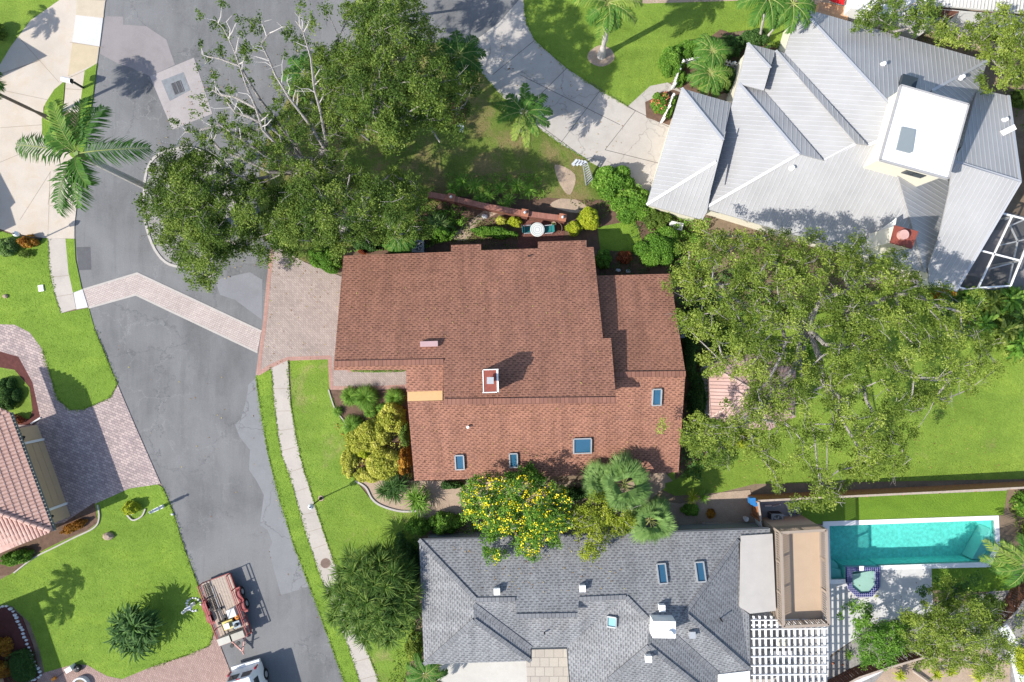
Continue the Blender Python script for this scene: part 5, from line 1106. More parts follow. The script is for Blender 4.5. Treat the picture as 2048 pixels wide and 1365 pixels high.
palm('palm_tree', 'small green fan of fronds beside the air conditioner north of the brown roof', (800, 475), (798, 472, 2.2), [(a, 1.3, .5, 1.4, .5) for a in range(0, 360, 30)], r=.07, leaflen=.45)
palm('palm_tree', 'palm with long yellow green fronds right of the picket fence', (1412, 160), (1420, 148, 2.2), [(a + rng.uniform(-9, 9), rng.uniform(1.3, 1.7), .55, 1.5, rng.uniform(.5, .8)) for a in range(0, 360, 26)], r=.07, leaflen=.5, pairs=26)
palm('palm_tree', 'smaller palm with spreading fronds above the picket fence corner', (1418, 112), (1424, 104, 2.4), [(a + rng.uniform(-9, 9), rng.uniform(1.1, 1.5), .5, 1.5, rng.uniform(.4, .7)) for a in range(0, 360, 30)], r=.07, leaflen=.45, pairs=26)
palm('palm_tree', 'arching palm frond clump reaching over the clipped pool corner', (2060, 1140), (2052, 1130, 3.0), [(155, 3.0, .35, .9, .95), (172, 2.6, .2, 1.2, .7), (135, 2.2, .5, 1.2, .8), (200, 2.2, .3, 1.3, .6), (235, 2.2, .3, 1.3, .5), (100, 2.0, .5, 1.3, .6)], r=.10)
palm('palm_tree', 'small palm at the bottom edge left of the pale driveway', (845, 1345), (852, 1348, 1.6), [(a, 1.5, .5, 1.4, .5) for a in range(0, 360, 40)], r=.07, leaflen=.45)
fanpalm('sabal_palm', 'grey green fan palm leaning against the brown roof edge, the larger crown', (1235, 975), (1248, 968, 4.2), nf=34, L=.8, rad=1.15, n=34)
fanpalm('sabal_palm', 'grey green fan palm nearest the gutter of the grey roof', (1285, 1030), (1300, 1040, 3.4), nf=24, L=.7, rad=1.1, n=34)
fanpalm('sabal_palm', 'left of the three fan palm crowns between the houses', (1205, 975), (1208, 962, 3.9), nf=18, L=.6, rad=1.0, azs=(60, 260), n=30)
# strappy giant by the pavement
hd = []
for k in range(46):
    u = math.sqrt((k + .5) / 46); a_ = k * 2.39996; hd.append((88 * u * math.cos(a_) - 4, 94 * u * math.sin(a_), 1.3 + 2.9 * math.sqrt(max(0, 1 - u * u)) + rng.normal() * .15))
spiky('screw_pine', 'very large dark strap leaved clump spilling over the pavement by the grey house', (752, 1188), 34, n=150, wd=.045, leaf='strap_leaf', heads=hd, rise=1.1, droop=1.1, cat='shrub')
spiky('corn_plant', 'dark leafy clump standing alone in the lower left lawn', (275, 1250), 42, n=60, wd=.13, leaf='dk_leaf', heads=[(0, 0, 1.6), (-20, 10, 1.3), (18, 12, 1.2), (-8, -18, 1.4), (15, -14, 1.2), (-28, -8, 1.0), (28, 0, 1.0), (-15, 28, .9), (12, 30, .9), (-30, 20, .8), (0, 42, .6)], rise=.9, droop=1.5, cat='shrub')
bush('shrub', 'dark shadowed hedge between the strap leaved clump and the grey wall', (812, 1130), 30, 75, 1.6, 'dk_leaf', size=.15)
# ---- front bed
for i, (x, y, rr, lab) in enumerate(((702, 792, 26, 'grassy green clump nearest the brick walk corner'), (733, 795, 34, 'largest grassy clump below the brick walk'), (790, 795, 26, 'grassy clump against the brown roof wall below the walk'), (676, 823, 13, 'smallest grassy tuft by the bed edging'), (741, 824, 17, 'grassy tuft in the middle of the mulch bed'), (763, 817, 14, 'grassy tuft touching the lime shrub'), (706, 850, 28, 'grassy clump by the lawn edge above the lime shrub'))):
    spiky('liriope', lab, (x, y), rr * 1.1, n=int(rr * 22), wd=.026, leaf='br_leaf', h=.15, rise=1.0, droop=1.7, group='grassy clumps in the front bed')
bush('croton', 'big lime yellow shrub below the grassy clumps', (742, 870), 46, 34, 1.2, 'lime_leaf' if 0 else 'yl_leaf', size=.15, lumps=15, rz=R(25))
bush('croton', 'lime yellow shrub touching the brown roof edge', (786, 834), 30, 32, 1.4, 'yl_leaf', size=.15, lumps=15)
bush('croton', 'mounded golden shrub in the middle of the front bed', (728, 898), 17, 17, .9, 'lime_leaf', size=.10)
bush('croton', 'yellow leaved shrub on the lawn side of the bed', (702, 918), 18, 42, .9, 'yl_leaf', size=.12, rz=R(-15))
bush('croton', 'yellow leaved shrub in the lower half of the front bed', (770, 925), 44, 34, 1.2, 'yl_leaf', size=.15, lumps=15)
bush('croton', 'small yellow shrub above the stone path', (735, 948), 30, 16, .8, 'yl_leaf', size=.12)
bush('croton', 'orange tinted shrub against the brown roof edge', (812, 920), 15, 30, 1.3, 'or_leaf', size=.13)
bush('shrub', 'olive green shrub squeezed against the brown wall', (812, 868), 12, 26, 1.3, 'o_leaf', size=.13)
spiky('dracaena', 'dark spiky clump at the lower end of the front bed', (786, 972), 30, n=110, wd=.05, leaf='dk_leaf', heads=[(0, 0, .7), (-15, 8, .5), (14, -4, .6), (5, 14, .5)], rise=1, droop=1.3)
spiky('fan_plant', 'bright spiky palm like clump below the corner of the brown roof', (832, 996), 36, n=120, wd=.05, leaf='br_leaf', heads=[(0, 0, .7), (8, 8, .5)], rise=.8, droop=1.0)
bush('shrub', 'glossy round green hedge above the grey roof corner', (838, 1050), 28, 20, 1.5, 'br_leaf', size=.13)
bush('shrub', 'long glossy green hedge beside the flowering tree', (893, 1040), 34, 24, 1.7, 'br_leaf', size=.13)
bush('hedge', 'low clipped strip hedge between the garage wall and the walk', (758, 740), 56, 5, .5, 'br_leaf', size=.09, neat=True, n=900, stems=False)
bush('shrub', 'green fern hedge at the corner of the brick driveway and brown roof', (655, 520), 44, 26, 1.3, 'br_leaf', size=.13, rz=R(-22))
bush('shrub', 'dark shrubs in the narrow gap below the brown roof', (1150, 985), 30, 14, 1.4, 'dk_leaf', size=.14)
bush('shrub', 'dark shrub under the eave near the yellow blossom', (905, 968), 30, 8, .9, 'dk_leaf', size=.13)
# ---- north garden
bush('golden_shrub', 'rounded bright golden yellow clipped shrub beside the patio', (1174, 440), 26, 26, 1.3, 'lime_leaf', size=.10, lumps=9)
bush('golden_shrub', 'smaller lobe like golden shrub touching the brick pillar', (1147, 458), 22, 16, 1.1, 'lime_leaf', size=.10, lumps=5)
bush('hedge', 'clipped leafy hedge left of the round table', (984, 466), 48, 13, .9, 'br_leaf', size=.13, rz=R(-6))
bush('shrub', 'lime green shrub against the brick wall', (1030, 446), 16, 11, .7, 'lime_leaf', size=.12)
bush('shrub', 'small lime green shrub left of the wall shrub', (1003, 442), 12, 9, .6, 'yl_leaf', size=.12)
bush('shrub', 'bright shrub mass at the upper left corner of the brown roof', (880, 470), 26, 16, 1.5, 'br_leaf', size=.13)
bush('shrub', 'dark green shrub mass between oak and brown roof', (735, 490), 34, 16, 1.6, 'dk_leaf', size=.14)
bush('shrub', 'red tinged shrub at the brown roof corner under the oak', (728, 505), 10, 7, .8, 'red_leaf', size=.12)
spiky('lily_plant', 'strappy pale green plant behind the air conditioner', (870, 445), 28, n=90, wd=.05, leaf='sabal_leaf', heads=[(0, 0, .5), (12, 6, .4)], rise=.9, droop=1.0)
for i, (x, y) in enumerate(((1000, 378), (978, 392), (1018, 402), (950, 372), (1035, 372), (960, 400), (1006, 412), (1058, 382), (925, 365), (905, 380))):
    spiky('papyrus', ['star shaped green plant behind the brick wall, centre of the group', 'star shaped plant behind the wall left of centre', 'star shaped plant right at the wall cap', 'star plant in the upper left of the group', 'star plant at the upper right edge', 'star plant low on the left by the wall', 'star plant overhanging the brick wall', 'outermost star plant on the lawn side', 'star plant in oak shade', 'star plant nearest the left brick pillar'][i], (x, y), 20, n=55, wd=.045, leaf='br_leaf', h=.7, rise=.5, droop=.8, group='star shaped plants behind the brick wall')
bush('philodendron', 'big glossy lobed leaf shrub at the foot of the concrete driveway', (1225, 372), 46, 36, 1.7, 'br_leaf', size=.22, aspect=.45)
bush('philodendron', 'second glossy leaf shrub nearer the metal roof corner', (1268, 412), 46, 36, 1.7, 'br_leaf', size=.20, aspect=.45)
bush('shrub', 'round bright green shrub above the right wing of the brown roof', (1313, 500), 52, 44, 2.0, 'br_leaf', size=.14)
bush('shrub', 'small green shrub beside the brown roof corner', (1205, 520), 17, 20, 1.0, 'br_leaf', size=.14)
bush('shrub', 'small dark red shrub between two green shrubs', (1248, 518), 16, 14, .8, 'red_leaf', size=.12)
bush('shrub', 'sprawling green shrub under the cream wall of the metal roof house', (1310, 440), 30, 22, 1.2, 'o_leaf', size=.14)
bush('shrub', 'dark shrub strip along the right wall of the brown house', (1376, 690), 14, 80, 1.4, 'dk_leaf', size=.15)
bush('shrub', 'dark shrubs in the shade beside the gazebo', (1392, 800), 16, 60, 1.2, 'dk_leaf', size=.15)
bush('shrub', 'sunlit yellow green shrub under the gazebo edge', (1470, 880), 34, 16, 1.2, 'lime_leaf', size=.13)
bush('shrub', 'fresh lime shrub at the fork of the big spreading tree', (1610, 700), 16, 18, 1.2, 'lime_leaf' if 0 else 'br_leaf', size=.14)
# ---- picket fence garden
bush('shrub', 'large rounded green hedge outside the picket fence', (1340, 130), 30, 34, 1.4, 'br_leaf', size=.11)
bush('shrub', 'bright green hedge above the picket fence', (1378, 105), 34, 24, 1.3, 'br_leaf', size=.11)
bush('flower_bush', 'green bush with coral flowers beside the concrete driveway', (1318, 212), 23, 25, .9, 'br_leaf', size=.11, flower='flower_r', fl_n=60)
bush('hedge', 'narrow lime hedge inside the lower picket fence', (1342, 215), 6, 28, .7, 'lime_leaf' if 0 else 'br_leaf', size=.09, rz=R(-20))
bush('hedge', 'lime green low shrub inside the picket fence corner', (1360, 160), 10, 20, .7, 'lime_leaf' if 0 else 'br_leaf', size=.09, rz=R(-15))
bush('shrub', 'dark variegated shrub against the metal roof edge', (1455, 165), 12, 26, 1.2, 'dk_leaf', size=.13)
bush('shrub', 'dark shrub bed at the foot of the thin palms', (1500, 85), 34, 22, .9, 'dk_leaf', size=.14)
bush('shrub', 'shadowed dark shrub left of the thin palm trunks', (1462, 98), 22, 22, 1.1, 'dk_leaf', size=.14)
# ---- left side
bush('shrub', 'pale blue green shrub at the left edge below the beige drive', (22, 497), 24, 22, .9, 'sabal_leaf', size=.11)
bush('croton', 'variegated brown and yellow shrub by the pavement corner', (62, 485), 20, 16, .8, 'or_leaf', size=.14)
bush('shrub', 'bare twiggy brown shrub below the variegated one', (55, 510), 18, 9, .5, 'o_leaf', size=.09, n=400)
bush('shrub', 'reddish feathery shrub by the tiled roof corner', (40, 838), 14, 9, .7, 'red_leaf', size=.12)
bush('shrub', 'dark clipped shrub in the shaded bed by the tile roof', (22, 790), 26, 40, .8, 'dk_leaf', size=.11)
bush('shrub', 'green shrub along the tiled eave at the left edge', (42, 1112), 36, 16, 1.0, 'br_leaf', size=.11, rz=R(20))
bush('croton', 'red and yellow croton beside the garage corner', (152, 1052), 30, 10, .7, 'or_leaf', size=.12, rz=R(25))
bush('shrub', 'small yellow shrub in a stone ring near the mailbox', (268, 1014), 17, 15, .9, 'lime_leaf', size=.12)
bush('croton', 'upper rust coloured shrub in the red mulch bed', (12, 1290), 22, 20, .9, 'or_leaf', size=.12)
bush('croton', 'lower rust coloured shrub at the bottom left corner', (14, 1335), 22, 20, .9, 'or_leaf', size=.12)
bush('hedge', 'dark square clipped hedge beside the white stone edging', (52, 1328), 25, 33, .8, 'dk_leaf', size=.08, neat=True, rz=R(12))
bush('shrub', 'olive shrub at the top left corner of the picture', (5, 70), 14, 22, 1.2, 'o_leaf', size=.13)
# ---- right side tropical strip and pool
for i, (x, y, n_) in enumerate(((1895, 610, 0), (1935, 600, 0), (1975, 610, 0), (2015, 600, 0), (2045, 640, 0), (1960, 650, 0), (2000, 665, 0), (2035, 690, 0))):
    spiky('banana_plant', ['broad leaved plant at the metal roof tip', 'broad leaved plant left under the screen cage', 'broad leaved plant in the middle below the screen cage', 'broad leaved plant right under the screen cage', 'broad leaved plant at the right edge beside the lawn', 'broad leaved plant in front of the middle one', 'arching broad leaved plant near the lawn corner', 'lowest broad leaved plant at the right edge'][i], (x, y), 36, n=26, wd=.24, leaf=('strap_leaf', 'br_leaf', 'o_leaf2', 'br_leaf')[i % 4], heads=[(0, 0, 1.4), (10, -8, 1.1), (-8, 8, .9)], rise=.9, droop=1.5, group='broad leaved plants along the fence of the right lawn', cat='plant')
bush('shrub', 'orange leaved shrub among the broad leaved plants', (1880, 590), 20, 16, 1.6, 'or_leaf', size=.16)
bush('shrub', 'green shrub at the right end of the artificial turf', (2040, 1005), 26, 30, 1.5, 'br_leaf', size=.13)
bush('shrub', 'large leafy shrub right of the pool corner', (2055, 1075), 24, 40, 1.4, 'o_leaf2', size=.16)
for i, (x, y) in enumerate(((1800, 1350), (1870, 1348), (1900, 1340), (1955, 1352), (2035, 1300), (2045, 1335))):
    spiky('dracaena', ['yellow spiky plant at the bottom edge left of the branch', 'yellow spiky plant at the bottom edge in the middle', 'yellow spiky plant nudging its neighbour', 'yellow spiky plant under the feathery tree', 'yellow spiky plant near the white pebbles', 'yellow spiky plant in the bottom right corner'][i], (x, y), 18, n=70, wd=.05, leaf='lime_leaf', h=.4, rise=.9, droop=1.1, group='yellow spiky plants in the lower right bed')
bush('shrub', 'lime shrub clump in the bottom right corner', (2040, 1320), 18, 26, .9, 'lime_leaf', size=.12)
spiky('dracaena', 'yellow spiky plant between lawn and sandy bed', (1385, 995), 18, n=60, wd=.045, leaf='lime_leaf', h=.4, rise=.9, droop=1.1)
spiky('dracaena', 'green yellow spiky plant right of its yellow twin', (1405, 993), 18, n=60, wd=.045, leaf='br_leaf', h=.4, rise=.9, droop=1.1)
bush('shrub', 'bright round shrub in the sandy bed above the grey roof', (1380, 1018), 20, 13, .8, 'br_leaf', size=.12)
bush('croton', 'small orange plant in the sandy bed', (1420, 1026), 9, 9, .5, 'or_leaf', size=.11)
spiky('yucca', 'small green spiky plant in the white pebbles by the pool deck', (1697, 1308), 14, n=50, wd=.04, leaf='br_leaf', h=.2)
spiky('yucca', 'tiny spiky plant on the pool deck below the spa', (1753, 1193), 6, n=20, wd=.02, leaf='lime_leaf', h=.1)
bush('shrub', 'yellow mottled shrub at the corner of the grey house by the pale drive', (830, 1290), 22, 34, .9, 'yl_leaf' if 0 else 'o_leaf2', size=.13)
bush('shrub', 'small shrub at the top right lawn edge above the house', (2030, 200), 24, 20, .9, 'o_leaf', size=.13)
bush('shrub', 'dark shrub strip along the far right edge by the metal roof', (2065, 350), 20, 90, 1.3, 'dk_leaf', size=.15)

def cover(poly, dens, h0, h1, leaf, size=.13, label=None):
    pa = np.array(poly, float); bb = np.prod(pa.max(0) - pa.min(0)) / 900; n = int(dens * bb); x = rng.uniform(pa[:, 0].min(), pa[:, 0].max(), n); y = rng.uniform(pa[:, 1].min(), pa[:, 1].max(), n)
    f = .5 + .25 * np.sin(x * .21 + 1.7 * np.sin(y * .13)) + .25 * np.sin(y * .24 + 1.9 * np.sin(x * .11 + 2)); m = inpoly(x, y, poly) & (rng.random(n) < .35 + f)
    x, y, f = x[m], y[m], f[m]; z = h0 + (h1 - h0) * f * rng.uniform(.4, 1, len(x)); q = np.stack([(x - 1024) / S, -(y - 682.5) / S, z], 1)
    o = leafmesh('ground_cover', q, size * rng.uniform(.6, 1.4, len(q)), M[leaf], None, tint=np.clip(.5 * f + .25 * rng.random(len(q)) + .1, 0, 1)); tag(o, kind='stuff')
cover([(1345, 600), (1400, 560), (1500, 520), (1560, 620), (1500, 700), (1415, 720), (1400, 960), (1355, 950), (1372, 760)], 170, .1, 1.1, 'dk_leaf', .16)
cover([(1360, 450), (1500, 470), (1680, 520), (1850, 570), (1900, 620), (1750, 640), (1560, 620), (1420, 600)], 110, .1, .9, 'o_leaf', .15)
cover([(1360, 620), (1410, 620), (1400, 940), (1368, 930), (1378, 760)], 90, .2, .9, 'br_leaf', .14)
cover([(760, 470), (830, 440), (900, 420), (940, 440), (905, 480), (850, 500), (700, 505)], 220, .1, .9, 'br_leaf', .13)
cover([(890, 350), (1080, 350), (1090, 400), (1000, 402), (900, 392)], 160, .1, .6, 'br_leaf', .13)
cover([(1180, 350), (1300, 385), (1330, 420), (1420, 440), (1400, 520), (1330, 450), (1240, 430)], 190, .1, .9, 'br_leaf', .15)
cover([(940, 430), (1040, 440), (1036, 470), (900, 490)], 90, .05, .3, 'o_leaf', .11)
cover([(670, 850), (815, 790), (828, 950), (760, 960), (712, 950), (695, 900)], 60, .05, .3, 'or_leaf', .10)
cover([(1110, 965), (1200, 965), (1200, 1065), (950, 1065), (920, 1000)], 80, .1, .6, 'dk_leaf', .13)
cover([(830, 1060), (842, 1078), (845, 1280), (815, 1290), (800, 1200)], 150, .1, 1.0, 'dk_leaf', .15)
cover([(1880, 590), (2080, 570), (2080, 700), (2010, 730), (1960, 690), (1900, 650)], 120, .3, 1.4, 'o_leaf2', .2)
cover([(1720, 1245), (1800, 1238), (1990, 1180), (2010, 1290), (1850, 1290), (1740, 1320)], 130, .1, .8, 'br_leaf', .12)
cover([(2010, 1000), (2100, 990), (2100, 1400), (2030, 1360), (2020, 1240), (2040, 1120)], 150, .1, 1.0, 'o_leaf2', .15)
cover([(790, 1300), (845, 1285), (860, 1400), (770, 1400)], 130, .05, .4, 'o_leaf2', .12)
cover([(540, 260), (640, 180), (760, 220), (880, 270), (800, 330), (600, 340)], 60, .03, .35, 'br_leaf', .11)
cover([(1430, 70), (1560, 90), (1560, 110), (1480, 200), (1460, 140)], 150, .1, .6, 'dk_leaf', .14)
cover([(1640, 15), (1990, 105), (2060, 170), (2060, 330), (1985, 120), (1700, 50)], 90, .05, .6, 'o_leaf', .13)

cover([(900, 440), (1040, 446), (1040, 500), (900, 505)], 70, .05, .35, 'o_leaf', .11)
cover([(1190, 400), (1290, 430), (1300, 560), (1200, 560), (1196, 500), (1262, 506), (1262, 440)], 110, .05, .5, 'dk_leaf', .12)
cover([(1130, 400), (1240, 400), (1200, 450)], 90, .05, .3, 'o_leaf', .11)
cover([(820, 380), (870, 395), (940, 420), (900, 440), (820, 440)], 140, .05, .7, 'br_leaf', .13)

cover([(1200, 340), (1290, 385), (1340, 430), (1300, 450), (1210, 410), (1175, 370)], 240, .2, 1.3, 'br_leaf', .16)
cover([(870, 430), (930, 445), (900, 485), (860, 490)], 240, .1, .8, 'br_leaf', .13)
cover([(1290, 455), (1380, 450), (1410, 540), (1340, 560)], 190, .1, 1.0, 'br_leaf', .14)
cover([(690, 880), (815, 840), (826, 955), (750, 960), (712, 945)], 110, .1, .6, 'yl_leaf', .13)
cover([(840, 1030), (940, 1020), (980, 1070), (860, 1075)], 160, .1, 1.1, 'br_leaf', .13)

for bx_, by_, z_, lab in ((-36, 1287, 5.0, 'palm off the lower left edge whose shadow lies lowest on the front lawn'), (-22, 1236, 5.2, 'palm off the lower left edge whose fan shaped shadow lies higher on the front lawn'), (-66, 116, 5.0, 'palm off the left edge whose shadow falls at the top of the beige driveway')):
    k_ = HC / (HC - z_); palm('palm_tree', lab, (bx_, by_), (1024 + (bx_ - 1024) * k_, 682.5 + (by_ - 682.5) * k_, z_), [(a, 1.2, .6, 1.3, .5) for a in range(0, 360, 48)], r=.10, leaflen=.4, pairs=24)
# ============================================================ OBJECTS
# storm drain
g = thing('storm_drain', 'rectangular iron storm drain grate set in the pinkish concrete apron', 'storm drain', P(358, 174))
mb = MB(); mb.prism([(P(*p).x, P(*p).y) for p in [(323, 162), (367, 145), (381, 181), (340, 203)]], 0, .028); mb.build('surround', simple('dark_concrete', (.20, .21, .22), .9, .3), g)
mb = MB(); mb.prism([(P(*p).x, P(*p).y) for p in [(342, 168), (360, 161), (368, 183), (350, 190)]], 0, .031); mb.build('pit', M['black'], g)
mb = MB(); e0_, e1_2, e2_, e3_ = [P(*p, .045) for p in ((342, 168), (360, 161), (368, 183), (350, 190))]
for k in range(11): t = k / 10; mb.beam(e0_.lerp(e3_, t), e1_2.lerp(e2_, t), .03, .02)
for k in (0, .5, 1): mb.beam(e0_.lerp(e1_2, k), e3_.lerp(e2_, k), .045, .024)
mb.build('grate', simple('iron', (.16, .16, .17), .6, .2), g)
# manhole
g = thing('manhole_cover', 'round brown manhole cover in the pavement', 'manhole cover', P(651, 1127))
mb = MB(); c = P(651, 1127, .06); mb.lathe(c, [(.33, 0), (.33, .014), (.29, .014), (.29, .006), (.0, .008)], 28); mb.build('rim', simple('rusty_iron', (.22, .15, .12), .8, .25, 6), g)
mb = MB()
for k in range(-4, 5): L = math.sqrt(max(0, .27 ** 2 - (k * .06) ** 2)); mb.box((c.x, c.y + k * .06, c.z + .012), (2 * L, .022, .008))
mb.build('lid_pattern', simple('iron_dark', (.14, .10, .085), .8), g)
mb = MB(); c = P(83, 577, .05); mb.box(c + Vector((0, 0, .04)), (.34, .42, .08), R(10)); mb.box(c + Vector((0, 0, .085)), (.28, .36, .012), R(10)); tag(mb.build('utility_box', M['white'], origin=tuple(P(83, 577)) ), 'white rectangular utility box lid in the left lawn', 'utility box')
# pavement lamp
def lamp(base, lab):
    b0 = P(*base); g = thing('street_lamp', lab, 'street lamp', b0); mb = MB()
    mb.lathe(b0, [(.11, 0), (.11, .1), (.06, .3), (.045, .32)], 12); mb.tube(b0 + Vector((0, 0, .3)), b0 + Vector((0, 0, 2.0)), .045, .035, 10); mb.lathe(b0, [(.035, 1.98), (.12, 2.05), (.12, 2.09), (0, 2.1)], 14); mb.build('post', M['black'], g)
    mb = MB(); mb.lathe(b0, [(.10, 2.09), (.17, 2.25), (.17, 2.38), (.10, 2.50), (0, 2.54)], 16); mb.build('globe', simple('frosted_globe', (.72, .74, .74), .3, .03), g)
    mb = MB(); mb.lathe(b0, [(.06, 2.53), (.05, 2.58), (0, 2.60)], 10); mb.build('finial', M['black'], g); return g
lamp((82, 479), 'post lamp with pale globe between the variegated shrub and the beige driveway')
lamp((642, 997), 'black post lamp with pale globe standing at the pavement edge by the front lawn')
mb = MB(); mb.lathe(P(642, 997, .046), [(.19, 0), (.19, .03), (.0, .032)], 18); tag(mb.build('mulch_ring', M['sand'], origin=tuple(P(642, 997))), 'brown ring of soil round the foot of the post lamp', 'soil ring')
# mailboxes / white posts
g = thing('mailbox', 'white curved top mailbox with black door on a post by the beige pavement', 'mailbox', P(168, 177))
mb = MB(); b0 = P(168, 177); mb.box(b0 + Vector((0, 0, .55)), (.12, .12, 1.1), R(-10)); mb.build('post', M['black'], g)
mb = MB(); ax = Vector((-.97, .22, 0)); c0 = b0 + ax * .02 + Vector((0, 0, 1.12))
K = 8; ps = []
for t_ in (0, .62): ps.append([c0 + ax * t_ + Vector((0, 0, .2)) + Vector((-ax.y, ax.x, 0)) * (.15 * math.cos(math.pi * k / K)) + Vector((0, 0, .15 * math.sin(math.pi * k / K))) for k in range(K + 1)])
for k in range(K): mb.face([ps[0][k], ps[1][k], ps[1][k + 1], ps[0][k + 1]])
for p_ in ps: mb.face(p_ + [p_[-1] - Vector((0, 0, .2)), p_[0] - Vector((0, 0, .2))])
for s_ in (0, -1): mb.face([ps[0][s_], ps[1][s_], ps[1][s_] - Vector((0, 0, .2)), ps[0][s_] - Vector((0, 0, .2))])
bx = mb.build('box', M['white'], g)
mb = MB(); pf = [c0 - ax * .012 + (p - c0) for p in ps[0]]; mb.face(pf + [pf[-1] - Vector((0, 0, .2)), pf[0] - Vector((0, 0, .2))]); mb.build('door', M['black'], g)
def whitepost(base, lab, h=1.35, cross=True):
    b0 = P(*base); g = thing('mailbox', lab, 'mailbox', b0); mb = MB(); mb.box(b0 + Vector((0, 0, h / 2)), (.15, .15, h), R(25)); mb.box(b0 + Vector((0, 0, .12)), (.22, .22, .24), R(25)); mb.lathe(b0 + Vector((0, 0, h)), [(.13, 0), (.10, .05), (.02, .14), (0, .15)], 4); mb.build('post', M['white'], g)
    mb = MB(); a = Vector((math.cos(R(25)), math.sin(R(25)), 0)); mb.beam(b0 + Vector((0, 0, h * .72)) - a * .12, b0 + Vector((0, 0, h * .72)) + a * .28, .2, .2); mb.build('box', M['white'], g)
    mb = MB(); mb.box(b0 + Vector((0, 0, h + .22)), (.1, .1, .16)); mb.lathe(b0 + Vector((0, 0, h + .3)), [(.1, 0), (0, .1)], 8); mb.build('lamp', M['galv'], g); return g
whitepost((326, 1013), 'white mailbox post at the corner of lawn and road beside the little yellow shrub')
whitepost((388, 1207), 'white mailbox post in a ring of white stones beside the parked trailer', 1.3)
def stones(pts, r, lab, name='edging_stone', mat='stone', group=None, seed=1):
    for i, (x, y) in enumerate(pts):
        rr = r * rng.uniform(.75, 1.25); b0 = P(x, y, .05); mb = MB(); n = 7; rz = rng.uniform(0, 6)
        ring = lambda z, k: [b0 + Vector((rr * k * math.cos(rz + 2 * math.pi * j / n) * (1 + .18 * math.sin(3 * j + i)), rr * k * .75 * math.sin(rz + 2 * math.pi * j / n), z)) for j in range(n)]
        a, b_, c = ring(-.03, 1), ring(rr * .5, .95), ring(rr * .85, .5)
        for j in range(n):
            mb.face([a[j], a[(j + 1) % n], b_[(j + 1) % n], b_[j]]); mb.face([b_[j], b_[(j + 1) % n], c[(j + 1) % n], c[j]])
        mb.face(c); tag(mb.build(name, M[mat], origin=tuple(P(x, y)), smooth=True), lab, 'stone', group)
def along(pts, step):
    q = catmull(pts, 8, False); out = [q[0]]; acc = 0
    for a, b_ in zip(q[:-1], q[1:]):
        acc += math.hypot(b_[0] - a[0], b_[1] - a[1])
        if acc >= step: out.append((b_[0] + rng.normal() * .7, b_[1] + rng.normal() * .7)); acc = 0
    return out
stones(along([(0, 1215), (14, 1213), (30, 1230), (42, 1255), (52, 1280), (60, 1300), (66, 1320), (74, 1335), (82, 1352), (66, 1360), (50, 1368)], 6.2), .12, 'white stone in the edging row of the lower left mulch bed', group='white stones edging the lower left bed')
stones([(388 + 14 * math.cos(a), 1209 - 13 * math.sin(a)) for a in np.arange(0, 5.3, .42)], .09, 'white stone in the ring round the mailbox by the trailer', group='white stones round the trailer side mailbox')
stones([(218, 1072)], .3, 'brown boulder alone on the lower left lawn', 'boulder', 'rock'); stones([(263, 1028)], .12, 'small white stone below the yellow shrub by the mailbox'); stones([(345, 1029)], .09, 'small white stone at the lawn edge by the road')
stones([(12, 593)], .22, 'tan rock in the left lawn near the pavement', 'boulder', 'rock')
stones([(970, 433)], .26, 'pale square rock on the garden path by the brick wall', 'boulder', 'stone')
stones([(1236, 541), (1256, 543)], .24, 'pale grey rock between the shrubs at the wing roof', 'boulder', 'stone', group='pale rocks at the wing of the brown roof')
stones([(1666, 1327), (1685, 1330)], .1, 'dark reddish pebble ball in the pebbles near the deck fence', 'boulder', 'terracotta', group='dark balls in the pebble bed')
mb = MB(); edge = catmull([(712, 962), (732, 975), (745, 998), (765, 1012), (800, 1022), (835, 1022)], 6, False); strip([P(x, y) for x, y in edge], .12, 0, .14, mb); tag(mb.build('bed_edging', M['kerb']), 'pale concrete edging curving round the lower end of the front bed', 'edging')
mb = MB(); edge = catmull([(658, 780), (664, 800), (672, 820), (690, 845), (698, 870)], 6, False); strip([P(x, y) for x, y in edge], .07, 0, .12, mb); tag(mb.build('bed_edging', M['kerb']), 'thin edging between front lawn and the mulch bed', 'edging')
mb = MB(); edge = catmull([(197, 1010), (200, 1035), (190, 1055), (150, 1075), (110, 1095), (70, 1115), (30, 1145)], 6, False); strip([P(x, y) for x, y in edge], .09, 0, .13, mb); tag(mb.build('bed_edging', M['kerb']), 'pale edging between the croton bed and the lower left lawn', 'edging')
mb = MB(); edge = catmull([(256, 1030), (268, 1040), (285, 1032), (292, 1018)], 6, False); strip([P(x, y) for x, y in edge], .09, 0, .14, mb); tag(mb.build('bed_edging', M['kerb']), 'short curved stone edging below the yellow shrub', 'edging')
# bird bath / grey ball
g = thing('bird_bath', 'grey bird bath on the shaded lawn near the mulch ring', 'bird bath', P(922, 262)); b0 = P(922, 262)
mb = MB(); mb.lathe(b0, [(.16, 0), (.16, .08), (.07, .14), (.06, .6), (.12, .68)], 14); mb.build('pedestal', M['stone'], g); mb = MB(); mb.lathe(b0, [(.1, .66), (.2, .7), (.24, .78), (.2, .76), (0, .70)], 18); mb.build('basin', simple('blue_grey_stone', (.3, .34, .4), .6), g)
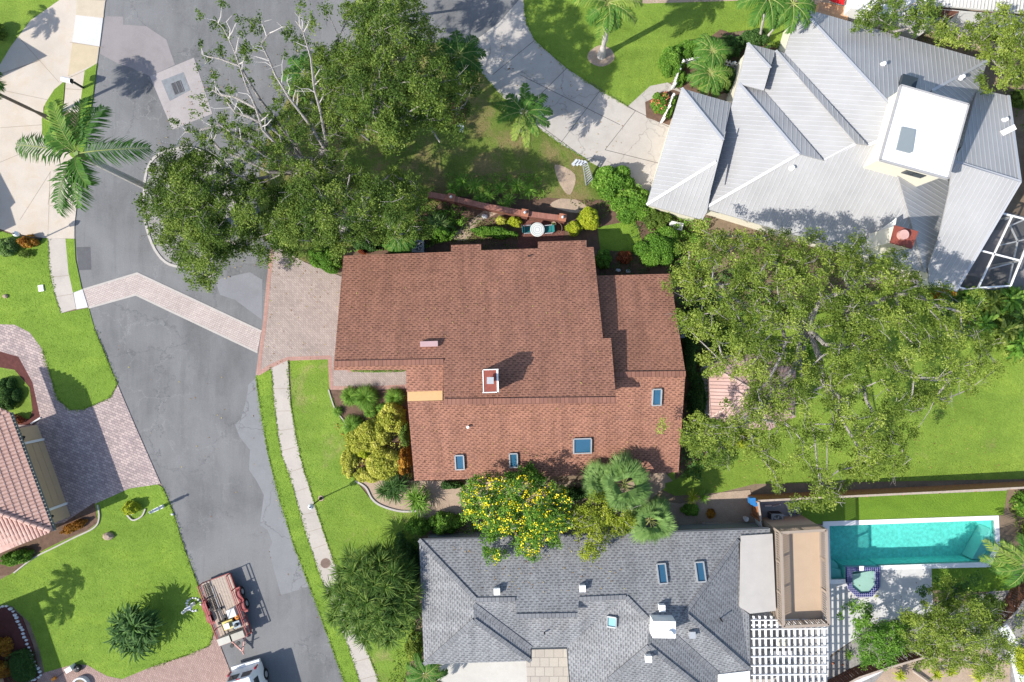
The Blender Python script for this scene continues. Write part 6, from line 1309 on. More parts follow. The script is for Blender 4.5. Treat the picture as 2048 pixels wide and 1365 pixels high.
# ladder stand (raised platform with ladder)
g = thing('step_ladder', 'weathered aluminium ladder leaning with a slatted platform by the driveway edge', 'ladder', P(1175, 355))
mb = MB(); a0, a1 = P(1172, 371, .1), P(1166, 330, 1.4); b0_, b1_ = P(1185, 358, .1), P(1175, 326, 1.4)
mb.beam(a0, a1, .05, .08); mb.beam(b0_, b1_, .05, .08); mb.build('rail', M['galv'], g)
mb = MB()
for k in range(9): t = k / 8; mb.beam(a0.lerp(a1, t), b0_.lerp(b1_, t), .06, .03)
mb.build('rung', M['galv'], g)
mb = MB()
for k in range(4): t = k / 3.; mb.beam(P(1166, 330, 1.4).lerp(P(1145, 331, 1.4), t), P(1172, 323, 1.4).lerp(P(1155, 320, 1.4), t), .22, .03)
mb.build('platform', simple('pale_metal', (.5, .52, .54), .5), g)
mb = MB()
for p in ((1147, 329), (1156, 321), (1173, 324)): mb.tube(P(*p, 1.38), P(p[0] - 2, p[1] + 2, 0), .025, .025, 6)
mb.build('leg', M['galv'], g)
# brick wall with pillars
wl2 = [(840, 393), (906, 404), (965, 418), (1049, 434), (1122, 443)]
g = thing('brick_wall', 'low red brick garden wall with four pillars north of the brown house', 'garden wall', P(980, 420)); mb = MB()
rb_ = brickm('red_wall_brick', (.36, .13, .09), (.28, .10, .07), (.22, .14, .11), .22, .075, .01, 'UV', 0, .5, .2); cap_ = brickm('wall_cap_brick', (.42, .19, .14), (.34, .14, .10), (.2, .1, .08), .085, .4, .012, 'UV', 0, 0, .15)
for a, c in zip(wl2[:-1], wl2[1:]): mb.beam(P(*a, 0) + Vector((0, 0, .55)), P(*c, 0) + Vector((0, 0, .55)), .24, 1.1)
mb.build('wall', rb_, g); mb = MB()
for a, c in zip(wl2[:-1], wl2[1:]): mb.beam(P(*a, 0) + Vector((0, 0, 1.14)), P(*c, 0) + Vector((0, 0, 1.14)), .36, .08)
mb.build('cap', cap_, g)
for p in ((906, 404), (1049, 434), (1122, 443), (840, 393)):
    mb = MB(); b0 = P(*p); mb.box(b0 + Vector((0, 0, .68)), (.4, .4, 1.36), R(-10)); pl_ = mb.build('pillar', rb_, g); mb = MB(); mb.box(b0 + Vector((0, 0, 1.39)), (.48, .48, .07), R(-10)); mb.build('pillar_cap', M['terracotta'], pl_)
    mb = MB(); mb.lathe(b0 + Vector((0, 0, 1.42)), [(.06, 0), (.05, .08), (.11, .14), (.08, .26), (0, .3)], 10); mb.build('lamp', M['galv'], pl_)
# patio set
g = thing('patio_table', 'round white patio table with ringed top between two teal chairs', 'table', P(1074, 463)); b0 = P(1074, 463)
mb = MB(); mb.lathe(b0, [(.46, .70), (.47, .725), (.44, .74), (.0, .742)], 32); tt_ = mb.build('table_top', simple('table_white', (.60, .60, .58), .5, .05), g)
mb = MB()
for r_ in (.14, .27, .38): mb.lathe(b0, [(r_, .7425), (r_, .748), (r_ + .03, .748), (r_ + .03, .7425)], 32)
mb.build('top_ring', simple('pale_ring', (.33, .38, .38), .5), tt_)
for k in range(4):
    a = R(45 + 90 * k); mb = MB(); mb.tube(b0 + Vector((.32 * math.cos(a), .32 * math.sin(a), 0)), b0 + Vector((.22 * math.cos(a), .22 * math.sin(a), .71)), .02, .02, 8); mb.build('leg', M['white'], g)
def chair(c, rz, lab):
    g = thing('patio_chair', lab, 'chair', P(*c)); g.rotation_euler = (0, 0, 0); b0 = P(*c); Rm = Matrix.Rotation(rz, 3, 'Z'); T_ = lambda x, y, z: b0 + Rm @ Vector((x, y, z))
    mb = MB(); mb.face([T_(-.24, -.24, .42), T_(.24, -.24, .42), T_(.24, .24, .40), T_(-.24, .24, .40)]); mb.beam(T_(-.24, 0, .41), T_(.24, 0, .41), .46, .02); mb.build('seat', M['teal'], g)
    mb = MB(); mb.beam(T_(0, .26, .45), T_(0, .40, .92), .46, .025); mb.build('backrest', M['teal'], g)
    for x in (-.26, .26):
        mb = MB(); mb.beam(T_(x, -.22, .62), T_(x, .30, .66), .045, .02); mb.build('armrest', M['galv'], g)
        for y in (-.22, .24): mb = MB(); mb.tube(T_(x, y, 0), T_(x, y * .95, .62 if y < 0 else .66), .014, .014, 6); mb.build('leg', M['galv'], g)
    return g
chair((1056, 462), R(95), 'teal patio chair left of the round white table'); chair((1095, 462), R(-85), 'teal patio chair right of the round white table')
g = thing('lounge_chair', 'curved arm metal chair at the right end of the brick patio', 'chair', P(1112, 460)); b0 = P(1112, 460); mb = MB()
for k in range(10):
    a0_, a1_ = R(-70 + 14 * k), R(-56 + 14 * k); mb.tube(b0 + Vector((.36 * math.cos(a0_), .4 * math.sin(a0_), .6)), b0 + Vector((.36 * math.cos(a1_), .4 * math.sin(a1_), .6)), .02, .02, 6)
mb.build('arm_hoop', M['bark_dark'], g); mb = MB(); mb.box(b0 + Vector((0, 0, .4)), (.42, .46, .03)); mb.build('seat', M['darkwood'], g)
for sx_, sy_ in ((.18, .2), (-.18, .2), (.18, -.2), (-.18, -.2)): mb = MB(); mb.tube(b0 + Vector((sx_, sy_, 0)), b0 + Vector((sx_, sy_, .4)), .018, .018, 6); mb.build('leg', M['bark_dark'], g)
g = thing('planter_pot', 'small round terracotta pot on the brick patio', 'pot', P(1107, 450)); mb = MB(); mb.lathe(P(1107, 450, .045), [(.10, 0), (.15, .28), (.16, .30), (.13, .3), (.12, .22), (0, .22)], 16); mb.build('pot', simple('pale_clay', (.5, .38, .3), .8), g); bq = P(1107, 450, .3); leafmesh('plant', rng.normal(size=(60, 3)) * .07 + np.array(bq), .1, M['br_leaf'], g)
def acunit(c, lab, z0=.05, sz=.8):
    b0 = P(*c, z0); g = thing('air_conditioner', lab, 'air conditioner', b0); h = .78; mb = MB()
    mb.box(b0 + Vector((0, 0, h / 2)), (sz, sz, h)); cs_ = mb.build('case', M['grey'], g)
    mb = MB(); mb.lathe(b0, [(sz * .40, h + .004), (sz * .40, h + .012), (0, h + .012)], 24); mb.build('fan_opening', M['black'], g)
    mb = MB()
    for k in range(5): a = 2 * math.pi * k / 5; mb.beam(b0 + Vector((0, 0, h + .02)), b0 + Vector((sz * .34 * math.cos(a), sz * .34 * math.sin(a), h + .02)), .09, .006)
    mb.build('fan_blade', M['grey'], g); mb = MB()
    for r_ in (.12, .22, .32, .40): mb.lathe(b0, [(sz * r_, h + .03), (sz * r_ + .008, h + .036), (sz * r_ + .016, h + .03)], 24)
    mb.build('grille', M['galv'], g)
    mb = MB()
    for k in range(12):
        for sx_, sy_ in ((1, 0), (-1, 0), (0, 1), (0, -1)): mb.box(b0 + Vector((sx_ * (sz / 2 + .004), sy_ * (sz / 2 + .004), .1 + k * .055)), (.008 if sx_ else sz * .9, .008 if sy_ else sz * .9, .02))
    mb.build('louvre', M['black'], g); return g
acunit((839, 496), 'grey air conditioner half under the north eave of the brown roof'); acunit((1546, 1034), 'large grey air conditioner in the fenced corner beside the pool', .05, .78); acunit((1352, 664), 'grey air conditioner half hidden under the right eave of the brown house', .05, .8)
# picket fence
def picket(pts, lab, z=.95, gap=.17, wd=.09, mat='white'):
    g = thing('picket_fence', lab, 'fence', P(*pts[0])); q = [P(*p) for p in pts]; mb = MB(); pk_ = MB()
    for a, c in zip(q[:-1], q[1:]):
        for zz_ in (.3, .75): mb.beam(a + Vector((0, 0, zz_)), c + Vector((0, 0, zz_)), .045, .08)
        d = (c - a); n = max(1, int(d.length / gap)); dd = d.normalized(); nn = Vector((-dd.y, dd.x, 0)) * .04
        for k in range(n): p = a + d * ((k + .5) / n) + nn; pk_.beam(p + Vector((0, 0, .05)), p + Vector((0, 0, z)), .02, wd)
    mb.build('rail', M[mat], g); pk_.build('pickets', M[mat], g)
    for p in q: mb = MB(); mb.box(p + Vector((0, 0, z * .55)), (.12, .12, z * 1.1)); mb.lathe(p + Vector((0, 0, z * 1.1)), [(.1, 0), (0, .08)], 4); mb.build('post', M[mat], g)
    return g
picket([(1344, 178), (1353, 150), (1360, 134), (1400, 122)], 'white picket fence bending round the palm garden'); picket([(1436, 130), (1460, 138), (1480, 143)], 'short white picket fence between the palms and the metal roof'); picket([(1322, 246), (1333, 222), (1341, 200)], 'short white picket fence beside the coral flower bush')
# wooden fences
def board_fence(pts, lab, h=1.8, mat='cedar', bw=.15, cap=True, post=2.4, capmat='wood'):
    g = thing('wooden_fence', lab, 'fence', P(*pts[0])); q = [P(*p) for p in pts]; mb = MB(); cp_ = MB(); rl_ = MB()
    for a, c in zip(q[:-1], q[1:]):
        d = c - a; n = max(1, int(d.length / bw)); dd = d.normalized(); nn = Vector((-dd.y, dd.x, 0))
        for k in range(n): p = a + d * ((k + .5) / n) + nn * (.03 if k % 2 else .018); mb.beam(p, p + Vector((0, 0, h - rng.uniform(0, .02))), .02, bw * .93) if abs(dd.x) < .0 else mb.box(p + Vector((0, 0, h / 2)), (bw * .93, .02, h), math.atan2(dd.y, dd.x))
        for z in (.3, h - .3): rl_.beam(a - nn * .03 + Vector((0, 0, z)), c - nn * .03 + Vector((0, 0, z)), .05, .09)
        cp_.beam(a + Vector((0, 0, h + .02)), c + Vector((0, 0, h + .02)), .13, .035)
        m_ = max(1, round(d.length / post))
        for k in range(m_ + 1): p = a + d * k / m_ - nn * .06; pm = MB(); pm.box(p + Vector((0, 0, h / 2)), (.1, .1, h), math.atan2(dd.y, dd.x)); pm.build('post', M[mat], g)
    mb.build('boards', M[mat], g); rl_.build('rail', M[mat], g)
    if cap: cp_.build('cap', M[capmat], g)
    return g
board_fence([(1498, 991), (1640, 984), (1850, 974), (2060, 963)], 'long brown board fence between the right lawn and the artificial turf', 1.6)
sheet('turf_edging', [(1730, 988), (2012, 976), (2012, 981), (1730, 993)], M['conc_pink'], .07)
board_fence([(1498, 992), (1503, 1028)], 'short sunlit orange end of board fence beside the air conditioner', 1.7)
fz = board_fence([(1654, 1362), (1700, 1338), (1760, 1318), (1850, 1292)], 'dark red wooden fence curving behind the pool deck pebbles', 1.2, 'darkwood'); board_fence([(1975, 1235), (2005, 1205), (2030, 1165), (2060, 1120)], 'dark red wooden fence at the right behind the pool palms', 1.4, 'darkwood')
g = thing('retaining_kerb', 'long pale concrete kerb sweeping below the dark red fence', 'kerb', P(1750, 1350)); mb = MB(); strip([P(x, y) for x, y in catmull([(1680, 1372), (1740, 1345), (1800, 1312), (1850, 1290)], 6, False)], .22, 0, .35, mb); mb.build('kerb_stone', M['stone'], g)
g = thing('retaining_kerb', 'short pale curved kerb at the right end of the dark red fence', 'kerb', P(2000, 1245)); mb = MB(); strip([P(x, y) for x, y in catmull([(1985, 1242), (2005, 1230), (2025, 1210)], 6, False)], .22, 0, .3, mb); mb.build('kerb_stone', M['stone'], g)
mb = MB(); mb.box(P(1506, 1003, 1.62) , (.34, .42, .05), R(5)); mb.box(P(1506, 1003, 1.0), (.30, .38, 1.2), R(5)); tag(mb.build('recycling_bin', M['blue'], origin=tuple(P(1503, 998))), 'bright blue bin lid on the orange fence corner', 'bin')
# clutter in AC corner
for i, (a, c, m_, lab) in enumerate((((1530, 1012), (1542, 1012), 'white', 'short white pipe lying left in the equipment corner'), ((1545, 1014), (1560, 1010), 'galv', 'grey fitting lying in the middle of the equipment corner'), ((1572, 1008), (1578, 1020), 'white', 'white bent pipe in the equipment corner'), ((1576, 1022), (1582, 1032), 'white', 'white pipe beside the pool pump'), ((1566, 1032), (1585, 1036), 'galv', 'long grey rod beside the air conditioner'))):
    mb = MB(); mb.tube(P(*a, .12), P(*c, .14), .06, .06, 8); mb.tube(P(*c, .05), P(*c, .3), .05, .05, 8); tag(mb.build('pipe', M[m_], origin=tuple(P(*a))), lab, 'pipe')
g = thing('pool_pump', 'black and grey pool pump beside the air conditioner', 'pump', P(1590, 1022)); mb = MB(); mb.tube(P(1586, 1022, .2), P(1597, 1026, .2), .15, .15, 14); mb.build('motor', M['black'], g); mb = MB(); mb.lathe(P(1583, 1018, .05), [(.2, 0), (.2, .5), (.12, .62), (0, .64)], 14); mb.build('filter_tank', M['grey'], g)
mb = MB(); mb.beam(P(1450, 1047, .12), P(1512, 1053, .12), .2, .2); mb.beam(P(1404, 1047, .12), P(1450, 1050, .12), .2, .14); tag(mb.build('timber_beam', M['wood'], origin=tuple(P(1460, 1050))), 'weathered timber sleepers lying along the grey house wall', 'timber')
g = thing('gate', 'white gate beside the equipment corner', 'gate', P(1515, 1045)); mb = MB(); mb.beam(P(1514, 1035, .6), P(1519, 1056, .6), .05, 1.2); mb.build('panel', M['white'], g); mb = MB(); mb.box(P(1519, 1054, .7), (.12, .12, 1.4)); mb.box(P(1513, 1034, .7), (.12, .12, 1.4)); mb.build('post', M['white'], g)
mb = MB(); mb.lathe(P(1489, 1036, .02), [(.12, 0), (.16, .38), (.17, .4), (.14, .4), (.13, .3), (0, .3)], 14); tag(mb.build('white_bucket', M['white'], origin=tuple(P(1489, 1036))), 'white bucket on the sandy strip by the fence corner', 'bucket')
# tan rooftop deck with slatted railing
DZ, RZ = 2.75, 3.72; rim = [(1562, 1066), (1652.5, 1060.5), (1658, 1250), (1567.5, 1254)]; rp = [P(*p, RZ) for p in rim]; fl_ = [Vector((p.x, p.y, DZ)) for p in rp]
g = thing('rooftop_deck', 'raised tan deck boxed in by slatted wooden railings beside the pool', 'deck', (sum(rp, Vector()) / 4) * 1.0)
g.location.z = 0; OFF[g.name].z = 0
ctr = sum(fl_, Vector()) / 4; inn = [p + (ctr - p).normalized() * .02 for p in fl_]
mb = MB(); mb.prism([(p.x, p.y) for p in fl_], DZ - .15, DZ); mb.build('floor', M['deckf'], g)
mb = MB(); walls(mb, [(p.x, p.y) for p in [fl_[0], fl_[3], fl_[2], fl_[1]]], 0, DZ - .151); mb.build('wall', simple('tan_siding', (.5, .40, .30), .8), g)
mb = MB()
for i in range(4): a, c = fl_[i], fl_[(i + 1) % 4]; mb.beam(a + Vector((0, 0, -.12)), c + Vector((0, 0, -.12)), .08, .34)
mb.build('fascia', M['taupe'], g)
for i in range(4):
    a, c = rp[i], rp[(i + 1) % 4]; mb = MB(); mb.beam(a, c, .17, .05); mb.build('top_rail', M['taupe'], g)
    d = c - a; n = int(d.length / .145); mb = MB()
    for k in range(n): p = a + d * ((k + .5) / n); mb.box(Vector((p.x, p.y, (DZ + RZ) / 2)), (.075, .035, RZ - DZ - .06), math.atan2(d.y, d.x))
    mb.beam(a + Vector((0, 0, -RZ + DZ + .1)), c + Vector((0, 0, -RZ + DZ + .1)), .05, .08); mb.build('balusters', M['taupe'], g)
    m_ = 3 if d.length > 4 else 2
    for k in range(m_): p = a + d * k / m_; mb = MB(); mb.box(Vector((p.x, p.y, (DZ + RZ) / 2)), (.12, .12, RZ - DZ - .03)); mb.build('post', M['taupe'], g)
# white pergola
g = thing('pergola', 'white slatted pergola at the bottom edge beside the grey roof', 'pergola', P(1580, 1330)); PZ = 2.7
mb = MB(); xs_ = np.linspace(1507, 1648, 13)
for x in xs_:
    y0 = 1232 if x < 1545 else 1243
    m_ = MB(); m_.beam(P(x, y0, PZ), P(x + 3.5, 1500, PZ), .10, .14); m_.build('rafter', M['white'], g)
for y in np.arange(1241, 1480, 18.3): m_ = MB(); m_.beam(P(1502, y, PZ + .12), P(1654, y - 2, PZ + .12), .055, .09); m_.build('batten', M['white'], g)
for x, y in ((1512, 1240), (1645, 1250), (1512, 1440), (1645, 1440)): m_ = MB(); p = P(x, y, PZ); m_.box(Vector((p.x, p.y, PZ / 2 - .05)), (.14, .14, PZ - .1)); m_.build('post', M['white'], g)
for y in (1250, 1436): m_ = MB(); m_.beam(P(1502, y, PZ - .15), P(1654, y, PZ - .15), .09, .16); m_.build('beam', M['white'], g)
sheet('pergola_paving', [(1500, 1225), (1640, 1225), (1645, 1500), (1500, 1500)], brickm('pergola_slab', (.52, .47, .42), (.44, .40, .36), (.3, .28, .26), .9, .9, .02, 'Object'), .062)
g = thing('outdoor_sofa', 'pale cushioned outdoor sofa under the white pergola', 'sofa', P(1560, 1310)); b0 = P(1560, 1310, .06); mb = MB(); mb.box(b0 + Vector((0, 0, .2)), (1.7, .8, .3)); mb.build('seat', simple('pale_cushion', (.5, .5, .5), .9), g); mb = MB(); mb.box(b0 + Vector((0, -.4, .5)), (1.7, .2, .6)); mb.build('backrest', simple('pale_cushion2', (.45, .46, .46), .9), g)
g = thing('side_table', 'small square table under the white pergola', 'table', P(1560, 1280)); b0 = P(1560, 1280, .06); mb = MB(); mb.box(b0 + Vector((0, 0, .42)), (.7, .7, .04)); mb.build('table_top', simple('table_cream', (.55, .5, .38), .7), g)
for sx_, sy_ in ((1, 1), (1, -1), (-1, 1), (-1, -1)): mb = MB(); mb.box(b0 + Vector((.3 * sx_, .3 * sy_, .2)), (.05, .05, .4)); mb.build('leg', M['white'], g)
# gazebo
g = thing('gazebo', 'octagonal gazebo with pinkish brown plank roof under the big spreading tree', 'gazebo', P(1500, 770)); GZ = 2.5
oc = [(1418, 732), (1420, 836), (1476, 858), (1540, 860), (1590, 834), (1592, 735), (1552, 712), (1480, 706)]; op = [P(*p, GZ) for p in oc]; ap = P(1509, 781, 4.3)
pkm = brickm('pink_roof_plank', (.56, .39, .35), (.49, .32, .28), (.18, .11, .10), 9.0, .22, .02, 'UV', 0, 0, .2)
mb = MB()
for i in range(8):
    a, c = op[i], op[(i + 1) % 8]; mid_ = (a + c) / 2; nn = (c - a).cross(ap - a).normalized(); u = (c - a).normalized(); v_ = (ap - mid_).normalized()
    mb.face([a, c, ap], [((p - mid_).dot(v_), (p - mid_).dot(u)) for p in (a, c, ap)])
    mb.face([a, c, c - Vector((0, 0, .12)), a - Vector((0, 0, .12))])
rfz = mb.build('roof', pkm, g); mb = MB()
for i in range(8): mb.beam(op[i] + Vector((0, 0, .03)), ap + Vector((0, 0, .03)), .12, .04)
mb.build('ridge_board', simple('pinkish_board', (.5, .36, .31), .7), rfz)
cz = sum(op, Vector()) / 8
for p in op: mb = MB(); q = p.lerp(cz, .08); mb.tube(Vector((q.x, q.y, 0)), Vector((q.x, q.y, GZ - .05)), .06, .06, 8); mb.build('post', M['white'], g)
mb = MB(); mb.prism([(p.x * .97 + cz.x * .03, p.y * .97 + cz.y * .03) for p in op], 0, .14); mb.build('floor', M['wood'], g)
# screen enclosure
g = thing('screen_enclosure', 'white framed dark mesh pool cage at the tip of the metal roof', 'screen enclosure', P(1990, 490)); EZ = 2.8
T1 = lambda x, y: P(x, y, EZ)
segs = [((2004, 427), (2062, 442)), ((2024, 433), (1956, 576)), ((1959, 501), (2041, 522)), ((2062, 470), (2021, 572)), ((1914, 574), (1930, 578)), ((1956, 576), (2021, 572))]
mb = MB()
for a, c in segs: mb.beam(T1(*a), T1(*c), .09, .09)
mb.build('top_beam', M['white'], g)
mb = MB()
for a, c in (((2024, 433), (2010, 440)), ((2020, 452), (2048, 440)), ((2020, 452), (2035, 483)), ((2000, 491), (2035, 483)), ((2035, 483), (2016, 572)), ((2035, 483), (2060, 477)), ((2041, 522), (1980, 538))): mb.beam(P(*a, .9), P(*c, .9), .08, .08)
mb.build('lower_beam', M['offwhite'], g)
mb = MB(); mb.poly([T1(*p) - Vector((0, 0, .06)) for p in [(2004, 428), (2062, 443), (2062, 470), (2020, 574), (1956, 577), (1914, 574)]]); mb.build('mesh_roof', M['screen'], g)
for p in ((2024, 433), (1956, 576), (2041, 522), (2021, 572), (1959, 501)): m_ = MB(); q = T1(*p); m_.box(Vector((q.x, q.y, EZ / 2)), (.08, .08, EZ)); m_.build('post', M['white'], g)
sheet('patio_floor', [(1905, 580), (1990, 420), (2200, 470), (2200, 580)], simple('dark_patio', (.20, .19, .18), .8, .2), .052)
sheet('patio_floor', [(1955, 505), (1980, 460), (2010, 462), (1990, 500), (1975, 560), (1930, 550)], M['conc_pink'], .058)
# top right box, red canopy
g = thing('garden_shed', 'tan boxy shed peeping over the metal roof ridge', 'shed', P(1655, 25)); q = wallfrom([(1640, 4), (1697, 14), (1695, 50), (1632, 36)], 1.6); mb = MB(); mb.prism(q, 0, 1.6); mb.build('wall', simple('tan_shed', (.5, .30, .17), .8), g)
mb = MB(); mb.prism(wallfrom([(1668, -40), (1694, -25), (1688, 10), (1666, 4), (1645, -10)], 2.0), 1.95, 2.0); for_ = mb.build('canopy', M['red'], g)
for x in (1668, 1688): m_ = MB(); p = P(x, -5, 2.0); m_.tube((p.x, p.y, 0), (p.x, p.y, 1.95), .03, .03, 6); m_.build('post', M['galv'], g)
g = thing('garden_bench', 'small white slatted bench beside the tan shed', 'bench', P(1712, 28)); b0 = P(1712, 28); mb = MB()
for k in range(4): mb.beam(b0 + Vector((-.5, -.15 + .1 * k, .42)), b0 + Vector((.5, -.3 + .1 * k, .42)), .07, .025)
mb.build('seat', M['white'], g); mb = MB(); mb.beam(b0 + Vector((-.5, .25, .6)), b0 + Vector((.5, .1, .6)), .03, .3); mb.build('backrest', M['white'], g)
for x in (-.45, .45): mb = MB(); mb.box(b0 + Vector((x, 0, .2)), (.06, .3, .4)); mb.build('leg', M['white'], g)
# ---- landscaping trailer
A_ = R(-69); ax = Vector((math.cos(R(-70)), math.sin(R(-70)), 0)); sd_ = Vector((-ax.y, ax.x, 0))   # ax: towards the van; sd: to the right (east)
TC = P(459, 1210); BZ = .55; hl, hw = 2.05, .98
g = thing('utility_trailer', 'faded red tandem axle landscaping trailer with plank bed loaded with tools', 'trailer', TC); T = lambda a, s_, z: TC + ax * a + sd_ * s_ + Vector((0, 0, z))
mb = MB()
for k in range(11): s0 = -hw + .09 + k * (2 * hw - .18) / 10; mb.beam(T(-hl, s0, BZ), T(hl, s0, BZ), .165, .04)
mb.build('bed_planks', M['wood'], g); mb = MB()
for s0 in (-hw, hw): mb.beam(T(-hl, s0, BZ - .06), T(hl + .1, s0, BZ - .06), .09, .14)
for a in (-hl, hl): mb.beam(T(a, -hw, BZ - .06), T(a, hw, BZ - .06), .09, .14)
mb.build('frame', M['redpaint'], g); mb = MB()
for z in (.9, 1.12):
    for s0 in (-hw, hw): mb.beam(T(-hl, s0, z), T(hl, s0, z), .045, .05)
    mb.beam(T(hl, -hw, z), T(hl, hw, z), .045, .05)
mb.build('side_rail', M['redpaint'], g); mb = MB()
for s0 in (-hw, hw):
    for k in range(5): a = -hl + k * hl / 2; m_ = MB(); m_.beam(T(a, s0, BZ), T(a, s0, 1.12), .05, .05); m_.build('rail_post', M['redpaint'], g)
for s0 in (-hw - .2, hw + .2):
    for a in (-.62, .22):
        c0 = T(a, s0, .33); d = sd_ * .11; mb = MB(); mb.tube(c0 - d, c0 + d, .33, .33, 22); wh = mb.build('wheel', M['rubber'], g); mb = MB(); mb.tube(c0 - d * 1.06, c0 + d * 1.06, .17, .17, 16); mb.build('rim', M['galv'], wh)
    mb = MB(); K = 14
    for k in range(K):
        t0, t1 = k / K, (k + 1) / K; f = lambda t: (-1.05 + 1.75 * t, .68 + (.12 * abs(math.sin(2 * math.pi * t)) if .1 < t < .9 else -.12))
        (x0, z0), (x1, z1) = f(t0), f(t1); mb.beam(T(x0, s0, z0), T(x1, s0, z1), .34, .025)
    mb.build('fender', M['redpaint'], g)
mb = MB(); tip = T(hl + 1.05, 0, .45)
for s0 in (-.55, .55): mb.beam(T(hl, s0, .45), tip, .08, .09)
mb.tube(tip, tip + ax * .2, .05, .05, 8); mb.build('drawbar', simple('pink_red_steel', (.5, .26, .22), .5), g)
mb = MB(); mb.tube(T(hl + .75, .12, .1), T(hl + .75, .12, .9), .035, .035, 8); mb.build('jack', M['galv'], g)
for s0 in (-.25, .18): mb = MB(); c0 = T(hl + .35, s0 - .1, .75); mb.tube(c0, c0 + Vector((0, 0, .08)), .13, .13, 14); mb.build('reel', M['black'], g)
mb = MB()
for k in range(18): a = -hl + .15 + k * .1; mb.beam(T(a, -hw + .12, .62), T(a, -hw + .5, .62), .03, .03)
mb.beam(T(-hl + .1, -hw + .1, .65), T(-.1, -hw + .1, .65), .04, .04); mb.beam(T(-hl + .1, -hw + .5, .65), T(-.1, -hw + .5, .65), .04, .04); mb.build('ramp_gate', M['black'], g)
def onbed(name, lab, cat, a, s_, fn):
    o = thing(name, lab, cat, T(a, s_, BZ + .02)); fn(o, T(a, s_, BZ + .02)); return o
def f_(o, b0): mb = MB(); mb.box(b0 + Vector((0, 0, .2)), (.5, .52, .4), R(-70)); mb.box(b0 + Vector((0, 0, .41)), (.54, .56, .04), R(-70)); mb.build('chest', simple('cooler_white', (.55, .55, .53), .6, .1), o)
onbed('cooler_box', 'white lidded cool box on the trailer planks', 'cool box', .35, .42, f_)
for k, s0 in enumerate((-.5, .35)):
    def f_(o, b0, k=k): mb = MB(); mb.box(b0 + Vector((0, 0, .3)), (.92, .42, .5), R(-70 + 90)); mb.box(b0 + Vector((0, 0, .57)), (.95, .45, .04), R(-70 + 90)); mb.build('chest', simple('beige_box%d' % k, (.38, .35, .29) if k else (.44, .42, .36), .6), o)
    onbed('tool_box', ['beige tool box at the front left of the trailer', 'beige tool box at the front right of the trailer'][k], 'tool box', hl - .22, s0, f_)
def mower(o, b0):
    mb = MB(); mb.box(b0 + Vector((0, 0, .25)), (.55, .7, .25), R(-70)); mb.build('deck', M['yellow'], o); mb = MB(); mb.box(b0 + Vector((0, 0, .48)), (.35, .35, .25), R(-70)); mb.build('engine', M['galv'], o)
    for x in (-.3, .3):
        for y in (-.3, .3): mb = MB(); c0 = b0 + Vector((x, y, .12)); mb.tube(c0 - Vector((.04, 0, 0)), c0 + Vector((.04, 0, 0)), .12, .12, 14); mb.build('wheel', M['rubber'], o)
    mb = MB(); mb.tube(b0 + Vector((0, .3, .4)), b0 + Vector((-.1, .9, .75)), .02, .02, 6); mb.build('handle', M['black'], o)
onbed('lawn_mower', 'yellow decked lawn mower strapped on the trailer', 'mower', 1.0, -.05, mower)
def f_(o, b0): mb = MB(); mb.box(b0 + Vector((0, 0, .25)), (.45, .5, .4), R(-70)); mb.build('engine', simple('steel_blue', (.2, .24, .27), .4, .3, 8, metal=.4), o); mb = MB(); mb.tube(b0 + Vector((0, 0, .45)), b0 + Vector((0, 0, .6)), .12, .1, 12); mb.build('fuel_cap', M['black'], o)
onbed('blower_engine', 'grey engine unit right of the yellow mower on the trailer', 'engine', 1.15, .5, f_)
for k, (a, s0, L, m_) in enumerate(((-.9, -.35, 1.6, 'galv'), (-.3, -.18, 1.5, 'black'), (.0, -.62, 1.5, 'bark_dark'))):
    def f_(o, b0, L=L, m_=m_): mb = MB(); mb.tube(b0 - ax * L / 2 + Vector((0, 0, .1)), b0 + ax * L / 2 + Vector((0, 0, .14)), .022, .022, 6); mb.build('shaft', M[m_], o); mb = MB(); mb.box(b0 + ax * L / 2 + Vector((0, 0, .14)), (.16, .26, .12), R(-70)); mb.build('head', M['black'], o)
    onbed('string_trimmer', ['silver shafted trimmer lying along the trailer bed', 'black shafted trimmer on the trailer bed', 'brown handled rake against the trailer rail'][k], 'garden tool', a, s0, f_)
def f_(o, b0): mb = MB(); mb.lathe(b0, [(.14, 0), (.15, .3), (.1, .34), (0, .35)], 12); mb.build('can', M['orange'], o); mb = MB(); mb.beam(b0 + Vector((-.08, 0, .4)), b0 + Vector((.08, 0, .4)), .03, .03); mb.build('handle', M['black'], o)
onbed('fuel_can', 'small orange fuel can beside the mower', 'fuel can', .75, .62, f_)
# ---- white van
VC = P(516, 1385); av = Vector((math.cos(R(-74)), math.sin(R(-74)), 0)); sv_ = Vector((-av.y, av.x, 0))
g = thing('van', 'white passenger van with dark rear windows and roof ribs cut off at the bottom edge', 'van', VC)
V_ = lambda a, s_, z: VC + av * a + sv_ * s_ + Vector((0, 0, z)); rear = -2.1; fr = 3.3
sec = [(.98, .35), (1.02, .6), (1.02, 1.1), (.97, 1.35), (.84, 1.95), (.74, 2.06), (.4, 2.12)]
prof = sec + [(-x, z) for x, z in sec[::-1]]
st_ = [(rear, .93, 0), (rear + .10, .99, 0), (rear + .4, 1, 0), (1.6, 1, 0), (2.0, .98, 0), (2.7, .93, -.85), (fr, .85, -1.0)]
mb = MB(); rings = []
for a, k, dz in st_:
    ring = []
    for x, z in prof:
        zz_ = min(z, 2.12 + dz) if dz else z; inset = (z - .9) * .16 if a <= rear + .11 and z > .9 else 0
        ring.append(V_(a + inset, x * k, zz_))
    rings.append(ring)
n_ = len(prof)
for r0_, r1_ in zip(rings[:-1], rings[1:]):
    for i in range(n_ - 1): mb.face([r0_[i], r1_[i], r1_[i + 1], r0_[i + 1]])
mb.face(rings[0]); mb.face(rings[-1]); body = mb.build('body', M['white'], g)
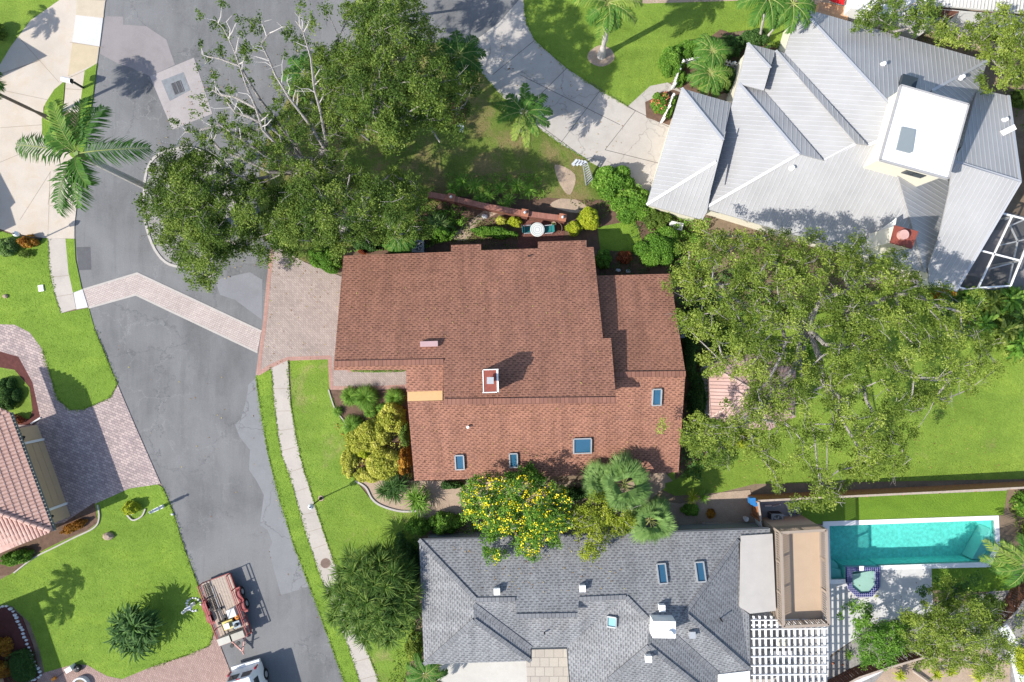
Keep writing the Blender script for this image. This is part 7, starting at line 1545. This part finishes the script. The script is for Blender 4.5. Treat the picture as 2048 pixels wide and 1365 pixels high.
mb = MB()
for k in range(-3, 4): mb.beam(V_(rear + .5, k * .2, 2.115 + .004), V_(1.6, k * .2, 2.119), .05, .03)
mb.build('roof_rib', M['offwhite'], body)
for s0 in (-.42, .42):
    mb = MB(); a0 = rear - .01
    mb.face([V_(a0 + (1.4 - .9) * .16 - .02, s0 - .33, 1.4), V_(a0 + .06, s0 + .33, 1.4), V_(a0 + (1.92 - .9) * .16 - .02, s0 + .30, 1.92), V_(a0 + (1.92 - .9) * .16 - .02, s0 - .30, 1.92)]); mb.build('rear_window', M['glass'], g)
for s0 in (-1, 1):
    mb = MB(); mb.face([V_(rear + .5, s0 * .97, 1.38), V_(1.4, s0 * .97, 1.38), V_(1.4, s0 * .865, 1.86), V_(rear + .5, s0 * .865, 1.86)]); mb.build('side_window', M['glass'], g)
    mb = MB(); mb.box(V_(rear + .02, s0 * .90, 1.15), (.10, .12, .5), R(-74 + 90)); mb.build('tail_light', M['redlens'], g)
    for a in (rear + .95, 2.3): mb = MB(); c0 = V_(a, s0 * .92, .36); mb.tube(c0 - sv_ * .12, c0 + sv_ * .12, .36, .36, 22); wh = mb.build('wheel', M['rubber'], g); mb = MB(); mb.tube(c0 - sv_ * .125, c0 + sv_ * .125, .2, .2, 16); mb.build('rim', M['galv'], wh)
mb = MB(); mb.beam(V_(rear - .1, -.95, .5), V_(rear - .1, .95, .5), .2, .22); mb.build('bumper', M['offwhite'], g)
mb = MB(); mb.beam(V_(rear + .16, -.12, 2.02), V_(rear + .16, .12, 2.02), .05, .05); mb.build('brake_light', M['redlens'], g)
mb = MB(); mb.face([V_(2.02, -.8, 1.95), V_(2.02, .8, 1.95), V_(2.65, .85, 1.3), V_(2.65, -.85, 1.3)]); mb.build('windscreen', M['glass'], g)
# things on lower left driveway
g = thing('bicycle_trailer', 'black strappy bundle beside a white board on the lower left paving', 'bag', P(158, 1335)); b0 = P(158, 1335, .05); mb = MB(); mb.lathe(b0, [(.2, 0), (.26, .15), (.2, .3), (0, .34)], 10); mb.build('bag', M['black'], g); mb = MB(); mb.tube(b0 + Vector((-.2, 0, .2)), b0 + Vector((.2, .1, .35)), .02, .02, 6); mb.build('strap', M['galv'], g)
mb = MB(); mb.box(P(141, 1337, .3), (.42, .3, .5), R(30)); tag(mb.build('white_box', M['white'], origin=tuple(P(141, 1337))), 'white carton standing on the lower left paving', 'box')
g = thing('string_trimmer', 'orange bodied garden trimmer lying on the lower left paving', 'garden tool', P(115, 1355)); mb = MB(); mb.tube(P(128, 1345, .15), P(110, 1358, .12), .018, .018, 6); mb.build('shaft', M['black'], g); mb = MB(); mb.box(P(108, 1358, .14), (.25, .18, .2), R(30)); mb.build('motor', M['orange'], g)
g = thing('ornamental_basin', 'round stone rimmed basin at the bottom edge of the lower left paving', 'basin', P(165, 1368)); b0 = P(165, 1368, .05); mb = MB(); mb.lathe(b0, [(.55, 0), (.55, .3), (.45, .32), (.42, .2), (0, .2)], 28); mb.build('rim', M['stone'], g)
mb = MB(); mb.lathe(b0, [(.42, .22), (0, .23)], 20); mb.build('soil', M['soil'], g)
mb = MB(); mb.tube(P(62, 848, .08), P(81, 836, .08), .06, .06, 8); tag(mb.build('downspout', M['white'], origin=tuple(P(70, 842))), 'white downspout end beside the garage corner', 'downspout')
g = thing('stone_bench', 'pale stone block bench between shrubs under the metal roof corner', 'bench', P(1355, 455)); mb = MB(); mb.box(P(1352, 452, .42), (.9, .5, .1), R(-12)); mb.build('seat', M['stone'], g)
for k in (-1, 1): mb = MB(); mb.box(P(1352 + 9 * k, 452 + 2 * k, .19), (.12, .4, .38), R(-12)); mb.build('leg', M['stone'], g)
# bare cut branches pale on the lower right bed
mb = MB(); mb.tube(P(1826, 1342, .25), P(1862, 1368, .25), .09, .07, 8); mb.tube(P(1826, 1342, 0), P(1826, 1342, .9), .06, .05, 8); tag(mb.build('log_rail', M['wood'], origin=tuple(P(1840, 1350))), 'brown log rail in the sandy bed at the bottom edge', 'log')
# ---- grass blades on the lawns (one uncountable mass)
def scatter(poly, n, hgt=.05):
    poly = np.array(poly, float); x = rng.uniform(poly[:, 0].min(), poly[:, 0].max(), n); y = rng.uniform(poly[:, 1].min(), poly[:, 1].max(), n); m = inpoly(x, y, poly); x, y = x[m], y[m]
    return np.stack([(x - 1024) / S, -(y - 682.5) / S, np.full(len(x), hgt)], 1)

LP = dict(front=[(580, 719), (658, 717), (659, 780), (697, 870), (693, 925), (712, 962), (745, 1003), (785, 1022), (830, 1022), (830, 1120), (790, 1150), (670, 1125), (652, 1077), (625, 993), (600, 910)], verge=[(512, 752), (543, 739), (563.7, 910), (612, 1067), (697, 1293), (740, 1400), (700, 1400), (655, 1270), (590, 1097), (537, 910)],
  low=[(190, 1008), (312, 967), (345, 1020), (370, 1100), (428, 1262), (380, 1308), (245, 1358), (150, 1328), (90, 1345), (60, 1245), (25, 1212), (0, 1212), (0, 1165), (100, 1110), (197, 1050)], left=[(0, 530), (97, 500), (123, 627), (178, 616), (236, 768), (165, 820), (115, 797), (60, 665), (0, 640)],
  right=[(1350, 640), (1900, 600), (2048, 700), (2048, 946), (1510, 968), (1350, 992), (1370, 930)], top=[(1045, 0), (1070, 82), (1200, 182), (1255, 214), (1345, 165), (1370, 110), (1500, 60), (1560, 110), (1600, 0)], mid=[(541, 495), (520, 340), (584, 185), (740, 95), (945, 86), (1060, 245), (1290, 383), (1080, 395), (900, 395)])
gl = dict(front='g1', verge='g1', low='g1', left='g1', right='g2', top='g2', mid='g3')
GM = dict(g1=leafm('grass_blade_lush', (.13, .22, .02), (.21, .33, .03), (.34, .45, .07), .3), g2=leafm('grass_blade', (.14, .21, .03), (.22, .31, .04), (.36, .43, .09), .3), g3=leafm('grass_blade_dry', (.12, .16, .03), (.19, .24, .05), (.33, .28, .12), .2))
for gk in ('g1', 'g2', 'g3'):
    q = []
    for k, pl in LP.items():
        if gl[k] == gk:
            pa = np.array(pl); area = .5 * abs(np.dot(pa[:, 0], np.roll(pa[:, 1], 1)) - np.dot(pa[:, 1], np.roll(pa[:, 0], 1))) / 900; bb = np.prod(pa.max(0) - pa.min(0)) / 900
            q.append(scatter(pl, int(95 * bb), .05))
    q = np.concatenate(q); n = len(q); m = rng.normal(size=(n, 2)); tint = np.clip(.45 + .22 * rng.normal(size=n) + .12 * np.sin(q[:, 0] * 1.3 + np.sin(q[:, 1] * .9)) , 0, 1)
    dd = np.concatenate([m, np.abs(rng.normal(size=(n, 1))) * 1.2 + .3], 1)
    o = leafmesh('grass', q, .09 * rng.uniform(.6, 1.3, n), GM[gk], None, tint=tint, aspect=.28, upbias=.2); tag(o, kind='stuff')

# overgrown grass along the pavement and road edges
ev = []
for line in (swL, swR, [(512, 752), (522, 830), (537, 910), (559, 1000), (590, 1097), (622, 1180), (655, 1270), (689, 1365)], [(190, 660), (213, 715), (235, 768), (222, 795), (205, 803), (165, 820), (140, 820), (115, 797), (100, 745), (85, 698)], [(327, 976), (345, 1020), (370, 1100), (400, 1180), (428, 1262), (420, 1290), (380, 1308), (300, 1335)],
             [(97, 477), (100, 538), (110, 588), (123, 627)], [(1047, 0), (1052, 45), (1070, 82), (1130, 135), (1200, 182), (1255, 214)], [(945, 86), (965, 150), (1010, 200), (1060, 245), (1120, 288), (1180, 325)], [(658, 780), (675, 822), (697, 870), (693, 925), (712, 962)]):
    for (x0, y0), (x1, y1) in zip(line[:-1], line[1:]):
        L_ = math.hypot(x1 - x0, y1 - y0) / S; n_ = int(L_ * 60); t_ = rng.random(n_); w_ = rng.normal(size=(n_, 2)) * 2.0 * (.4 + .9 * (np.sin(t_ * L_ * 2.1 + x0)[:, None] > .2))
        q_ = np.stack([x0 + (x1 - x0) * t_ + w_[:, 0], y0 + (y1 - y0) * t_ + w_[:, 1]], 1); ev.append(np.stack([(q_[:, 0] - 1024) / S, -(q_[:, 1] - 682.5) / S, np.full(n_, .085)], 1))
ev = np.concatenate(ev); tag(leafmesh('grass', ev, .11 * rng.uniform(.6, 1.4, len(ev)), GM['g1'], None, tint=rng.random(len(ev)) * .6, aspect=.3), kind='stuff')
# fallen leaves
LM = leafm('fallen_leaf', (.16, .08, .03), (.32, .20, .07), (.42, .38, .12), .1)
def litter(poly, n, hf):
    pa = np.array(poly, float); x = rng.uniform(pa[:, 0].min(), pa[:, 0].max(), n); y = rng.uniform(pa[:, 1].min(), pa[:, 1].max(), n); m = inpoly(x, y, poly); return [tuple(hf(a_, b_)) for a_, b_ in zip(x[m], y[m])]
q = litter([(470, 80), (900, 90), (960, 150), (560, 560), (420, 560), (280, 480), (300, 260)], 900, lambda x, y: P(x, y, .10)) + litter([(945, 90), (1180, 320), (1300, 380), (1250, 215), (1060, 80)], 260, lambda x, y: P(x, y, .075)) + litter([(1340, 600), (1900, 560), (2000, 940), (1350, 980)], 900, lambda x, y: P(x, y, .07))
q += litter([(700, 530), (1180, 515), (1200, 670), (1220, 780), (900, 790), (700, 700)], 120, lambda x, y: V(x, y) + Vector((0, 0, .03))) + litter([(840, 830), (1350, 790), (1345, 935), (845, 945)], 150, lambda x, y: U(x, y) + Vector((0, 0, .03))) + litter([(540, 500), (680, 560), (670, 720), (530, 740)], 120, lambda x, y: P(x, y, .07))
q += litter([(900, 1085), (1250, 1075), (1250, 1180), (960, 1190)], 150, lambda x, y: N.at(x, y) + Vector((0, 0, .03))) + litter([(520, 760), (700, 1360), (300, 900), (200, 680)], 120, lambda x, y: P(x, y, .03)) + litter([(1660, 1170), (1860, 1150), (1860, 1220), (1700, 1300)], 60, lambda x, y: P(x, y, .07))
q = np.array(q); tag(leafmesh('fallen_leaves', q, .10 * rng.uniform(.6, 1.5, len(q)), LM, None, upbias=2.5, aspect=.5), kind='stuff')
